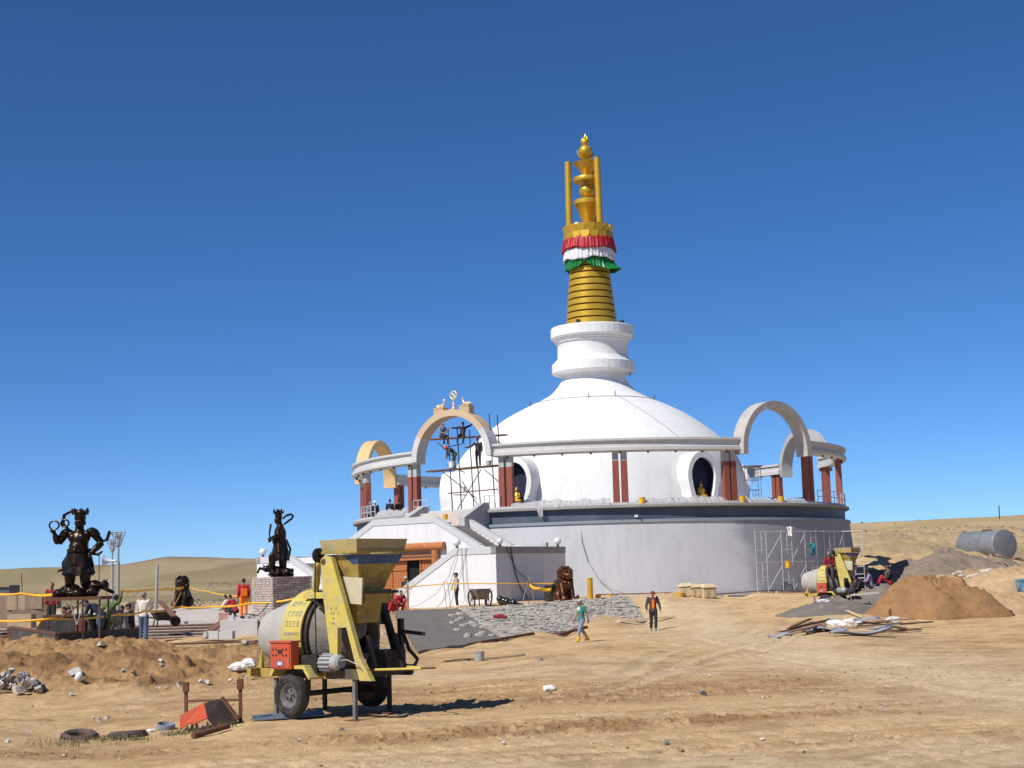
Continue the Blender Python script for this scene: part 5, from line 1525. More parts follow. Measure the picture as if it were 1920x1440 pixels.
MB().box(tk + axd * 2.0 + Vector((0, 0, 1.2)), (.7, .5, .12), R(38)).build('hatch', RUST, t, smooth=False)
for d in (.9, 4.2):
    MB().box(tk + axd * d + Vector((0, 0, -1.0)), (2.0, .3, .6), R(38)).build('cradle', WOOD, t, smooth=False)

# ------------------------------------------------------------------ bamboo and pole scaffold under the arch
sc = thing('pole_scaffold', 'rickety scaffold of dark poles and reddish planks under the half painted beige arch', 'scaffold', (0, 0, 0))
def pole(p, q, r=.035, nm='pole', m=SCAFD, par=sc):
    return MB().tube([p, q], r, 7).build(nm, m, par)
VY = {843: 90.9, 862: 92.0, 881: 90.3, 900: 91.5, 927: 90.0, 936: 91.0}
for x, yt, yb in ((840, 803, 975), (857, 800, 968), (880, 806, 968), (893, 838, 970), (917, 776, 962), (932, 778, 962)):
    yd = {840: 91.1, 857: 92.2, 880: 90.5, 893: 91.8, 917: 90.0, 932: 91.2}[x]
    p = at(x, yt, yd)
    q = at(x + (9 if x < 900 else 12), yb, yd)
    q.z = 6.52
    pole(p, q)
D1 = (at(802, 824, 91.6), at(946, 815, 90.4))
D2 = (at(801, 884, 91.6), at(934, 872, 90.5))
D3 = (at(842, 925, 91.2), at(935, 917, 90.4))
def plank_row(D, n, w, off0, nm='deck_plank'):
    d = (D[1] - D[0]).normalized()
    nrm = Vector((-d.y, d.x, 0)).normalized()
    for k in range(n):
        o_ = nrm * (off0 + k * (w + .02))
        j = random.uniform(-.15, .15)
        MB().bar(D[0] + o_ + d * j, D[1] + o_ + d * j, w, .06).build(nm, WOODD, sc, smooth=False)
plank_row(D1, 3, .22, -.05); plank_row(D2, 4, .24, -.1); plank_row(D3, 1, .12, 0)
for (a, b) in (((820, 829, 91), (856, 862, 91)), ((829, 884, 91), (894, 935, 91)), ((848, 972, 91), (902, 880, 91)), ((866, 902, 91), (900, 953, 91)), ((908, 880, 90.4), (937, 905, 90.4)), ((846, 968, 91), (884, 968, 91)), ((840, 838, 92), (872, 831, 92)), ((838, 872, 92), (872, 886, 92)), ((930, 826, 91), (948, 836, 91)), ((852, 928, 92), (875, 928, 92))):
    pole(at(*a), at(*b), .028, 'brace')
bk = at(848, 876, 91)
def bucket(label, loc, m=YELP, r=.15, h=.3, group='plastic buckets', rx=0, cat='bucket'):
    t = thing('bucket', label, cat, loc, random.uniform(0, 6), group)
    MB().lathe([(0, .01), (r * .82, .01), (r * .84, .0), (r, h - .03), (r * 1.06, h - .02), (r * 1.06, h), (r * .97, h), (r * .80, .03), (0, .03)], 20).build('pail', m, t, ang=35, rot=(rx, 0, 0))
    MB().ring((0, 0, h - .02), r * 1.05, .007, Matrix(((1, 0, 0), (0, math.cos(.6), math.sin(.6)), (0, -math.sin(.6), math.cos(.6)))), 14, 5, 0, math.pi).build('handle', STEEL, t)
    return t
p = at(847, 877, 91.2); bucket('white paint bucket on the lower scaffold deck by the bending worker', p, WHITEP, .20, .38)
p = at(915, 874, 90.6); bucket('grey bucket on the lower scaffold deck beside the standing worker', p + Vector((.05, 0, 0)), GREYC, .17, .34)
p = at(869, 921, 91.1); bucket('small white bucket hanging at the lowest scaffold plank', p, WHITEP, .14, .28)

# people of the arch
S = 1.0
SAz = R(SA)
def deck(px, D):
    f = (px - 802) / 140.0
    return D[0] + (D[1] - D[0]) * f + Vector((-.05, .15, .04))
q = deck(905, D2); person('worker in black with an orange tool belt standing on the lower scaffold deck', (q.x, q.y, q.z), R(170), pose(er=(.42, .03, 1.22), hr=(.72, .10, 1.18)), C_DARK, C_DARK, hat='cap', hatmat=C_RED, extra=lambda t, V_: grown(MB().lathe([(.19, -.08), (.20, .08)], 14, c=V_['pelvis'] + Vector((0, 0, .05))).build('tool_belt', C_ORANGE, t), .02, 1))
q = deck(857, D2); person('worker in an orange helmet bending over on the lower scaffold deck', (q.x, q.y, q.z), R(110), P_BEND, C_DGREEN, C_DGREEN, hat='helmet', hatmat=mat('orange_helmet_shell', (.75, .10, .02), .4))
q = deck(864, D1); person('worker in black stretching both arms out to the poles on the top scaffold plank', (q.x + .1, q.y, q.z - .10), R(180), pose(pelvis=(0, 0, .22), chest=(-.05, .02, .52), neck=(-.06, .02, .74), head=(-.06, .05, .88), sl=(-.24, 0, .69), sr=(.14, 0, .69), el=(-.46, .02, .76), hl=(-.66, .05, .90), er=(.42, .04, .66), hr=(.70, .06, .68), pl=(-.1, .02, .2), pr=(.1, .02, .2), kl=(-.1, .38, .18), kr=(.25, .36, .16), al=(-.05, .42, -.28), ar=(.3, .45, -.26)), C_DARK, C_DARK, hat='cap', hatmat=C_DARK)
q = deck(829, D1); person('worker in a pale grey top and cap sitting crouched on the top scaffold plank', (q.x, q.y, q.z + .04), R(215), P_CHAIR, C_GREY, C_DARK, hat='cap', hatmat=C_GREY)
# worker on the far side of the dome
p = at(984, 776, 103.5); person('person in a green helmet peeking over the left shoulder of the white dome', (p.x, p.y, p.z - 1.45), R(180), STAND, C_TEAL, C_DARK, hat='helmet', hatmat=mat('green_helmet_shell', (.02, .22, .12), .4))

# ------------------------------------------------------------------ wheel and deer on the arch
fr0 = axframe(ARCHES[0])
top = Vector((AX, AY, 0)) + pol(16.65, ARCHES[0], 12.79)
t = thing('dharma_wheel', 'gold spoked wheel emblem on a stem at the top of the beige arch', 'wheel emblem', top, R(ARCHES[0]))
t.scale = (.66, .66, .66)
MB().lathe([(.20, 0), (.22, .10), (.12, .22), (.08, .4), (.14, .52), (.09, .62), (.06, .9), (.12, 1.0), (.05, 1.05)], 16).build('stem', GOLDP, t)
WX = Matrix(((1, 0, 0), (0, 0, 1), (0, 1, 0))).transposed()
MB().ring((0, 0, 1.40), .36, .05, WX, 28, 8).build('rim', GOLDP, t)
MB().ball((0, 0, 1.40), (.09, .06, .09), 12, 8).build('hub', GOLDP, t)
for k in range(8):
    a = math.pi * k / 4
    MB().tube([(.07 * math.cos(a), 0, 1.40 + .07 * math.sin(a)), (.36 * math.cos(a), 0, 1.40 + .36 * math.sin(a))], .022, 6).build('spoke', GOLDP, t)
    MB().ball((.44 * math.cos(a + .39), 0, 1.40 + .44 * math.sin(a + .39)), .05, 8, 6).build('finial', GOLDP, t)
for s, lb in ((-1, 'gold deer kneeling beside the wheel, above the worker in the grey top'), (1, 'gold deer kneeling on the arch on the dome side of the wheel')):
    a = math.acos(s * .95 / 3.06)
    base = Vector((AX, AY, 0)) + pol(16.65, ARCHES[0], 9.75 + 3.06 * math.sin(a)) + fr0 @ Vector((s * .95, 0, 0))
    t = thing('deer_statue', lb, 'deer statue', base, R(ARCHES[0]), 'gold deer facing the wheel')
    if s > 0: t.rotation_euler.z += math.pi
    t.scale = (.74, .74, .74)
    pd = MB().box((-.04, 0, .08), (1.0, .7, .62)).build('pedestal', BEIGE, t, smooth=False)
    MB().box((-.04, 0, .41), (1.1, .8, .07)).build('pedestal_top', BEIGE, pd, smooth=False)
    for q in range(9):
        MB().box((-.46 + .105 * q, -.36, .15), (.055, .04, .42)).build('flute', mat('pale_ochre', (.60, .45, .27), .8), pd, smooth=False)
        if q % 1 == 0: MB().box((-.46 + .105 * q, .36, .15), (.055, .04, .42)).build('flute', mat('pale_ochre', (.60, .45, .27), .8), pd, smooth=False)
    b = MB()
    b.tube([(-.34, 0, .62), (-.05, 0, .60), (.20, 0, .66)], [.14, .15, .13], 12)
    b.ball((-.38, 0, .60), (.15, .15, .13), 10, 8)
    b.tube([(.20, 0, .68), (.30, 0, .90), (.30, 0, 1.08)], [.11, .075, .06], 10)
    b.tube([(.24, 0, 1.12), (.44, 0, 1.06)], [.075, .04], 10)
    for y in (-1, 1):
        b.tube([(.25, y * .06, 1.16), (.18, y * .13, 1.24)], [.03, .012], 6)
        b.tube([(.15, y * .12, .55), (.36, y * .13, .50), (.20, y * .13, .48)], [.06, .045, .035], 8)
        b.tube([(-.35, y * .15, .55), (-.12, y * .17, .50), (-.30, y * .17, .47)], [.08, .05, .035], 8)
    b.tube([(-.50, 0, .62), (-.58, 0, .70)], [.04, .02], 6)
    grown(b.build('deer', GOLDP, t), .018, 1)

# ------------------------------------------------------------------ cloth skirt under the lotus collar
cl = thing('cloth_valance', 'pleated red, white and green cloth valance wound under the gold lotus collar', 'valance', (AX, AY, 0))
def pleat(z0, z1, r0, r1, m, nm, seed, flare=0.0, lift=None, n=260):
    vs, fs = [], []
    rr = random.Random(seed)
    ph = [rr.uniform(0, 6.28) for _ in range(6)]
    rows = 9
    for i in range(rows):
        f = i / (rows - 1)
        for k in range(n):
            a = 2 * math.pi * k / n
            w = .035 * math.sin(46 * a + ph[0] + .6 * math.sin(3 * a)) + .03 * math.sin(31 * a + ph[1]) + .02 * math.sin(83 * a + ph[4])
            fl = flare * f * f * max(0, math.cos(a - R(62))) ** 5
            z_ = z0 + (z1 - z0) * f + (.03 + .05 * f) * math.sin(4 * a + ph[2]) + f * .04 * math.sin(11 * a + ph[3])
            if lift: z_ += f * lift * math.exp(-((a - R(345)) / .22) ** 2) - .18 * f * max(0, math.cos(a - R(60))) ** 3
            r_ = r0 + (r1 - r0) * f + w * (.35 + .9 * f) + fl
            vs.append((r_ * math.sin(a), -r_ * math.cos(a), z_))
    fs = [(i * n + k, i * n + (k + 1) % n, (i + 1) * n + (k + 1) % n, (i + 1) * n + k) for i in range(rows - 1) for k in range(n)]
    o = MB().add(vs, fs).build(nm, m, cl, ang=180)
    so2 = o.modifiers.new('cloth_thickness', 'SOLIDIFY'); so2.thickness = .012
    return o
SAT = dict(rough=.42, var=.10, scale=5, spec=.5)
pleat(26.32, 25.46, 1.80, 1.93, mat('red_satin', (.38, .008, .012), **SAT), 'red_band', 1)
pleat(25.55, 24.72, 1.80, 1.84, mat('white_satin', (.66, .64, .66), **SAT), 'white_band', 2)
pleat(24.84, 24.10, 1.70, 1.70, mat('green_satin', (.006, .16, .028), **SAT), 'green_band', 3, flare=.75, lift=.25)

# ------------------------------------------------------------------ golden figures in the niches
for a, lb in ((-31.5, 'gold seated figure inside the dome niche behind the column pair near the stairs'), (34.0, 'gold seated figure in the shade of the dome niche below the bare concrete arch')):
    c = Vector((AX, AY, 0)) + pol(10.92, a, 7.08)
    t = thing('seated_figure', lb, 'statue', c, R(a), 'gold figures in the dome niches')
    t.scale = (.8, .8, .8)
    b = MB()
    b.tube([(0, 0, .38), (0, 0, .75), (0, 0, 1.0)], [.26, .24, .12], 12)
    b.ball((0, -.02, 1.18), (.13, .14, .17), 12, 8); b.ball((0, 0, 1.36), .07, 8, 6)
    for s in (-1, 1):
        b.tube([(s * .22, 0, .92), (s * .34, -.05, .62), (s * .10, -.22, .48)], [.09, .08, .05], 8)
        b.tube([(s * .12, 0, .34), (s * .46, -.12, .32), (s * .05, -.30, .30)], [.14, .13, .08], 8)
    grown(b.build('figure', GOLD, t), .02, 2)
    MB().lathe([(.52, 0), (.56, .06), (.44, .12), (.44, .16), (.54, .24), (.45, .28), (0, .28)], 24).build('lotus_seat', mat('lotus_yellow_gold', (.75, .48, .06), .35, metal=.3, var=.06), t)
# ------------------------------------------------------------------ platform things: sheeting, railings, buckets
def W2(r, a, z_): return Vector((AX, AY, 0)) + pol(r, a, z_)
def sheeting(label, a0, a1, h, seed, r0=16.95):
    n, m = int((a1 - a0) * 6), 10
    vs = []
    for i in range(n + 1):
        a = a0 + (a1 - a0) * i / n
        for j in range(m + 1):
            f = j / m
            w = float(fbm(np.array([a * 2.6]), np.array([f * 1.6]), 4, seed)[0])
            w2 = float(fbm(np.array([a * .5]), np.array([7.0]), 3, seed + 1)[0])
            rr = r0 + .16 * (1 - f) - .30 * f + .07 * w
            zz = 6.47 + (h * (1 + .4 * w2)) * f ** .8 + .06 * w * f
            vs.append(W2(rr, a, zz))
    w_ = m + 1
    o = MB().add(vs, [(i * w_ + j, (i + 1) * w_ + j, (i + 1) * w_ + j + 1, i * w_ + j + 1) for i in range(n) for j in range(m)]).build('plastic_sheeting', FILM, None, ang=180)
    s_ = o.modifiers.new('film_thickness', 'SOLIDIFY'); s_.thickness = .01
    return tag(o, label, 'plastic sheeting', 'plastic sheeting on the platform edge')
sheeting('crinkled clear sheeting along the platform edge between the stairs and the middle columns', -21, -.8, .42, 3)
sheeting('clear sheeting along the platform edge between the middle columns and the shaded niche', 4.5, 24, .40, 6)
sheeting('dusty sheeting on the platform edge below the bare concrete arch', 29, 47, .42, 9)
sheeting('short length of crumpled sheeting hung on the railing beside the ochre arch', -62, -49, .5, 12)
fl_ = MB()
vs = []
for i in range(9):
    for j in range(9):
        vs.append(W2(17.22 + .03 * math.sin(i * 1.3 + j) + .05 * j / 8, -15.6 + .19 * i + .10 * j * (1 - i / 8), 6.55 - .075 * j + .03 * math.sin(i * 2)))
o = fl_.add(vs, [(i * 9 + j, i * 9 + 9 + j, i * 9 + 10 + j, i * 9 + j + 1) for i in range(8) for j in range(8)]).build('plastic_flap', FILM, None, ang=180)
tag(o, 'torn flap of clear film hanging over the cornice of the round wall', 'plastic sheeting')
def railing(label, a0, a1, n, r=16.9, h=.9):
    t = thing('railing', label, 'railing', (0, 0, 0), 0, 'steel railings on the platform')
    for k in range(n + 1):
        a = a0 + (a1 - a0) * k / n
        MB().tube([W2(r, a, 6.5), W2(r, a, 6.5 + h)], .03, 7).build('post', SCAFW, t)
    for z_ in (h, h * .55):
        MB().tube([W2(r, a0 + (a1 - a0) * k / 12, 6.5 + z_) for k in range(13)], .026, 7).build('rail', SCAFW, t)
    return t
railing('short steel railing on the platform in front of the two helmeted workers', -72, -62, 4)
railing('short steel railing on the platform edge beside the stair opening, sheeting end', -46, -41.5, 3)
railing('steel railing piece by the column pair next to the scaffold', -27, -23.5, 3)
railing('grey steel railing between the shaded columns on the far end of the platform', 52, 80, 9)
for px, r_, a, lb in ((1191, 16.95, 5.6, 'yellow bucket on the platform edge beside the middle columns'), (1399, 16.9, 27.6, 'yellow bucket on the platform by the paired columns under the bare arch'), (1460, 16.9, 38.2, 'yellow bucket on the platform in the middle of the bare arch opening')):
    bucket(lb, W2(r_, a, 6.53), YELP, .19, .40)
p = at(835, 974, 88.5); bucket('yellow bucket on the stair landing near the scaffold foot', p, YELP, .16, .3)
# people on the platform
for (px, py, a, r_, lb, sh, ht, hm) in ((703, 944, -66, 16.2, 'worker in a white helmet leaning on the platform railing', C_NAVY, 'helmet', WHITEP), (694, 950, -68.5, 16.4, 'worker with grey hair bending at the railing next to the white helmet', C_GREY, 'beanie', C_GREY), (731, 942, -61, 12.5, 'dark haired worker showing head and shoulders over the sheeting', C_NAVY, 'beanie', C_DARK), (748, 945, -60.5, 10.8, 'worker half hidden behind the sheeting in front of the rear columns', C_DARK, 'beanie', C_DARK)):
    pt_ = at(px, py, 105 - r_ * math.cos(R(a)))
    person(lb, (pt_.x, pt_.y, 6.1 if r_ < 14 else 6.0), R(200), STAND, sh, C_DARK, hat=ht, hatmat=hm)
# tubular scaffold towers
def frame_tower(par, p, q, z0, z1, m=SCAFW, nm='ladder_frame', r=.023, rungs=True):
    b = MB()
    mid = (p + q) / 2
    for s in (p, q): b.tube([Vector((s.x, s.y, z0)), Vector((s.x, s.y, z1))], r, 7)
    for z_ in (z0 + .12 * (z1 - z0) + .45, z1 - .06): b.tube([Vector((p.x, p.y, z_)), Vector((q.x, q.y, z_))], r, 7)
    if rungs:
        m1 = p * .45 + q * .55
        b.tube([Vector((m1.x, m1.y, z0 + .25 * (z1 - z0))), Vector((m1.x, m1.y, z1 - .06))], r * .8, 6)
        for f in (.5, .75): b.tube([Vector((m1.x, m1.y, z0 + f * (z1 - z0))), Vector((q.x, q.y, z0 + f * (z1 - z0)))], r * .8, 6)
    return b.build(nm, m, par)
fs_ = thing('frame_scaffold', 'two storey run of pale tubular scaffold frames against the round wall', 'scaffold', (0, 0, 0))
def bearing(px, r, z_):
    """bearing at which a circle about the stupa meets a picture column"""
    best = min((abs(CX + F * (W2(r, a * .25, z_) - E0).dot(rgt) / (W2(r, a * .25, z_) - E0).dot(fwd) - px), a * .25) for a in range(0, 330))
    return best[1]
FB = []
for x0, x1 in ((1419, 1440), (1467, 1488), (1512, 1533), (1548, 1568), (1580, 1592)):
    a0, a1 = bearing(x0, 18.15, 2.3), bearing(x1, 18.15, 2.3)
    p, q = W2(18.15, a0, 0), W2(18.15, a1, 0)
    if x0 > 1570: p, q = W2(18.3, a0, 0), W2(19.6, a0, 0)
    FB.append((p, q))
    for lv in range(2):
        frame_tower(fs_, p, q, 1.15 + lv * 1.82, 1.15 + (lv + 1) * 1.82)
for (p0, q0), (p1, q1) in zip(FB, FB[1:]):
    for lv in range(2):
        zb = 1.15 + 1.82 * lv
        off = (p0 - Vector((AX, AY, 0))).normalized() * .45
        MB().tube([Vector((q0.x, q0.y, zb + .1)), Vector((p1.x, p1.y, zb + 1.55))], .02, 6).build('cross_brace', SCAFW, fs_)
        MB().tube([Vector((q0.x, q0.y, zb + 1.76)), Vector((p1.x, p1.y, zb + 1.76))], .022, 6).build('ledger', SCAFW, fs_)
# things on that scaffold
p = FB[1][0] * .5 + FB[1][1] * .5 + Vector((0, 0, 2.55)); bucket('yellow bucket hung on the tubular scaffold against the round wall', p, YELP, .19, .42)
def rag(label, c, w, h, m, seed):
    b = MB()
    n = 8
    vs = []
    for i in range(n + 1):
        for j in range(n + 1):
            x, z_ = (i / n - .5) * w * (1 - .35 * j / n), -j / n * h
            d = float(fbm(np.array([i * .5 + seed]), np.array([j * .4]), 3, seed)[0])
            vs.append(c + Vector((x, -.05 + .16 * d, z_ + .08 * d)))
    o = b.add(vs, [(i * (n + 1) + j, (i + 1) * (n + 1) + j, (i + 1) * (n + 1) + j + 1, i * (n + 1) + j + 1) for i in range(n) for j in range(n)]).build('hung_cloth', m, None, ang=180)
    s_ = o.modifiers.new('cloth_thickness', 'SOLIDIFY'); s_.thickness = .03
    return tag(o, label, 'cloth')
rag('teal jacket hung over a scaffold tube by the round wall', FB[2][0] * .4 + FB[2][1] * .6 + Vector((0, -.1, 4.0)), .42, .72, cloth('teal_jacket', (.02, .15, .19)), 3)
rag('white sack hung from the top of the tubular scaffold', FB[1][1] + Vector((-.1, -.1, 5.0)), .34, .55, BAGW, 5)
rs = thing('frame_scaffold', 'small grey scaffold tower standing on the platform beside the dome', 'scaffold', (0, 0, 0))
p, q = at(1403, 925, 101), at(1428, 925, 102)
for lv in range(2): frame_tower(rs, p, q, 6.5 + lv * 1.5, 8.0 + lv * 1.5, STEEL)
p2_, q2_ = p + Vector((0, 1.2, 0)), q + Vector((0, 1.2, 0))
for lv in range(2): frame_tower(rs, p2_, q2_, 6.5 + lv * 1.5, 8.0 + lv * 1.5, STEEL)
MB().box(((p.x + q.x) / 2, (p.y + q.y) / 2 + .6, 9.55), (1.3, 1.2, .05)).build('deck_plank', WOODD, rs, smooth=False)

# ------------------------------------------------------------------ at the foot of the round wall
pk = ((1190, 1113, 1262, 1112), (1262, 1114, 1345, 1112), (1345, 1113, 1440, 1111), (1440, 1112, 1530, 1110), (1120, 1116, 1190, 1114))
LB = ('reddish plank on blocks at the round wall foot, just before the cream blocks', 'long plank at the round wall foot between the cream blocks and the scaffold', 'plank at the round wall foot under the first scaffold frame', 'plank at the round wall foot running up to the far mixer', 'plank at the round wall foot behind the yellow buckets')
for i, (x0, y0, x1, y1) in enumerate(pk):
    p, q = at(x0, y0 - 2, 86.9 + .014 * max(0, x0 - 1250)), at(x1, y1 - 2, 86.9 + .014 * max(0, x1 - 1250))
    p.z = hz(p.x, p.y) + .12; q.z = hz(q.x, q.y) + .12
    tag(MB().bar(p, q, .22, .07).build('plank', WOODD, None, smooth=False), LB[i], 'plank', 'planks along the round wall')
    for f in (.15, .8):
        c = p + (q - p) * f
        tag(MB().box((c.x, c.y - .05, c.z - .12), (.24, .2, .16)).build('timber_block', WOODP, None, smooth=False), 'pale timber block under the ' + ('near' if f < .5 else 'far') + ' part of the plank ' + ('before the cream blocks', 'between cream blocks and scaffold', 'under the first scaffold frame', 'leading to the far mixer', 'behind the yellow buckets')[i], 'block', 'blocks under the wall planks')
# cream carved blocks
cb0 = at(1280, 1108, 85.8)
for i, (px, w, h, d) in enumerate(((1238, .55, .22, .5), (1262, 1.0, .40, .7), (1285, .72, .75, .75), (1302, .62, .72, .7), (1325, .80, .78, .8))):
    c = at(px, 1108, 85.6)
    zz = hz(c.x, c.y)
    t = thing('carved_block', ('small flat cream slab at the end of the cream blocks', 'low wedge shaped cream block leaning in the row of cream blocks', 'tall cream block behind the yellow basin', 'tall narrow cream block in the middle of the row', 'largest cream block, nearest the scaffold')[i], 'stone block', (c.x, c.y, zz), R(8 * i - 10), 'cream stone blocks by the round wall')
    MB().hexa([(-w / 2, -d / 2, 0), (w / 2, -d / 2, 0), (w / 2, d / 2, 0), (-w / 2, d / 2, 0)], [(-w / 2 * (1 if i != 1 else 1), -d / 2, h * .7 * (1 if i != 1 else .35)), (w / 2, -d / 2, h * .75), (w / 2, d / 2, h * .75), (-w / 2, d / 2, h * .7 * (1 if i != 1 else .35))]).build('block', mat('cream_stone', (.52, .40, .235), .85, var=.1, scale=4, bump=.3), t, smooth=False)
    if i > 1: MB().hexa([(-w / 2 - .05, -d / 2 - .05, h * .74), (w / 2 + .05, -d / 2 - .05, h * .78), (w / 2 + .05, d / 2, h * .78), (-w / 2 - .05, d / 2, h * .74)], [(-w / 2 * .6, -d / 2 * .6, h), (w / 2 * .7, -d / 2 * .6, h * 1.02), (w / 2 * .7, d / 2, h * 1.02), (-w / 2 * .6, d / 2, h)]).build('block_cap', mat('cream_stone_top', (.56, .44, .27), .85, var=.1, scale=4, bump=.3), t, smooth=False)
    if i > 1:
        for q in (-1, 1): MB().box((q * w * .28, -d / 2 - .015, h * .34), (w * .22, .03, h * .5)).build('panel', mat('cream_stone_edge', (.50, .39, .24), .85, var=.12), t, smooth=False)
c = at(1275, 1110, 85.0); bucket('low yellow basin in front of the cream stone blocks', (c.x, c.y, hz(c.x, c.y)), YELP, .26, .22, cat='basin')
# yellow bucket stack and loose ones
g = gp(1107, 1126)
for k in range(9):
    t = bucket(('bottom', 'second', 'third', 'fourth', 'fifth', 'sixth', 'seventh', 'eighth', 'topmost')[k] + ' yellow bucket of the tall stack beside the bronze lion', (g.x, g.y, g.z + .03 + .11 * k), YELP, .16, .30)
g = gp(1122, 1125); bucket('loose yellow bucket next to the tall bucket stack', g, YELP, .16, .30)
g = gp(1145, 1124); bucket('loose yellow bucket standing farthest from the bronze lion', g, YELP, .16, .28)
g = gp(1098, 1128)
tag(MB().lathe([(0, 0), (.3, 0), (.3, .05), (.1, .09), (0, .09)], 20, c=(0, 0, 0)).build('yellow_lid', YELP, None, loc=(g.x, g.y, g.z)), 'flat yellow lid lying at the foot of the bucket stack', 'lid')
tag(MB().lathe([(0, 0), (.22, 0), (.22, .04), (0, .06)], 20).build('yellow_lid', YELP, None, loc=(g.x - .5, g.y + .2, g.z)), 'small yellow lid lying close against the bronze lion', 'lid')
# fuel drum and black bag behind the lion
g = gp(1033, 1131); g = Vector((g.x, g.y + 1.6, hz(g.x, g.y + 1.6)))
tag(MB().lathe([(0, 0), (.30, 0), (.30, .28), (.31, .29), (.30, .30), (.30, .58), (.31, .59), (.30, .6), (.30, .88), (0, .88)], 24).build('oil_drum', STEELD, None, loc=g, ang=30), 'dark oil drum in the shade between the stair block and the bronze lion', 'oil drum')
o = MB().ball((0, 0, .5), (.45, .35, .5), 14, 10).build('dark_sack', cloth('dark_tarp', (.02, .024, .028)), None, loc=g + Vector((.55, .5, .2)))
tag(o, 'bulging dark sack behind the bronze lion', 'sack')
# cable on the round wall and cables on the stair block
tag(MB().tube([W2(17.05, -6.8, 5.5), W2(17.3, -6.6, 4.4), W2(17.45, -5.6, 3.3), W2(17.6, -3.5, 2.2), W2(17.75, -1.2, 1.6), W2(17.9, 1.5, 1.32)], .022, 5).build('cable', STEEL, None), 'thin grey cable sagging down the round wall beside the bucket stack', 'cable')
def cab(label, pts, r=.018, m=CABLE):
    return tag(MB().tube(pts, r, 5).build('cable', m, None), label, 'cable', 'cables hanging at the stair block')
SW = lambda t_, r_, z_: Vector((AX, AY, 0)) + sp(t_, r_, z_)
cab('grey cable looping from the stair coping out to the ladder foot', [SW(6.3, 24.98, 4.1), SW(5.7, 25.1, 2.6), SW(5.0, 25.3, 1.7), SW(4.0, 25.5, 1.15), SW(3.2, 25.6, .98)], .018, STEEL)
cab('cable hanging straight down the white stair wall beside the man in the vest', [SW(6.5, 24.96, 4.1), SW(6.55, 24.98, 2.5), SW(6.7, 25.05, 1.3), SW(6.5, 25.2, 1.0)], .018, STEEL)
cab('cable hanging nearest the stair block corner', [SW(6.75, 24.96, 4.1), SW(6.8, 24.98, 2.5), SW(7.0, 25.0, 1.0)], .014, STEEL)
cab('cable slanting across the stair wall behind the man in the vest', [SW(6.9, 24.96, 4.1), SW(6.4, 25.0, 2.8), SW(5.6, 25.2, 1.5), SW(5.1, 25.4, .98)], .014, STEEL)
cab('thick black cable hanging down the shaded face of the stair block', [SW(8.76, 23.6, 4.1), SW(8.80, 23.3, 2.8), SW(8.85, 22.9, 1.9), SW(8.95, 22.2, 1.2)], .03)
cab('black cable curving across the shaded stair block face towards the lion', [SW(8.76, 24.0, 4.1), SW(8.80, 23.2, 2.9), SW(8.9, 21.8, 2.0), SW(9.0, 20.6, 1.7)], .02)
# globe lamps
def globe(label, c, r=.21):
    t = thing('globe_lamp', label, 'lamp', c, 0, 'plastic wrapped globe lamps on the stair walls')
    MB().lathe([(.10, 0), (.07, .10), (.05, .16)], 12).build('stand', STEELD, t)
    MB().ball((0, 0, .16 + r * .8), r, 16, 10).build('globe', GLASSY, t)
    return t
globe('clear globe lamp at the bend of the stair coping above the cables', SW(6.05, 24.75, 4.1))
globe('globe lamp with a dark fitting in the middle of the stair landing', SW(8.5, 24.2, 4.1), .17)
globe('globe lamp at the far end of the shaded stair block top', SW(8.55, 18.6, 4.1))
globe('globe lamp on the stair wall end behind the brick plinth', SW(-8.4, 24.7, 4.1))
tag(MB().box(SW(8.55, 19.9, 4.22), (.3, .2, .22), R(SA)).build('junction_box', GREYC, None, smooth=False), 'small grey junction box on the shaded stair block top', 'junction box')
# ladder, posts, jerrycans in front of the door
t = thing('ladder', 'small grey ladder leaning at the lower end of the stair wall', 'ladder', (0, 0, 0))
a_, b_ = at(757, 1122, 76.3), at(765, 1088, 77)
for dx in (0, .28):
    MB().tube([a_ + Vector((dx - .1, 0, -.3)), b_ + Vector((dx, 0, 0))], .018, 6).build('rail', STEEL, t)
for k in range(4):
    c = a_ + (b_ - a_) * (k / 4 + .05)
    MB().tube([c + Vector((-.08, 0, 0)), c + Vector((.22, 0, 0))], .014, 6).build('rung', STEEL, t)
p = at(765, 1140, 75); tag(MB().box((p.x, p.y, 1.55), (.10, .10, 1.4)).build('timber_post', WOOD, None, smooth=False), 'upright brown timber post at the end of the stair wall', 'post')
for px, lb, s in ((739, 'yellow jerrycan standing before the wooden door', 1.0), (757, 'orange jerrycan beside the timber post', .8), (729, 'small yellow jerrycan half hidden by the mixer leg', .6)):
    g = gp(px, 1146)
    t = thing('jerrycan', lb, 'jerrycan', (g.x, g.y + .3, g.z), R(20), 'jerrycans at the door')
    t.scale = (s, s, s)
    b = MB().hexa([(-.19, -.12, 0), (.19, -.12, 0), (.19, .12, 0), (-.19, .12, 0)], [(-.19, -.12, .40), (.12, -.12, .48), (.12, .12, .48), (-.19, .12, .40)])
    b.build('can', YELP if px != 757 else mat('orange_plastic', (.62, .2, .02), .4), t, smooth=False)
    MB().tube([(-.12, 0, .44), (-.12, 0, .54), (.10, 0, .58), (.10, 0, .48)], .022, 6).build('handle', YELP, t)
    MB().tube([(-.17, 0, .38), (-.20, 0, .47)], .03, 8).build('cap', STEELD, t)
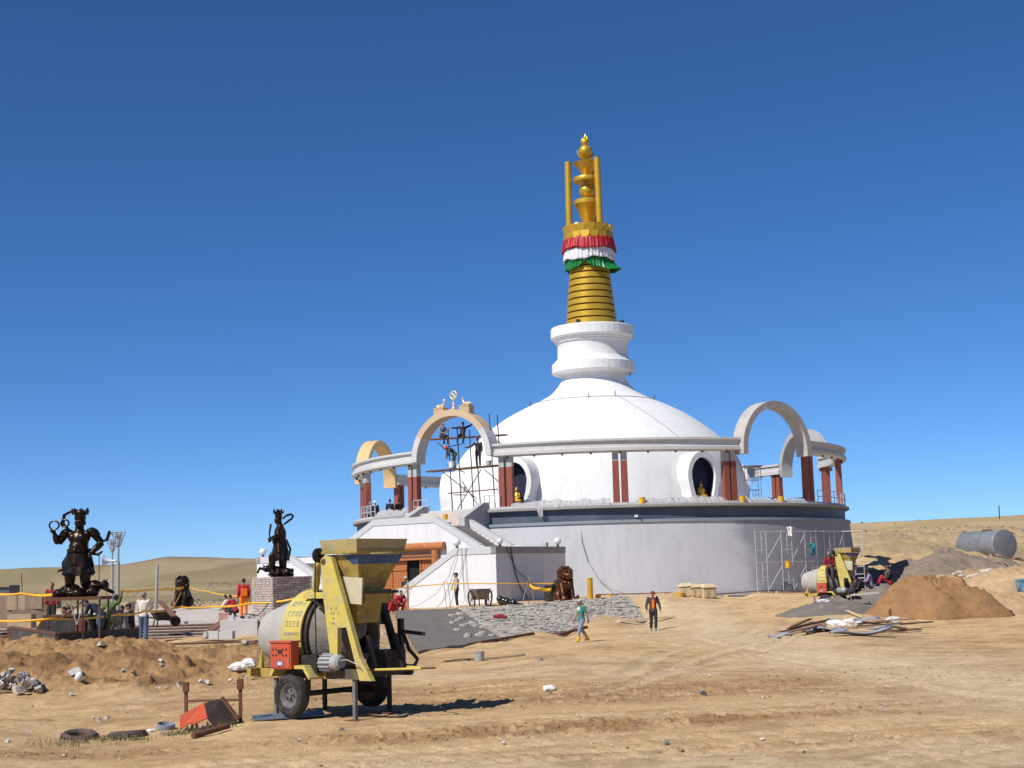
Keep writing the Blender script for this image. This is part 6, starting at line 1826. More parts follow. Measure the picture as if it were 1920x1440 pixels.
# pole tripod with tape, thin rods
t = thing('rod_tripod', 'tripod of thin sticks holding the barrier tape beside the stair block', 'tripod', (0, 0, 0))
ap = at(993, 1090, 75.3)
for px, py in ((975, 1128), (1004, 1127), (990, 1122)):
    q = at(px, py, 75 if px != 990 else 76.2)
    MB().tube([Vector((q.x, q.y, hz(q.x, q.y))), ap + Vector((0, 0, .25))], .02, 6).build('stick', WOOD, t)
for i, (x0, x1) in enumerate(((832, 838), (839, 846))):
    p = at(x0, 1090, 74.5); q = at(x1, 1143, 74.5); q.z = hz(q.x, q.y)
    tag(MB().tube([p, q], .012, 5).build('steel_rod', STEELD, None), ('thin reinforcing rod stuck upright before the stair wall', 'second thin rod closer to the man in the vest')[i], 'rod', 'reinforcing rods')
# handcart seen from behind
g = gp(901, 1140)
t = thing('wheelbarrow', 'two wheeled brown handcart parked by the stair block corner', 'handcart', (g.x, g.y + .3, g.z), R(24))
tb = MB().hexa([(-.26, -.35, .42), (.26, -.35, .42), (.26, .4, .42), (-.26, .4, .42)], [(-.40, -.45, .95), (.40, -.45, .95), (.40, .55, .95), (-.40, .55, .95)])
tb.build('tub', mat('brown_steel_tub', (.17, .13, .10), .7, var=.2, dirt=(.28, .24, .19), dscale=3), t, smooth=False)
for s in (-1, 1):
    wl = MB().lathe([(.28, -.03), (.31, -.03), (.31, .03), (.28, .03)], 28, closed=True).build('wheel', RUBBER, t, loc=(s * .47, .05, .43), rot=(0, R(90 + s * 8), 0), ang=30)
    wl.scale = (1.4, 1.4, 1.2)
    for k in range(6):
        a = math.pi * k / 3
        MB().tube([(0, 0, 0), (.28 * math.cos(a), .28 * math.sin(a), 0)], .012, 5).build('spoke', STEELD, wl)
    MB().bar((s * .2, -.3, .42), (s * .2, -.32, .0), .05, .05).build('leg', STEELD, t, smooth=False)
    MB().tube([(s * .32, -.42, .75), (s * .34, -.85, .86)], .02, 6).build('handle', STEELD, t)
MB().tube([(-.47, .05, .43), (.47, .05, .43)], .025, 8).build('axle', STEELD, t)
# black film bundle, dark pipe and boots on the embankment
g = gp(945, 1138)
b = MB()
rng = random.Random(8)
for k in range(14):
    b.ball((k * .085 - .2, rng.uniform(-.15, .15) - k * .03, .30 - k * .028 + rng.uniform(-.06, .06)), (rng.uniform(.18, .30), rng.uniform(.15, .25), rng.uniform(.14, .24) * (1.2 - k * .05)), 8, 6, Matrix.Rotation(rng.random() * 3, 3, 'Y'))
o = grown(b.build('black_film_bundle', BLACKP, None, loc=(g.x, g.y - .2, g.z + .05)), .05, 1)
tag(o, 'glossy black plastic film bundle thrown over the embankment top by the handcart', 'plastic bundle')
a_, d1, n_ = emb_n(.42, .45)
b = MB().tube([(-.35, .05, .12), (-.05, 0, .14), (.25, -.12, .08)], [.10, .14, .09], 10)
b.tube([(-.32, .05, .1), (-.42, -.1, .0)], .03, 6)
tag(b.build('rolled_jacket', C_MAROON, None, loc=a_ + n_ * .05), 'dark red rolled jacket lying on the stone embankment', 'jacket')
# metal pail and planks on the sand in front
g = gp(899, 1240)
bucket('grey metal pail standing on the sand below the embankment', g, STEEL, .17, .32)
for i, (x0, y0, x1, y1) in enumerate(((830, 1242, 905, 1236), (850, 1238, 935, 1235), (905, 1238, 985, 1230))):
    p, q = gp(x0, y0), gp(x1, y1)
    tag(MB().bar(p + Vector((0, 0, .03)), q + Vector((0, 0, .04)), .16, .05).build('plank', WOOD, None, smooth=False), ('grey plank on the sand leading up to the metal pail', 'middle plank on the sand behind the metal pail', 'plank on the sand pointing away from the pail towards the walkers')[i], 'plank', 'planks around the metal pail')
# ------------------------------------------------------------------ left site: steel forms, frame under the statue, lamp posts
t = thing('steel_form', 'dark open steel form of long upright plates half buried in the sand bank', 'steel form', (0, 0, 0))
c0, c1, c2 = at(20, 1198, 49), at(108, 1210, 45.2), at(259, 1186, 50)
def wallplate(p, q, zt0, zt1, zb, nm, m):
    p, q = Vector((p.x, p.y, 0)), Vector((q.x, q.y, 0))
    nrm = Vector((-(q - p).y, (q - p).x, 0)).normalized() * .04
    return MB().hexa([p - nrm + Vector((0, 0, zb)), q - nrm + Vector((0, 0, zb)), q + nrm + Vector((0, 0, zb)), p + nrm + Vector((0, 0, zb))], [p - nrm + Vector((0, 0, zt0)), q - nrm + Vector((0, 0, zt1)), q + nrm + Vector((0, 0, zt1)), p + nrm + Vector((0, 0, zt0))]).build(nm, m, t, smooth=False)
DST = mat('dusty_dark_steel', (.07, .068, .066), .6, metal=.3, var=.25, scale=4, dirt=(.20, .17, .14), dscale=2, damt=.7)
zt = [at(20, 1176, 49).z, at(110, 1188, 45.2).z, at(259, 1179, 50).z]
wallplate(c0, c1, zt[0], zt[1], .1, 'side_plate', DST)
wallplate(c1, c2, zt[1], zt[2], .1, 'side_plate', STEELD)
p, q = Vector((c0.x, c0.y, zt[0])), Vector((c1.x, c1.y, zt[1]))
MB().bar(p, q, .12, .07).build('top_flange', RUST, t, smooth=False)
MB().bar(q, Vector((c2.x, c2.y, zt[2])), .10, .06).build('top_flange', RUST, t, smooth=False)
MB().box((c0.x, c0.y, (.1 + zt[0]) / 2), (.16, .3, zt[0] - .1)).build('end_post', RUST, t, smooth=False)
MB().box((c0.x - .35, c0.y, .9), (.45, .2, .2)).build('end_bracket', RUST, t, smooth=False)
MB().box((c1.x, c1.y - .03, (.1 + zt[1]) / 2), (.10, .12, zt[1] - .1)).build('corner_post', STEELD, t, smooth=False)
# trapezoid skip box behind it
b0 = at(128, 1186, 50)
t = thing('steel_skip', 'dark sloping sided steel skip below the raised guardian statue', 'skip', (b0.x, b0.y, .75), 0)
MB().hexa([(-1.15, -.7, 0), (1.05, -.7, 0), (1.05, .7, 0), (-1.15, .7, 0)], [(-.62, -.6, .82), (.80, -.6, .82), (.80, .6, .82), (-.62, .6, .82)]).build('hull', STEELD, t, smooth=False)
MB().box((.1, -.62, .84), (1.5, .1, .08)).build('rim', RUST, t, smooth=False)
MB().box((.60, -.69, .45), (.3, .06, .5)).build('red_patch', mat('faded_red_paint', (.16, .03, .025), .7, var=.3), t, smooth=False)
# frame that carries the statue
f0 = at(148, 1117, 46.5)
t = thing('statue_frame', 'rusty steel table frame that carries the raised guardian statue', 'frame', (f0.x, f0.y, 0))
zt_ = f0.z - .02
MB().box((0, 0, zt_ - .06), (1.7, 1.3, .1)).build('table_top', RUST, t, smooth=False)
for x, y in ((-.78, -.58), (.30, -.6), (.78, -.5), (-.2, .58), (.76, .55)):
    MB().box((x, y, (zt_ - .1 + .5) / 2), (.045, .045, zt_ - .6)).build('leg', STEELD if x < .5 else RUST, t, smooth=False)
MB().tube([(-.75, -.55, 1.3), (.30, -.58, zt_ - .15)], .025, 6).build('brace', RUST, t)
MB().tube([(-.10, -.60, zt_ - .15), (.12, -.60, 1.35)], .02, 6).build('brace', STEEL, t)
MB().tube([(.34, -.60, zt_ - .15), (.12, -.60, 1.35)], .02, 6).build('brace', STEEL, t)
# lamp posts
def lamp(label, px, pyt, pyb, Y, horn=False):
    tp, bt = at(px, pyt, Y), at(px - 1, pyb, Y)
    t = thing('lamp_post', label, 'lamp post', (bt.x, bt.y, bt.z), 0, 'lamp posts by the guardian statue')
    h = tp.z - bt.z
    MB().tube([(0, 0, -.3), (0, 0, h * .70)], .058, 12).build('pole', STEEL, t)
    MB().tube([(0, 0, h * .70), (0, 0, h - .35)], .042, 12).build('upper_pole', STEEL, t)
    MB().box((0, 0, .1), (.3, .3, .5)).build('base', STEELD, t, smooth=False)
    hd = MB().lathe([(.05, h - .38), (.10, h - .34), (.10, h - .30), (.05, h - .28)], 16).build('lamp_head', STEEL, t)
    for k in range(8):
        a = 2 * math.pi * k / 8
        MB().tube([(.08 * math.cos(a), .08 * math.sin(a), h - .32), (.25 * math.cos(a), .25 * math.sin(a), h + .10)], .014, 5).build('cage_rod', STEEL, hd)
    MB().lathe([(.24, h + .09), (.29, h + .10), (.24, h + .12)], 28, closed=True).build('top_ring', STEEL, hd)
    MB().lathe([(.0, h + .10), (.10, h + .10), (.13, h + .12), (0, h + .14)], 20).build('reflector', STEEL, hd)
    MB().lathe([(.06, h - .26), (.10, h - .08), (.09, h + .05), (0, h + .06)], 16).build('glass', GLASSY, hd)
    for k in range(3): MB().lathe([(.105, h - .08 + k * .055), (.125, h - .07 + k * .055), (.105, h - .06 + k * .055)], 16, closed=True).build('louvre', STEEL, hd)
    if horn:
        MB().lathe([(.04, .0), (.05, .22), (.10, .34), (.22, .44), (.20, .44), (.08, .33), (0, .3)], 20, c=(-.06, 0, h * .70), axis=Matrix(((0, 0, -1), (0, 1, 0), (1, 0, 0)))).build('loudspeaker', WHITEP, t)
    return t
lamp('taller grey lamp post with a loudspeaker horn beside the raised guardian statue', 222, 1004, 1163, 52, True)
lamp('second lamp post showing smaller behind the one with the loudspeaker', 211, 1017, 1150, 62)
p, q = at(295, 1060, 62), at(292, 1135, 62)
tag(MB().tube([Vector((p.x, p.y, p.z)), Vector((q.x, q.y, q.z - .5))], .06, 10).build('steel_pole', STEEL, None), 'bare grey pole without a lamp standing on the plaza', 'pole')
for px, y0, y1, Y, lb in ((186, 1041, 1070, 300, 'thin far pole on the grassy slope behind the statue'), (1873, 948, 972, 255, 'thin pole on the skyline above the metal tank'), (40, 1075, 1110, 120, 'thin slanting pole behind the stone blocks')):
    p, q = at(px, y0, Y), at(px + (6 if Y == 120 else 0), y1, Y)
    tag(MB().tube([p, Vector((q.x, q.y, q.z - 3))], .09 if Y > 200 else .03, 6).build('thin_pole', STEELD, None), lb, 'pole')
# stone blocks stacked at the back
BLK = mat('brown_stone_block', (.24, .17, .12), .9, var=.2, scale=3, bump=.3, dirt=(.34, .26, .18), dscale=2)
BLK2 = mat('tan_stone_block', (.42, .31, .21), .9, var=.15, scale=3, bump=.3)
for i, (px, py, w, h, m) in enumerate(((8, 1150, 1.1, .75, BLK), (28, 1150, .9, .7, BLK), (50, 1150, .95, .72, BLK), (72, 1150, .9, .7, BLK), (18, 1129, .95, .6, BLK), (42, 1131, 1.0, .62, BLK2), (64, 1130, 1.0, .6, BLK), (88, 1128, .9, .6, BLK), (41, 1155, .9, .55, BLK2), (228, 1148, .9, .85, BLK2))):
    Y = 60 if i < 9 else 66
    c = at(px, py, Y - (1.2 if i == 8 else 0))
    zb = PZ if py > 1140 else PZ + .72
    tag(MB().box((0, 0, h / 2), (w, .8, h)).build('stone_block', m, None, smooth=False, loc=(c.x, c.y, zb if i < 9 else PZ), rot=(0, 0, R(random.uniform(-8, 8)))),
        ('brown stone block at the outer end of the lower row', 'second brown block of the lower row', 'third brown block of the lower row', 'fourth brown block of the lower row, next to the red topped person', 'brown block on the outer end of the upper row', 'lighter tan block lying in the upper row', 'brown block in the upper row above the yellow bucket', 'brown block of the upper row closest to the guardian statue', 'pale tan block set in front of the brown block stack', 'tan block standing alone behind the lamp posts')[i], 'stone block', 'stone blocks stacked on the plaza')
p = at(80, 1156, 57.5); bucket('yellow bucket with a green plant tuft by the stone blocks', (p.x, p.y, PZ - .1), YELP, .22, .42)
# truck body corner at the photo edge
p = at(6, 1111, 75)
t = thing('truck', 'grey truck body showing its corner behind the stone blocks', 'truck', (p.x - 1.1, p.y, PZ), R(6))
MB().box((0, 0, 1.15), (3.2, 2.0, 1.1)).build('cargo_box', mat('truck_grey', (.10, .12, .13), .5, var=.15), t, smooth=False)
MB().box((0, -1.01, 1.66), (3.3, .06, .10)).build('top_rail', STEELD, t, smooth=False)
MB().box((1.62, 0, 1.2), (.06, 2.05, 1.2)).build('tail_gate', STEELD, t, smooth=False)
for x in (-1.0, .9): MB().lathe([(0, -.1), (.42, -.1), (.42, .1), (0, .1)], 20).build('wheel', RUBBER, t, loc=(x, -.9, .42), rot=(R(90), 0, 0), ang=30)
# pale blocks at the steps
for i, (px, py, Y, d, m, lb) in enumerate(((398, 1198, 54.5, (.55, .5, .28), LIGHTC, 'pale concrete block at the steps end, the one nearer the posts'), (424, 1198, 54.5, (.55, .5, .28), LIGHTC, 'pale concrete block butted against its twin by the steps end'), (421, 1168, 58.5, (.38, .5, .40), mat('pink_block', (.45, .24, .20), .85, var=.12), 'pinkish block on the top of the steps by the plinth footing'), (434, 1170, 58.2, (.22, .5, .34), LIGHTC, 'small pale block beside the pinkish one'))):
    c = at(px, py, Y)
    tag(MB().box((0, 0, d[2] / 2), d).build('concrete_block', m, None, smooth=False, loc=(c.x, c.y, c.z), rot=(0, 0, R(3 * i - 4))), lb, 'block', 'loose blocks at the steps end')
p, q = at(392, 1184, 57), at(416, 1166, 58.2)
tag(MB().bar(p, q, .3, .06).build('plank', WOODD, None, smooth=False), 'dark plank ramp leaning on the pinkish block', 'plank')
p, q = at(262, 1212, 50), at(480, 1207, 52)
tag(MB().bar(Vector((p.x, p.y, hz(p.x, p.y) + .05)), Vector((q.x, q.y, hz(q.x, q.y) + .05)), .10, .06).build('plank', WOODD, None, smooth=False), 'long dark plank on the dirt below the steps', 'plank')
p, q = at(338, 1232, 42), at(392, 1229, 42)
tag(MB().bar(Vector((p.x, p.y, hz(p.x, p.y) + .04)), Vector((q.x, q.y, hz(q.x, q.y) + .04)), .12, .05).build('plank', STEELD, None, smooth=False), 'dark board on the crest of the sand bank', 'plank')
p, q = at(450, 1214, 46), at(482, 1222, 44)
tag(MB().bar(Vector((p.x, p.y, hz(p.x, p.y) + .1)), Vector((q.x, q.y, hz(q.x, q.y) + .08)), .13, .08).build('plank', WOODD, None, smooth=False), 'reddish board on the sand bank behind the mixer drum', 'plank')
# wheelbarrow with a board on the plaza
p = at(305, 1158, 58)
t = thing('wheelbarrow', 'tipped wheelbarrow with a long board on the plaza edge', 'wheelbarrow', (p.x, p.y, PZ - .08), R(30))
MB().hexa([(-.2, -.2, .25), (.3, -.2, .25), (.3, .2, .25), (-.2, .2, .25)], [(-.4, -.32, .55), (.45, -.32, .6), (.45, .32, .6), (-.4, .32, .55)]).build('tub', STEELD, t, smooth=False)
MB().lathe([(0, -.04), (.2, -.04), (.2, .04), (0, .04)], 18).build('wheel', RUBBER, t, loc=(.5, 0, .2), rot=(R(90), 0, 0), ang=30)
for s in (-1, 1): MB().tube([(.5, s * .06, .2), (-.1, s * .25, .3), (-.9, s * .28, .45)], .022, 6).build('handle', STEELD, t)
for s in (-1, 1): MB().bar((-.25, s * .24, .28), (-.3, s * .24, 0), .04, .04).build('leg', STEELD, t, smooth=False)
p0_, p1_ = at(300, 1127, 58.5), at(327, 1156, 57)
tag(MB().bar(p0_, p1_, .22, .05).build('board', WOODD, None, smooth=False), 'brown board leaning on the tipped wheelbarrow', 'plank')
# ------------------------------------------------------------------ barrier tape
def tape(label, pts, w=.075, sag=0.06):
    vs = []
    ps = []
    for (a, b) in zip(pts, pts[1:]):
        a, b = at(*a), at(*b)
        for k in range(8):
            f = k / 8
            ps.append(a + (b - a) * f - Vector((0, 0, sag * 4 * f * (1 - f))))
    ps.append(at(*pts[-1]))
    for k, p in enumerate(ps):
        tw = .5 * math.sin(k * .55)
        vs += [p + Vector((0, w * tw * .5, w / 2)), p - Vector((0, w * tw * .5, w / 2))]
    o = MB().add(vs, [(2 * k, 2 * k + 2, 2 * k + 3, 2 * k + 1) for k in range(len(ps) - 1)]).build('barrier_tape', TAPE, None)
    s_ = o.modifiers.new('tape_thickness', 'SOLIDIFY'); s_.thickness = .006
    return tag(o, label, 'barrier tape', 'yellow barrier tapes')
tape('yellow tape run across the steel form from the photo edge to the lamp post', [(-30, 1162, 44.8), (95, 1160, 44.8), (222, 1152, 51.5)], .065)
tape('yellow tape from the lamp post past the man in jeans to the far lion', [(222, 1152, 51.5), (270, 1146, 54.3), (338, 1138, 60), (400, 1137, 60), (467, 1131, 57.6), (560, 1121, 57)], .07)
tape('higher yellow tape in front of the stone blocks', [(-20, 1111, 57), (40, 1113, 57), (104, 1114, 56)], .09)
tape('slack yellow tape between the lamp post and the far lion on the plaza', [(222, 1108, 90), (280, 1106, 95), (345, 1101, 102.4)], .14)
tape('yellow tape beyond the far lion towards the orange overalls', [(355, 1101, 102.4), (385, 1108, 90), (448, 1118, 75)], .08)
tape('yellow tape slanting down from the far lion chest', [(340, 1110, 102.3), (322, 1140, 90)], .14)
tape('orange yellow tape strung in front of the wooden door and white stair wall', [(715, 1108, 73), (750, 1102, 73.8), (834, 1094.5, 74.4), (855, 1094, 74.3), (992, 1094.5, 75.3), (1040, 1094, 75.6)], .05, .0)
tape('bunched yellow tape trailing from the stick tripod to the lion', [(993, 1097, 75.2), (1012, 1104, 75.1), (1034, 1105, 75.4)], .16)
p = at(1060, 1096, 76.6)
# ------------------------------------------------------------------ people on the ground
g = gp(1092, 1205); person('walker in a teal and white top with tall yellow rubber boots', g, R(115), P_WALK, C_TEAL, C_GJEAN, C_YBOOT, hat='cap', hatmat=cloth('pale_pink_cap', (.45, .36, .36)), sleeves=.5, fine=True, legs_bare=True, extra=lambda t, V_: MB().ball(V_['chest'] + Vector((0, .068, .08)), (.13, .075, .10), 12, 8).build('shirt_print', C_WHITE, t))
g = gp(1226, 1183); person('walker in a dark jacket open over an orange shirt', g, R(188), P_WALKF, C_BROWN, C_DARK, C_GREY, hat='cap', hatmat=C_MAROON, fine=True, extra=lambda t, V_: MB().ball(V_['pelvis'] * .45 + V_['chest'] * .55 + Vector((0, .085, .02)), (.075, .075, .26), 12, 8).build('orange_shirt', C_ORANGE, t), coat=True, sc=1.03)
g = gp(857, 1139); person('man in a pale vest with a yellow shoulder bag watching by the stair wall', g, R(95), STAND, C_BEIGE, C_NAVY, C_WHITE, hat='cap', hatmat=C_DARK, fine=True, extra=lambda t, V_: (MB().box(V_['pelvis'] + Vector((-.03, .24, .04)), (.24, .10, .2)).build('bag', mat('yellow_bag', (.50, .48, .06), .6), t, smooth=False), MB().bar(V_['pelvis'] + Vector((-.03, .22, .14)), V_['sr'] + Vector((-.05, .08, .06)), .03, .012).build('bag_strap', C_DARK, t, smooth=False)), sc=1.02)
p = at(269, 1200, 55); person('man in a white shirt, blue jeans and dark hat seen from behind', (p.x, p.y, hz(p.x, p.y) + .02), R(-12), pose(er=(.26, .14, 1.16), hr=(.12, .30, 1.12), el=(-.25, .1, 1.14), hl=(-.16, .26, 1.0)), C_WHITE, C_JEAN, C_DARK, hat='beanie', hatmat=C_GREY, fine=True, sc=1.02)
def on(px, py, Y, z_=None):
    p = at(px, py, Y)
    return (p.x, p.y, p.z if z_ is None else z_)
person('worker in orange overalls standing behind the brick plinth', on(457, 1143, 66, PZ), R(20), STAND, C_RED, C_ORANGE, hat=None, extra=lambda t, V_: MB().box(V_['chest'] * .6 + V_['pelvis'] * .4 + Vector((0, -.14, 0)), (.26, .05, .34)).build('bib', C_ORANGE, t, smooth=False))
person('crouching person in red near the orange overalls', on(441, 1143, 70, PZ), R(60), P_CROUCH, C_RED, C_DARK)
person('crouching person in a white top near the orange overalls', on(434, 1142, 72, PZ), R(80), P_CROUCH, C_WHITE, C_DARK)
person('person in a maroon top standing behind the steel skip', on(97, 1150, 58, PZ), R(170), STAND, C_MAROON, C_DARK)
person('person crouching in dark clothes by the frame under the statue', on(112, 1160, 52, .72), R(-70), P_CROUCH, C_DARK, C_DARK, sc=1.15)
person('person in maroon crouching behind the frame legs', on(138, 1160, 54, .72), R(120), P_CROUCH, C_MAROON, C_DARK, sc=1.1)
person('person in a dark blue top bending at the rock base of the statue', on(187, 1153, 50, .62), R(80), P_BEND, C_NAVY, C_JEAN, sc=1.05)
person('person in field green leaning with one arm on the lamp post', on(199, 1160, 50.5, .58), R(-40), pose(chest=(.10, .1, 1.2), neck=(.18, .18, 1.38), head=(.22, .26, 1.50), sl=(-.05, .14, 1.34), sr=(.34, .12, 1.32), er=(.52, .16, 1.40), hr=(.60, .18, 1.62)), C_GREEN, C_GREEN, C_DARK, hair=True)
person('person in dark clothes sitting on the steps beside the man in jeans', on(247, 1167, 56.5, .95), R(100), P_SIT, C_DARK, C_DARK, C_GREY, hat='cap', hatmat=C_DARK)
person('person sitting low with dark legs stretched by the lamp post foot', on(234, 1166, 55.8, .9), R(75), P_SIT, C_GREY, C_DARK, C_DARK)
person('person in red sitting in front of the wooden door', on(738, 1146, 75, .95), R(150), P_SIT, C_MAROON, C_RED, hat=None)
person('second person in red squatting by the yellow jerrycan', on(748, 1144, 76.5, .95), R(210), P_CROUCH, C_RED, C_MAROON)
p = SW(.75, 22.6, .95); person('person in a grey helmet standing inside the wooden doorway', p, R(170), STAND, C_DARK, C_DARK, hat='helmet', hatmat=GREYC)
g = gp(662, 1190); person('worker in an orange vest working behind the near mixer', on(655, 1168, 62, .35), R(130), P_BEND, C_ORANGE, C_DARK, hat='beanie', hatmat=C_BROWN, sc=1.05)
# men at the far mixer
mx = MX2.location
p = at(1556, 1076, 76.4); person('man in a red shirt and pale cap sitting on the drum of the far mixer', (p.x, p.y - .1, p.z + .18), R(165), P_CHAIR, C_MAROON, C_BROWN, hat='cap', hatmat=C_GREY, sc=1.05)
p = at(1633, 1098, 73.5); person('man in a lilac shirt and dark brimmed hat squatting beside the far mixer', (p.x, p.y, p.z - .12), R(75), P_SIT, C_LILAC, C_DARK, hat='brim', hatmat=C_DARK, sc=1.05)
p = at(1671, 1092, 74); person('man in black with a cap sitting apart on the gravel mound', (p.x, p.y, p.z - .12), R(80), P_SIT, C_DARK, C_RED, hat='cap', hatmat=C_BROWN, sc=1.05)
p = at(1597, 1112, 74); person('man in dark clothes lying bent at the foot of the far mixer', (p.x, p.y, p.z - .2), R(-60), P_CROUCH, C_DARK, C_NAVY, hat=None, sc=.95)
p = at(1914, 1100, 80); 
rag('blue and white striped cloth hanging at the photo edge on the sand bank', at(1913, 1084, 78), .7, .7, cloth('striped_cloth', (.16, .26, .34)), 9)
# white bag and sacks
def sack(label, c, s, m, seed, grp='woven sacks', sq=.55):
    rr = random.Random(seed)
    b = MB().ball((0, 0, 0), 1.0, 40, 24)
    V_ = np.array(b.v)
    rad = 1 + .9 * fbm(V_[:, 0] * 1.1 + seed * 3.1, V_[:, 1] * 1.1 + V_[:, 2] * .7, 2, seed) + .35 * np.abs(fbm(V_[:, 0] * 4 + V_[:, 2] * 3, V_[:, 1] * 4 - V_[:, 2] * 2, 3, seed + 5)) - .1
    V_ = V_ * rad[:, None] * np.array([.48, .27, .20])
    V_[:, 2] = np.maximum(V_[:, 2] + .10, -.02)
    b.v = [tuple(p) for p in V_]
    o = b.build('sack', m, None, loc=c, rot=(0, 0, rr.uniform(-.6, .6)), ang=28)
    o.scale = (s, s, s)
    return tag(o, label, 'sack', grp)
g = gp(452, 1256); sack('crumpled white sack on the sand bank behind the mixer wheel', g, .78, BAGW, 3)
g = gp(1030, 1296); sack('small white bag lying alone on the bare sand in front', g, .38, BAGW, 6)
p = at(1545, 1133, 73); sack('black and white bag propped against the far mixer control box', (p.x, p.y, p.z), .9, mat('striped_bag', (.5, .5, .52), .7, var=.5, scale=8), 8)
for i, (px, py) in enumerate(((1800, 1082), (1826, 1086), (1850, 1076))):
    g = gp(px, py); sack(('pale sack on the earth mound, the one nearest the sand heap', 'middle pale sack on the earth mound', 'pale sack on the earth mound nearest the photo edge')[i], g, 1.0, mat('dusty_sack', (.48, .42, .36), .8, var=.15), 12 + i, 'pale sacks on the earth mound')
# ------------------------------------------------------------------ scrap pile of planks and sheets on the ramp side
rng = random.Random(33)
ds = [(1462, 1188, 1500, 1181), (1470, 1192, 1540, 1176), (1478, 1186, 1556, 1170), (1500, 1192, 1530, 1186), (1515, 1190, 1545, 1178), (1485, 1180, 1520, 1166), (1590, 1178, 1668, 1174), (1602, 1184, 1735, 1177), (1625, 1190, 1725, 1184), (1660, 1190, 1700, 1192), (1640, 1172, 1716, 1169), (1690, 1180, 1748, 1176), (1505, 1176, 1548, 1169), (1480, 1194, 1515, 1190)]
for i, (x0, y0, x1, y1) in enumerate(ds):
    p, q = gp(x0, y0), gp(x1, y1)
    lift = .05 + .05 * (i % 4)
    tag(MB().bar(p + Vector((0, 0, lift)), q + Vector((0, 0, lift + .03)), .16, .05).build('plank', (WOODD, WOOD, RUST)[i % 3], None, smooth=False), ('reddish plank end sticking out lowest at the outer end of the scrap pile', 'long grey plank fanned out at the outer end of the scrap pile', 'longest rusty plank fanned out at the outer end of the scrap pile', 'short reddish plank low beside the bluish sheet of the scrap pile', 'short grey plank leaning up to the bluish sheet of the scrap pile', 'rusty plank pointing steeply back at the outer end of the scrap pile', 'reddish plank behind the upright white sack of the scrap pile', 'long grey plank running along the far half of the scrap pile', 'rusty plank over the grey sheet in the scrap pile', 'short reddish plank at the near edge of the scrap pile', 'grey plank close to the foot of the sand heap in the scrap pile', 'rusty plank at the sand heap end of the scrap pile, sticking out', 'reddish plank just before the flat white sack of the scrap pile', 'grey plank stub at the outermost corner of the scrap pile')[i], 'plank', 'planks of the scrap pile')
SHT = mat('bluish_sheet', (.25, .27, .32), .6, var=.15, dirt=(.35, .31, .26), dscale=2)
for i, (px, py, w, d, lb) in enumerate(((1550, 1184, 1.5, 1.3, 'bluish grey sheet in the middle of the scrap pile'), (1615, 1192, 2.2, 1.0, 'curled grey sheet at the near edge of the scrap pile'), (1600, 1166, 2.2, 1.2, 'flat grey sheet at the back of the scrap pile'), (1462, 1196, .9, .5, 'small pale sheet at the outer end of the scrap pile'), (1660, 1182, 1.6, .7, 'grey sheet under the planks of the scrap pile'))):
    g = gp(px, py)
    n = 8
    vs = [Vector(((a / n - .5) * w, (b / n - .5) * d, .08 + .07 * math.sin(a * .8 + i) + .05 * math.sin(b * 1.1 + 2 * i) + (.12 * (a / n) ** 2 if i == 1 else 0))) for a in range(n + 1) for b in range(n + 1)]
    o = MB().add(vs, [(a * (n + 1) + b, (a + 1) * (n + 1) + b, (a + 1) * (n + 1) + b + 1, a * (n + 1) + b + 1) for a in range(n) for b in range(n)]).build('scrap_sheet', SHT, None, loc=g, ang=180)
    s_ = o.modifiers.new('sheet_thickness', 'SOLIDIFY'); s_.thickness = .015
    tag(o, lb, 'sheet', 'sheets of the scrap pile')
g = gp(1577, 1178); sack('upright white sack sticking up from the scrap pile', g + Vector((0, 0, .1)), 1.0, BAGW, 21, 'white sacks in the scrap pile'); g = gp(1565, 1174); sack('flat white sack beside the upright one in the scrap pile', g, .9, BAGW, 22, 'white sacks in the scrap pile')
g = gp(1600, 1172); sack('white sack under the blue rag in the scrap pile', g, .9, BAGW, 23, 'white sacks in the scrap pile'); g = gp(1672, 1168); sack('white sack at the end of the scrap pile by the sand heap', g, .8, BAGW, 24, 'white sacks in the scrap pile')
p, q = gp(1572, 1143), gp(1615, 1161)
tag(MB().bar(p + Vector((0, 0, .12)), q + Vector((0, 0, .1)), .14, .06).build('plank', WOODP, None, smooth=False), 'pale timber lying down the slope of the gravel heap', 'plank')
p, q = at(1595, 1116, 72.5), at(1648, 1111, 72.5)
tag(MB().bar(p, q, .10, .08).build('plank', LIGHTC, None, smooth=False), 'pale bar laid level on the gravel heap below the squatting man', 'plank')
p = gp(1671, 1166); tag(MB().box((p.x, p.y + .1, p.z + .25), (.10, .10, .6), R(10)).build('timber_post', WOODD, None, smooth=False), 'short dark post stuck in the foot of the orange sand heap', 'post')
p, q = at(1862, 1042, 104), at(1925, 1052, 100)
tag(MB().tube([p, q], .05, 6).build('pipe', RUST, None), 'thin rusty pipe lying on the bank below the metal tank', 'pipe')
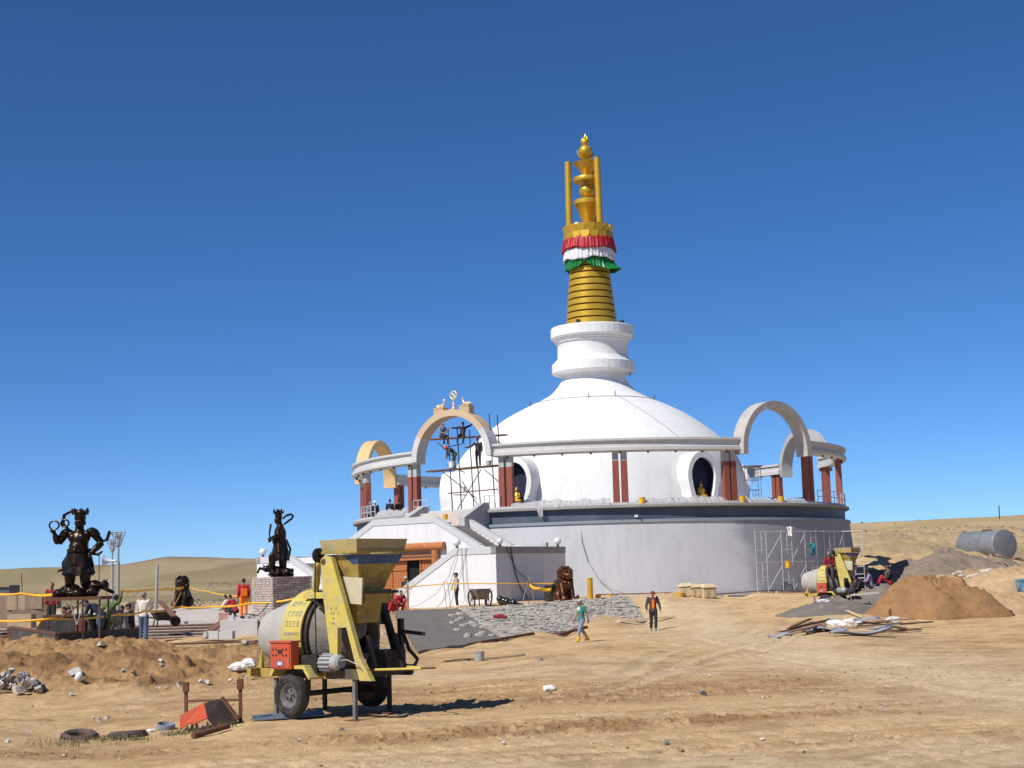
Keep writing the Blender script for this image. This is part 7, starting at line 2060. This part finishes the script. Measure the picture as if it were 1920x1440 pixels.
# ------------------------------------------------------------------ foreground junk
for px, py, lb, s, tilt in ((146, 1385, 'old perished tyre half buried in the sand, farther from the frame', .95, 8), (237, 1383, 'old brown tyre lying flat by the grass tufts, nearer the frame', 1.0, -4)):
    g = gp(px, py)
    o = MB().lathe([(.19, -.10), (.22, -.13), (.28, -.14), (.31, -.11), (.325, -.05), (.325, .05), (.31, .11), (.28, .14), (.22, .13), (.19, .10)], 40, closed=True).build('tyre', RUBBERB, None, loc=g + Vector((0, .1, -.04)), rot=(R(tilt), R(tilt * .6), 0), ang=35)
    o.scale = (s, s, s)
    tag(o, lb, 'tyre', 'old tyres in the sand')
    tr = [MB().box((0, 0, 0), (.02, .05, .10)).mesh('tread_block', False)]
    tr[0].materials.append(RUBBERB)
    for k in range(28):
        a = 2 * math.pi * k / 28
        share('tread_block', tr[0], o, (.325 * math.cos(a), .325 * math.sin(a), .05 * (-1) ** k), (0, 0, a))
g0, g1 = gp(345, 1356), gp(451, 1354)
t = thing('steel_trestle', 'low rusty steel frame of two posts and a crossbar standing in the sand', 'trestle', (0, 0, 0))
g0 = gp(349, 1352)
for g, nm in ((g0, 'post'), (g1, 'post')):
    hh = .68 if g is g0 else .72
    MB().box((g.x, g.y, g.z + hh / 2 - .05), (.055, .07, hh)).build('post', RUST, t, smooth=False)
    MB().box((g.x, g.y - .01, g.z + hh - .07), (.10, .11, .17)).build('post_head', RUST, t, smooth=False)
MB().tube([(g0.x, g0.y, g0.z + .36), (g1.x, g1.y, g1.z + .38)], .022, 7).build('crossbar', RUST, t)
g = gp(388, 1368)
t = thing('tipped_tub', 'tipped red orange steel tub with a torn rusty rim by the steel trestle', 'tub', g + Vector((0, .1, .0)), R(8))
A_, B_, C_, D_, E_, F_, G_ = (-.47, -.05, .25), (-.08, .15, .42), (.0, -.22, .20), (-.46, -.24, .02), (.22, .30, .48), (.50, .05, .12), (.16, -.30, .0)
rd = MB()
rd.add([A_, B_, C_, (-.10, -.24, .16), (-.22, -.26, .10), (-.30, -.25, .13), D_], [(0, 1, 2, 3, 4, 5, 6)])
o = rd.build('red_side', REDM, t, smooth=False); s_ = o.modifiers.new('sheet_thickness', 'SOLIDIFY'); s_.thickness = .02
rd = MB()
rd.add([B_, E_, F_, G_, C_, A_, (-.3, .35, .3), (.2, .5, .35)], [(0, 1, 2, 3, 4), (0, 5, 6, 7, 1), (1, 7, 2)])
o = rd.build('dark_side', mat('brown_black_steel', (.035, .024, .020), .7, var=.3, dirt=(.12, .08, .05), dscale=4), t, smooth=False); s_ = o.modifiers.new('sheet_thickness', 'SOLIDIFY'); s_.thickness = .02
b = MB()
rr = random.Random(2)
for k in range(6):
    x = -.40 + .09 * k
    b.add([(x, -.24 + rr.uniform(-.03, .03), .0), (x + .10, -.25, .0), (x + .05 + rr.uniform(-.03, .03), -.23, .08 + rr.uniform(0, .10))], [(0, 1, 2)])
o = b.build('torn_rim', mat('brown_black_steel', (.035, .024, .020), .7), t, smooth=False); s_ = o.modifiers.new('sheet_thickness', 'SOLIDIFY'); s_.thickness = .015
MB().bar((.22, .30, .49), (.51, .05, .13), .06, .05).build('side_rib', RUST, t, smooth=False)
p, q = gp(362, 1386), gp(428, 1370)
tag(MB().tube([p + Vector((0, 0, .05)), q + Vector((0, 0, .08))], .05, 10).build('pipe', RUST, None), 'short rusty pipe lying in front of the tipped red tub', 'pipe')
g = gp(311, 1369)
tag(MB().lathe([(0, 0), (.14, 0), (.16, .10), (.15, .12), (.12, .03), (0, .03)], 18).build('basin', mat('faded_blue_plastic', (.16, .21, .27), .6, var=.15, dirt=(.3, .24, .17), dscale=6), None, loc=g + Vector((0, 0, -.01)), rot=(R(8), R(6), 0)), 'faded blue basin sunk in the sand between the tyre and the tub', 'basin')
g = gp(283, 1373); sack('scrap of white film by the blue basin', g, .18, BAGW, 41, 'litter')
# rubble pile at the photo edge
bm_ = []
for q in range(8):
    b = MB()
    rr = random.Random(q + 50)
    vs = [(sx * rr.uniform(.6, 1), sy * rr.uniform(.6, 1), sz * rr.uniform(.5, 1)) for sx in (-.5, .5) for sy in (-.5, .5) for sz in (-.5, .5)]
    b.add(vs, [(0, 1, 3, 2), (4, 6, 7, 5), (0, 4, 5, 1), (2, 3, 7, 6), (0, 2, 6, 4), (1, 5, 7, 3)])
    me = b.mesh('rubble_stone', False)
    me.materials.append((STONEW, STONEW, STONED, STONE)[q % 4])
    bm_.append(me)
g = gp(14, 1303)
rr = random.Random(17)
for k in range(64):
    a, r_ = rr.random() * 6.28, rr.random() ** .6 * .75
    s_ = rr.uniform(.09, .22)
    o = share('rubble_stone', bm_[rr.randrange(8)], None, (g.x + r_ * math.cos(a) - .1, g.y + .5 + r_ * .8 * math.sin(a), g.z + .03 + max(0, .52 * (1 - (r_ / .8) ** 1.2)) * rr.uniform(.75, 1.05)), (rr.random() * 3, rr.random() * 3, rr.random() * 3), (s_, s_ * .85, s_ * .7))
    tag(o, ('white' if o.data.materials[0] == STONEW else 'dark' if o.data.materials[0] == STONED else 'tan') + (' big' if s_ > .17 else ' small' if s_ < .13 else '') + ' broken stone ' + ('on the top' if r_ < .25 else 'halfway down the side' if r_ < .5 else 'at the foot') + (' facing the camera' if math.sin(a) < 0 else ' facing the sand bank') + ' of the rubble pile', 'stone', 'stones of the rubble pile')
g = gp(148, 1277); tag(MB().ball((0, 0, 0), (.10, .09, .15), 12, 8).build('white_cap', WHITEP, None, loc=g + Vector((0, 0, .06)), rot=(R(30), R(25), 0)), 'small white plastic cap stuck in the sand bank slope', 'cap')
g = gp(140, 1268); tag(MB().box((0, 0, 0), (.28, .2, .03)).build('tile', GREYC, None, smooth=False, loc=g + Vector((0, 0, .08)), rot=(R(35), R(-20), R(30))), 'grey broken tile leaning on the sand bank slope', 'tile')
# loose stones lying about, then grit
spots = [(190, 1213, .22, 3), (300, 1243, .16, 0), (232, 1262, .15, 3), (250, 1270, .12, 2), (303, 1249, .12, 3), (378, 1281, .16, 0), (388, 1283, .18, 0), (433, 1279, .12, 0), (293, 1292, .07, 0), (300, 1292, .07, 0), (312, 1291, .09, 0), (335, 1289, .12, 0), (462, 1274, .10, 0), (135, 1306, .13, 0), (187, 1354, .12, 0), (200, 1348, .10, 0), (174, 1348, .08, 0), (296, 1361, .07, 0), (15, 1392, .10, 0), (50, 1374, .07, 0),
         (870, 1246, .14, 0), (990, 1232, .16, 0), (980, 1227, .10, 3), (1015, 1238, .13, 2), (1000, 1220, .10, 3), (1330, 1270, .10, 0), (1320, 1304, .16, 2), (1700, 1250, .08, 0), (1780, 1230, .08, 0), (1540, 1300, .07, 0), (1430, 1390, .07, 0), (1250, 1397, .09, 2), (945, 1398, .07, 0), (1507, 1412, .05, 2), (1432, 1309, .06, 0), (1650, 1330, .06, 0), (460, 1210, .22, 3), (120, 1420, .06, 0), (640, 1370, .09, 2), (500, 1205, .18, 3), (560, 1390, .07, 0), (790, 1222, .16, 3), (720, 1190, .2, 3), (760, 1215, .14, 3)]
rr = random.Random(77)
for i, (px, py, s_, mi) in enumerate(spots):
    g = gp(px, py)
    o = share('loose_stone', bm_[mi if rr.random() < .5 else mi + 4 if mi + 4 < 8 else mi], None, g + Vector((0, 0, s_ * .2)), (rr.random(), rr.random(), rr.random() * 3), (s_, s_ * .8, s_ * .6))
    lm = [(388, 1345, 'the tipped red tub'), (237, 1372, 'the old tyres'), (147, 1275, 'the white cap'), (20, 1285, 'the rubble pile'), (898, 1232, 'the metal pail'), (452, 1250, 'the white sack on the bank'), (590, 1350, 'the near mixer wheel'), (1030, 1296, 'the small white bag'), (1117, 1206, 'the walker in boots'), (1600, 1190, 'the scrap pile'), (270, 1200, 'the man in jeans'), (520, 1180, 'the brick plinth'), (1400, 1390, 'the bare ruts in front'), (760, 1200, 'the bare mortar slope')]
    d_, nm_ = min(((px - a) ** 2 + (py - b) ** 2, c) for a, b, c in lm)
    tag(o, ('large' if s_ > .15 else 'middling' if s_ > .1 else 'small') + (' white' if o.data.materials[0] == STONEW else ' dark' if o.data.materials[0] == STONED else ' tan') + ' loose stone ' + ('lying close to ' if d_ < 60 ** 2 else 'on the sand some way from ') + nm_, 'stone', 'loose stones on the sand')
def scatter(name, mt, n, xr, yr, smin, smax, seed, dens=None):
    r_ = np.random.RandomState(seed)
    Y = np.exp(r_.uniform(math.log(yr[0]), math.log(yr[1]), n))
    X = r_.uniform(xr[0], xr[1], n) * Y
    keep = np.ones(n, bool)
    if dens is not None: keep = r_.rand(n) < dens(X, Y)
    X, Y = X[keep], Y[keep]
    Z = base_z(X, Y) + detail_z(X, Y)
    n = len(X)
    S_ = smin + (smax - smin) * r_.rand(n) ** 3
    oct_ = np.array([(1, 0, 0), (0, 1, 0), (-1, 0, 0), (0, -1, 0), (0, 0, .7), (0, 0, -.7)], float)
    V = oct_[None] * (S_[:, None, None]) * r_.uniform(.6, 1.3, (n, 6, 1))
    a = r_.rand(n) * 6.28
    ca, sa = np.cos(a)[:, None], np.sin(a)[:, None]
    V2 = np.stack([V[..., 0] * ca - V[..., 1] * sa, V[..., 0] * sa + V[..., 1] * ca, V[..., 2]], -1)
    V2 += np.stack([X, Y, Z + S_ * .2], -1)[:, None]
    tri = np.array([(0, 1, 4), (1, 2, 4), (2, 3, 4), (3, 0, 4), (1, 0, 5), (2, 1, 5), (3, 2, 5), (0, 3, 5)])
    Fc = (tri[None] + (np.arange(n) * 6)[:, None, None]).reshape(-1, 3).astype(np.int32)
    me = bpy.data.meshes.new(name)
    me.vertices.add(n * 6); me.vertices.foreach_set('co', V2.astype(np.float32).ravel())
    me.loops.add(Fc.size); me.loops.foreach_set('vertex_index', Fc.ravel())
    me.polygons.add(len(Fc)); me.polygons.foreach_set('loop_start', (np.arange(len(Fc)) * 3).astype(np.int32))
    me.update(calc_edges=True)
    me.materials.append(mt)
    o = bpy.data.objects.new(name, me); COL.objects.link(o); o['kind'] = 'stuff'
    return o
scatter('pale_grit', mat('pale_grit_stone', (.55, .46, .36), .9, var=.3, scale=2), 3000, (-.37, .37), (17, 60), .006, .028, 1)
scatter('brown_clods', mat('brown_clod_soil', (.30, .19, .10), .95, var=.3, scale=3), 9000, (-.37, .37), (17, 60), .010, .05, 2, lambda X, Y: np.clip(masks(X, Y)[1] * 1.2 + masks(X, Y)[0] * .9 + .02, 0, 1))
scatter('hill_scrub', mat('dry_scrub', (.18, .145, .075), .95, var=.4, scale=.3), 12000, (-.37, .4), (120, 420), .05, .26, 3, lambda X, Y: np.where((X / Y < -.12) | (X / Y > .16), np.clip(2.2 * fbm(X * .05, Y * .03, 3, 105) + .25, 0, 1), 0))
# grass tufts by the tyres
r_ = np.random.RandomState(5)
b = MB()
for (px, py, n, sp_) in ((150, 1392, 160, .5), (205, 1388, 90, .35), (255, 1388, 140, .45), (350, 1376, 120, .35), (110, 1398, 120, .7), (420, 1366, 60, .3), (330, 1380, 60, .3)):
    g = gp(px, py)
    for k in range(n):
        x, y = g.x + r_.normal(0, sp_ * .5), g.y + r_.normal(0, sp_ * .35)
        z_ = g.z - .01
        h = r_.uniform(.04, .14)
        a = r_.rand() * 6.28
        w = .008
        b.add([(x - w * math.cos(a), y - w * math.sin(a), z_), (x + w * math.cos(a), y + w * math.sin(a), z_), (x + r_.normal(0, .03), y + r_.normal(0, .03), z_ + h)], [(0, 1, 2)])
o = b.build('grass_tufts', mat('dry_green_grass', (.15, .145, .06), .8, var=.35, scale=6), None, smooth=False); o['kind'] = 'stuff'
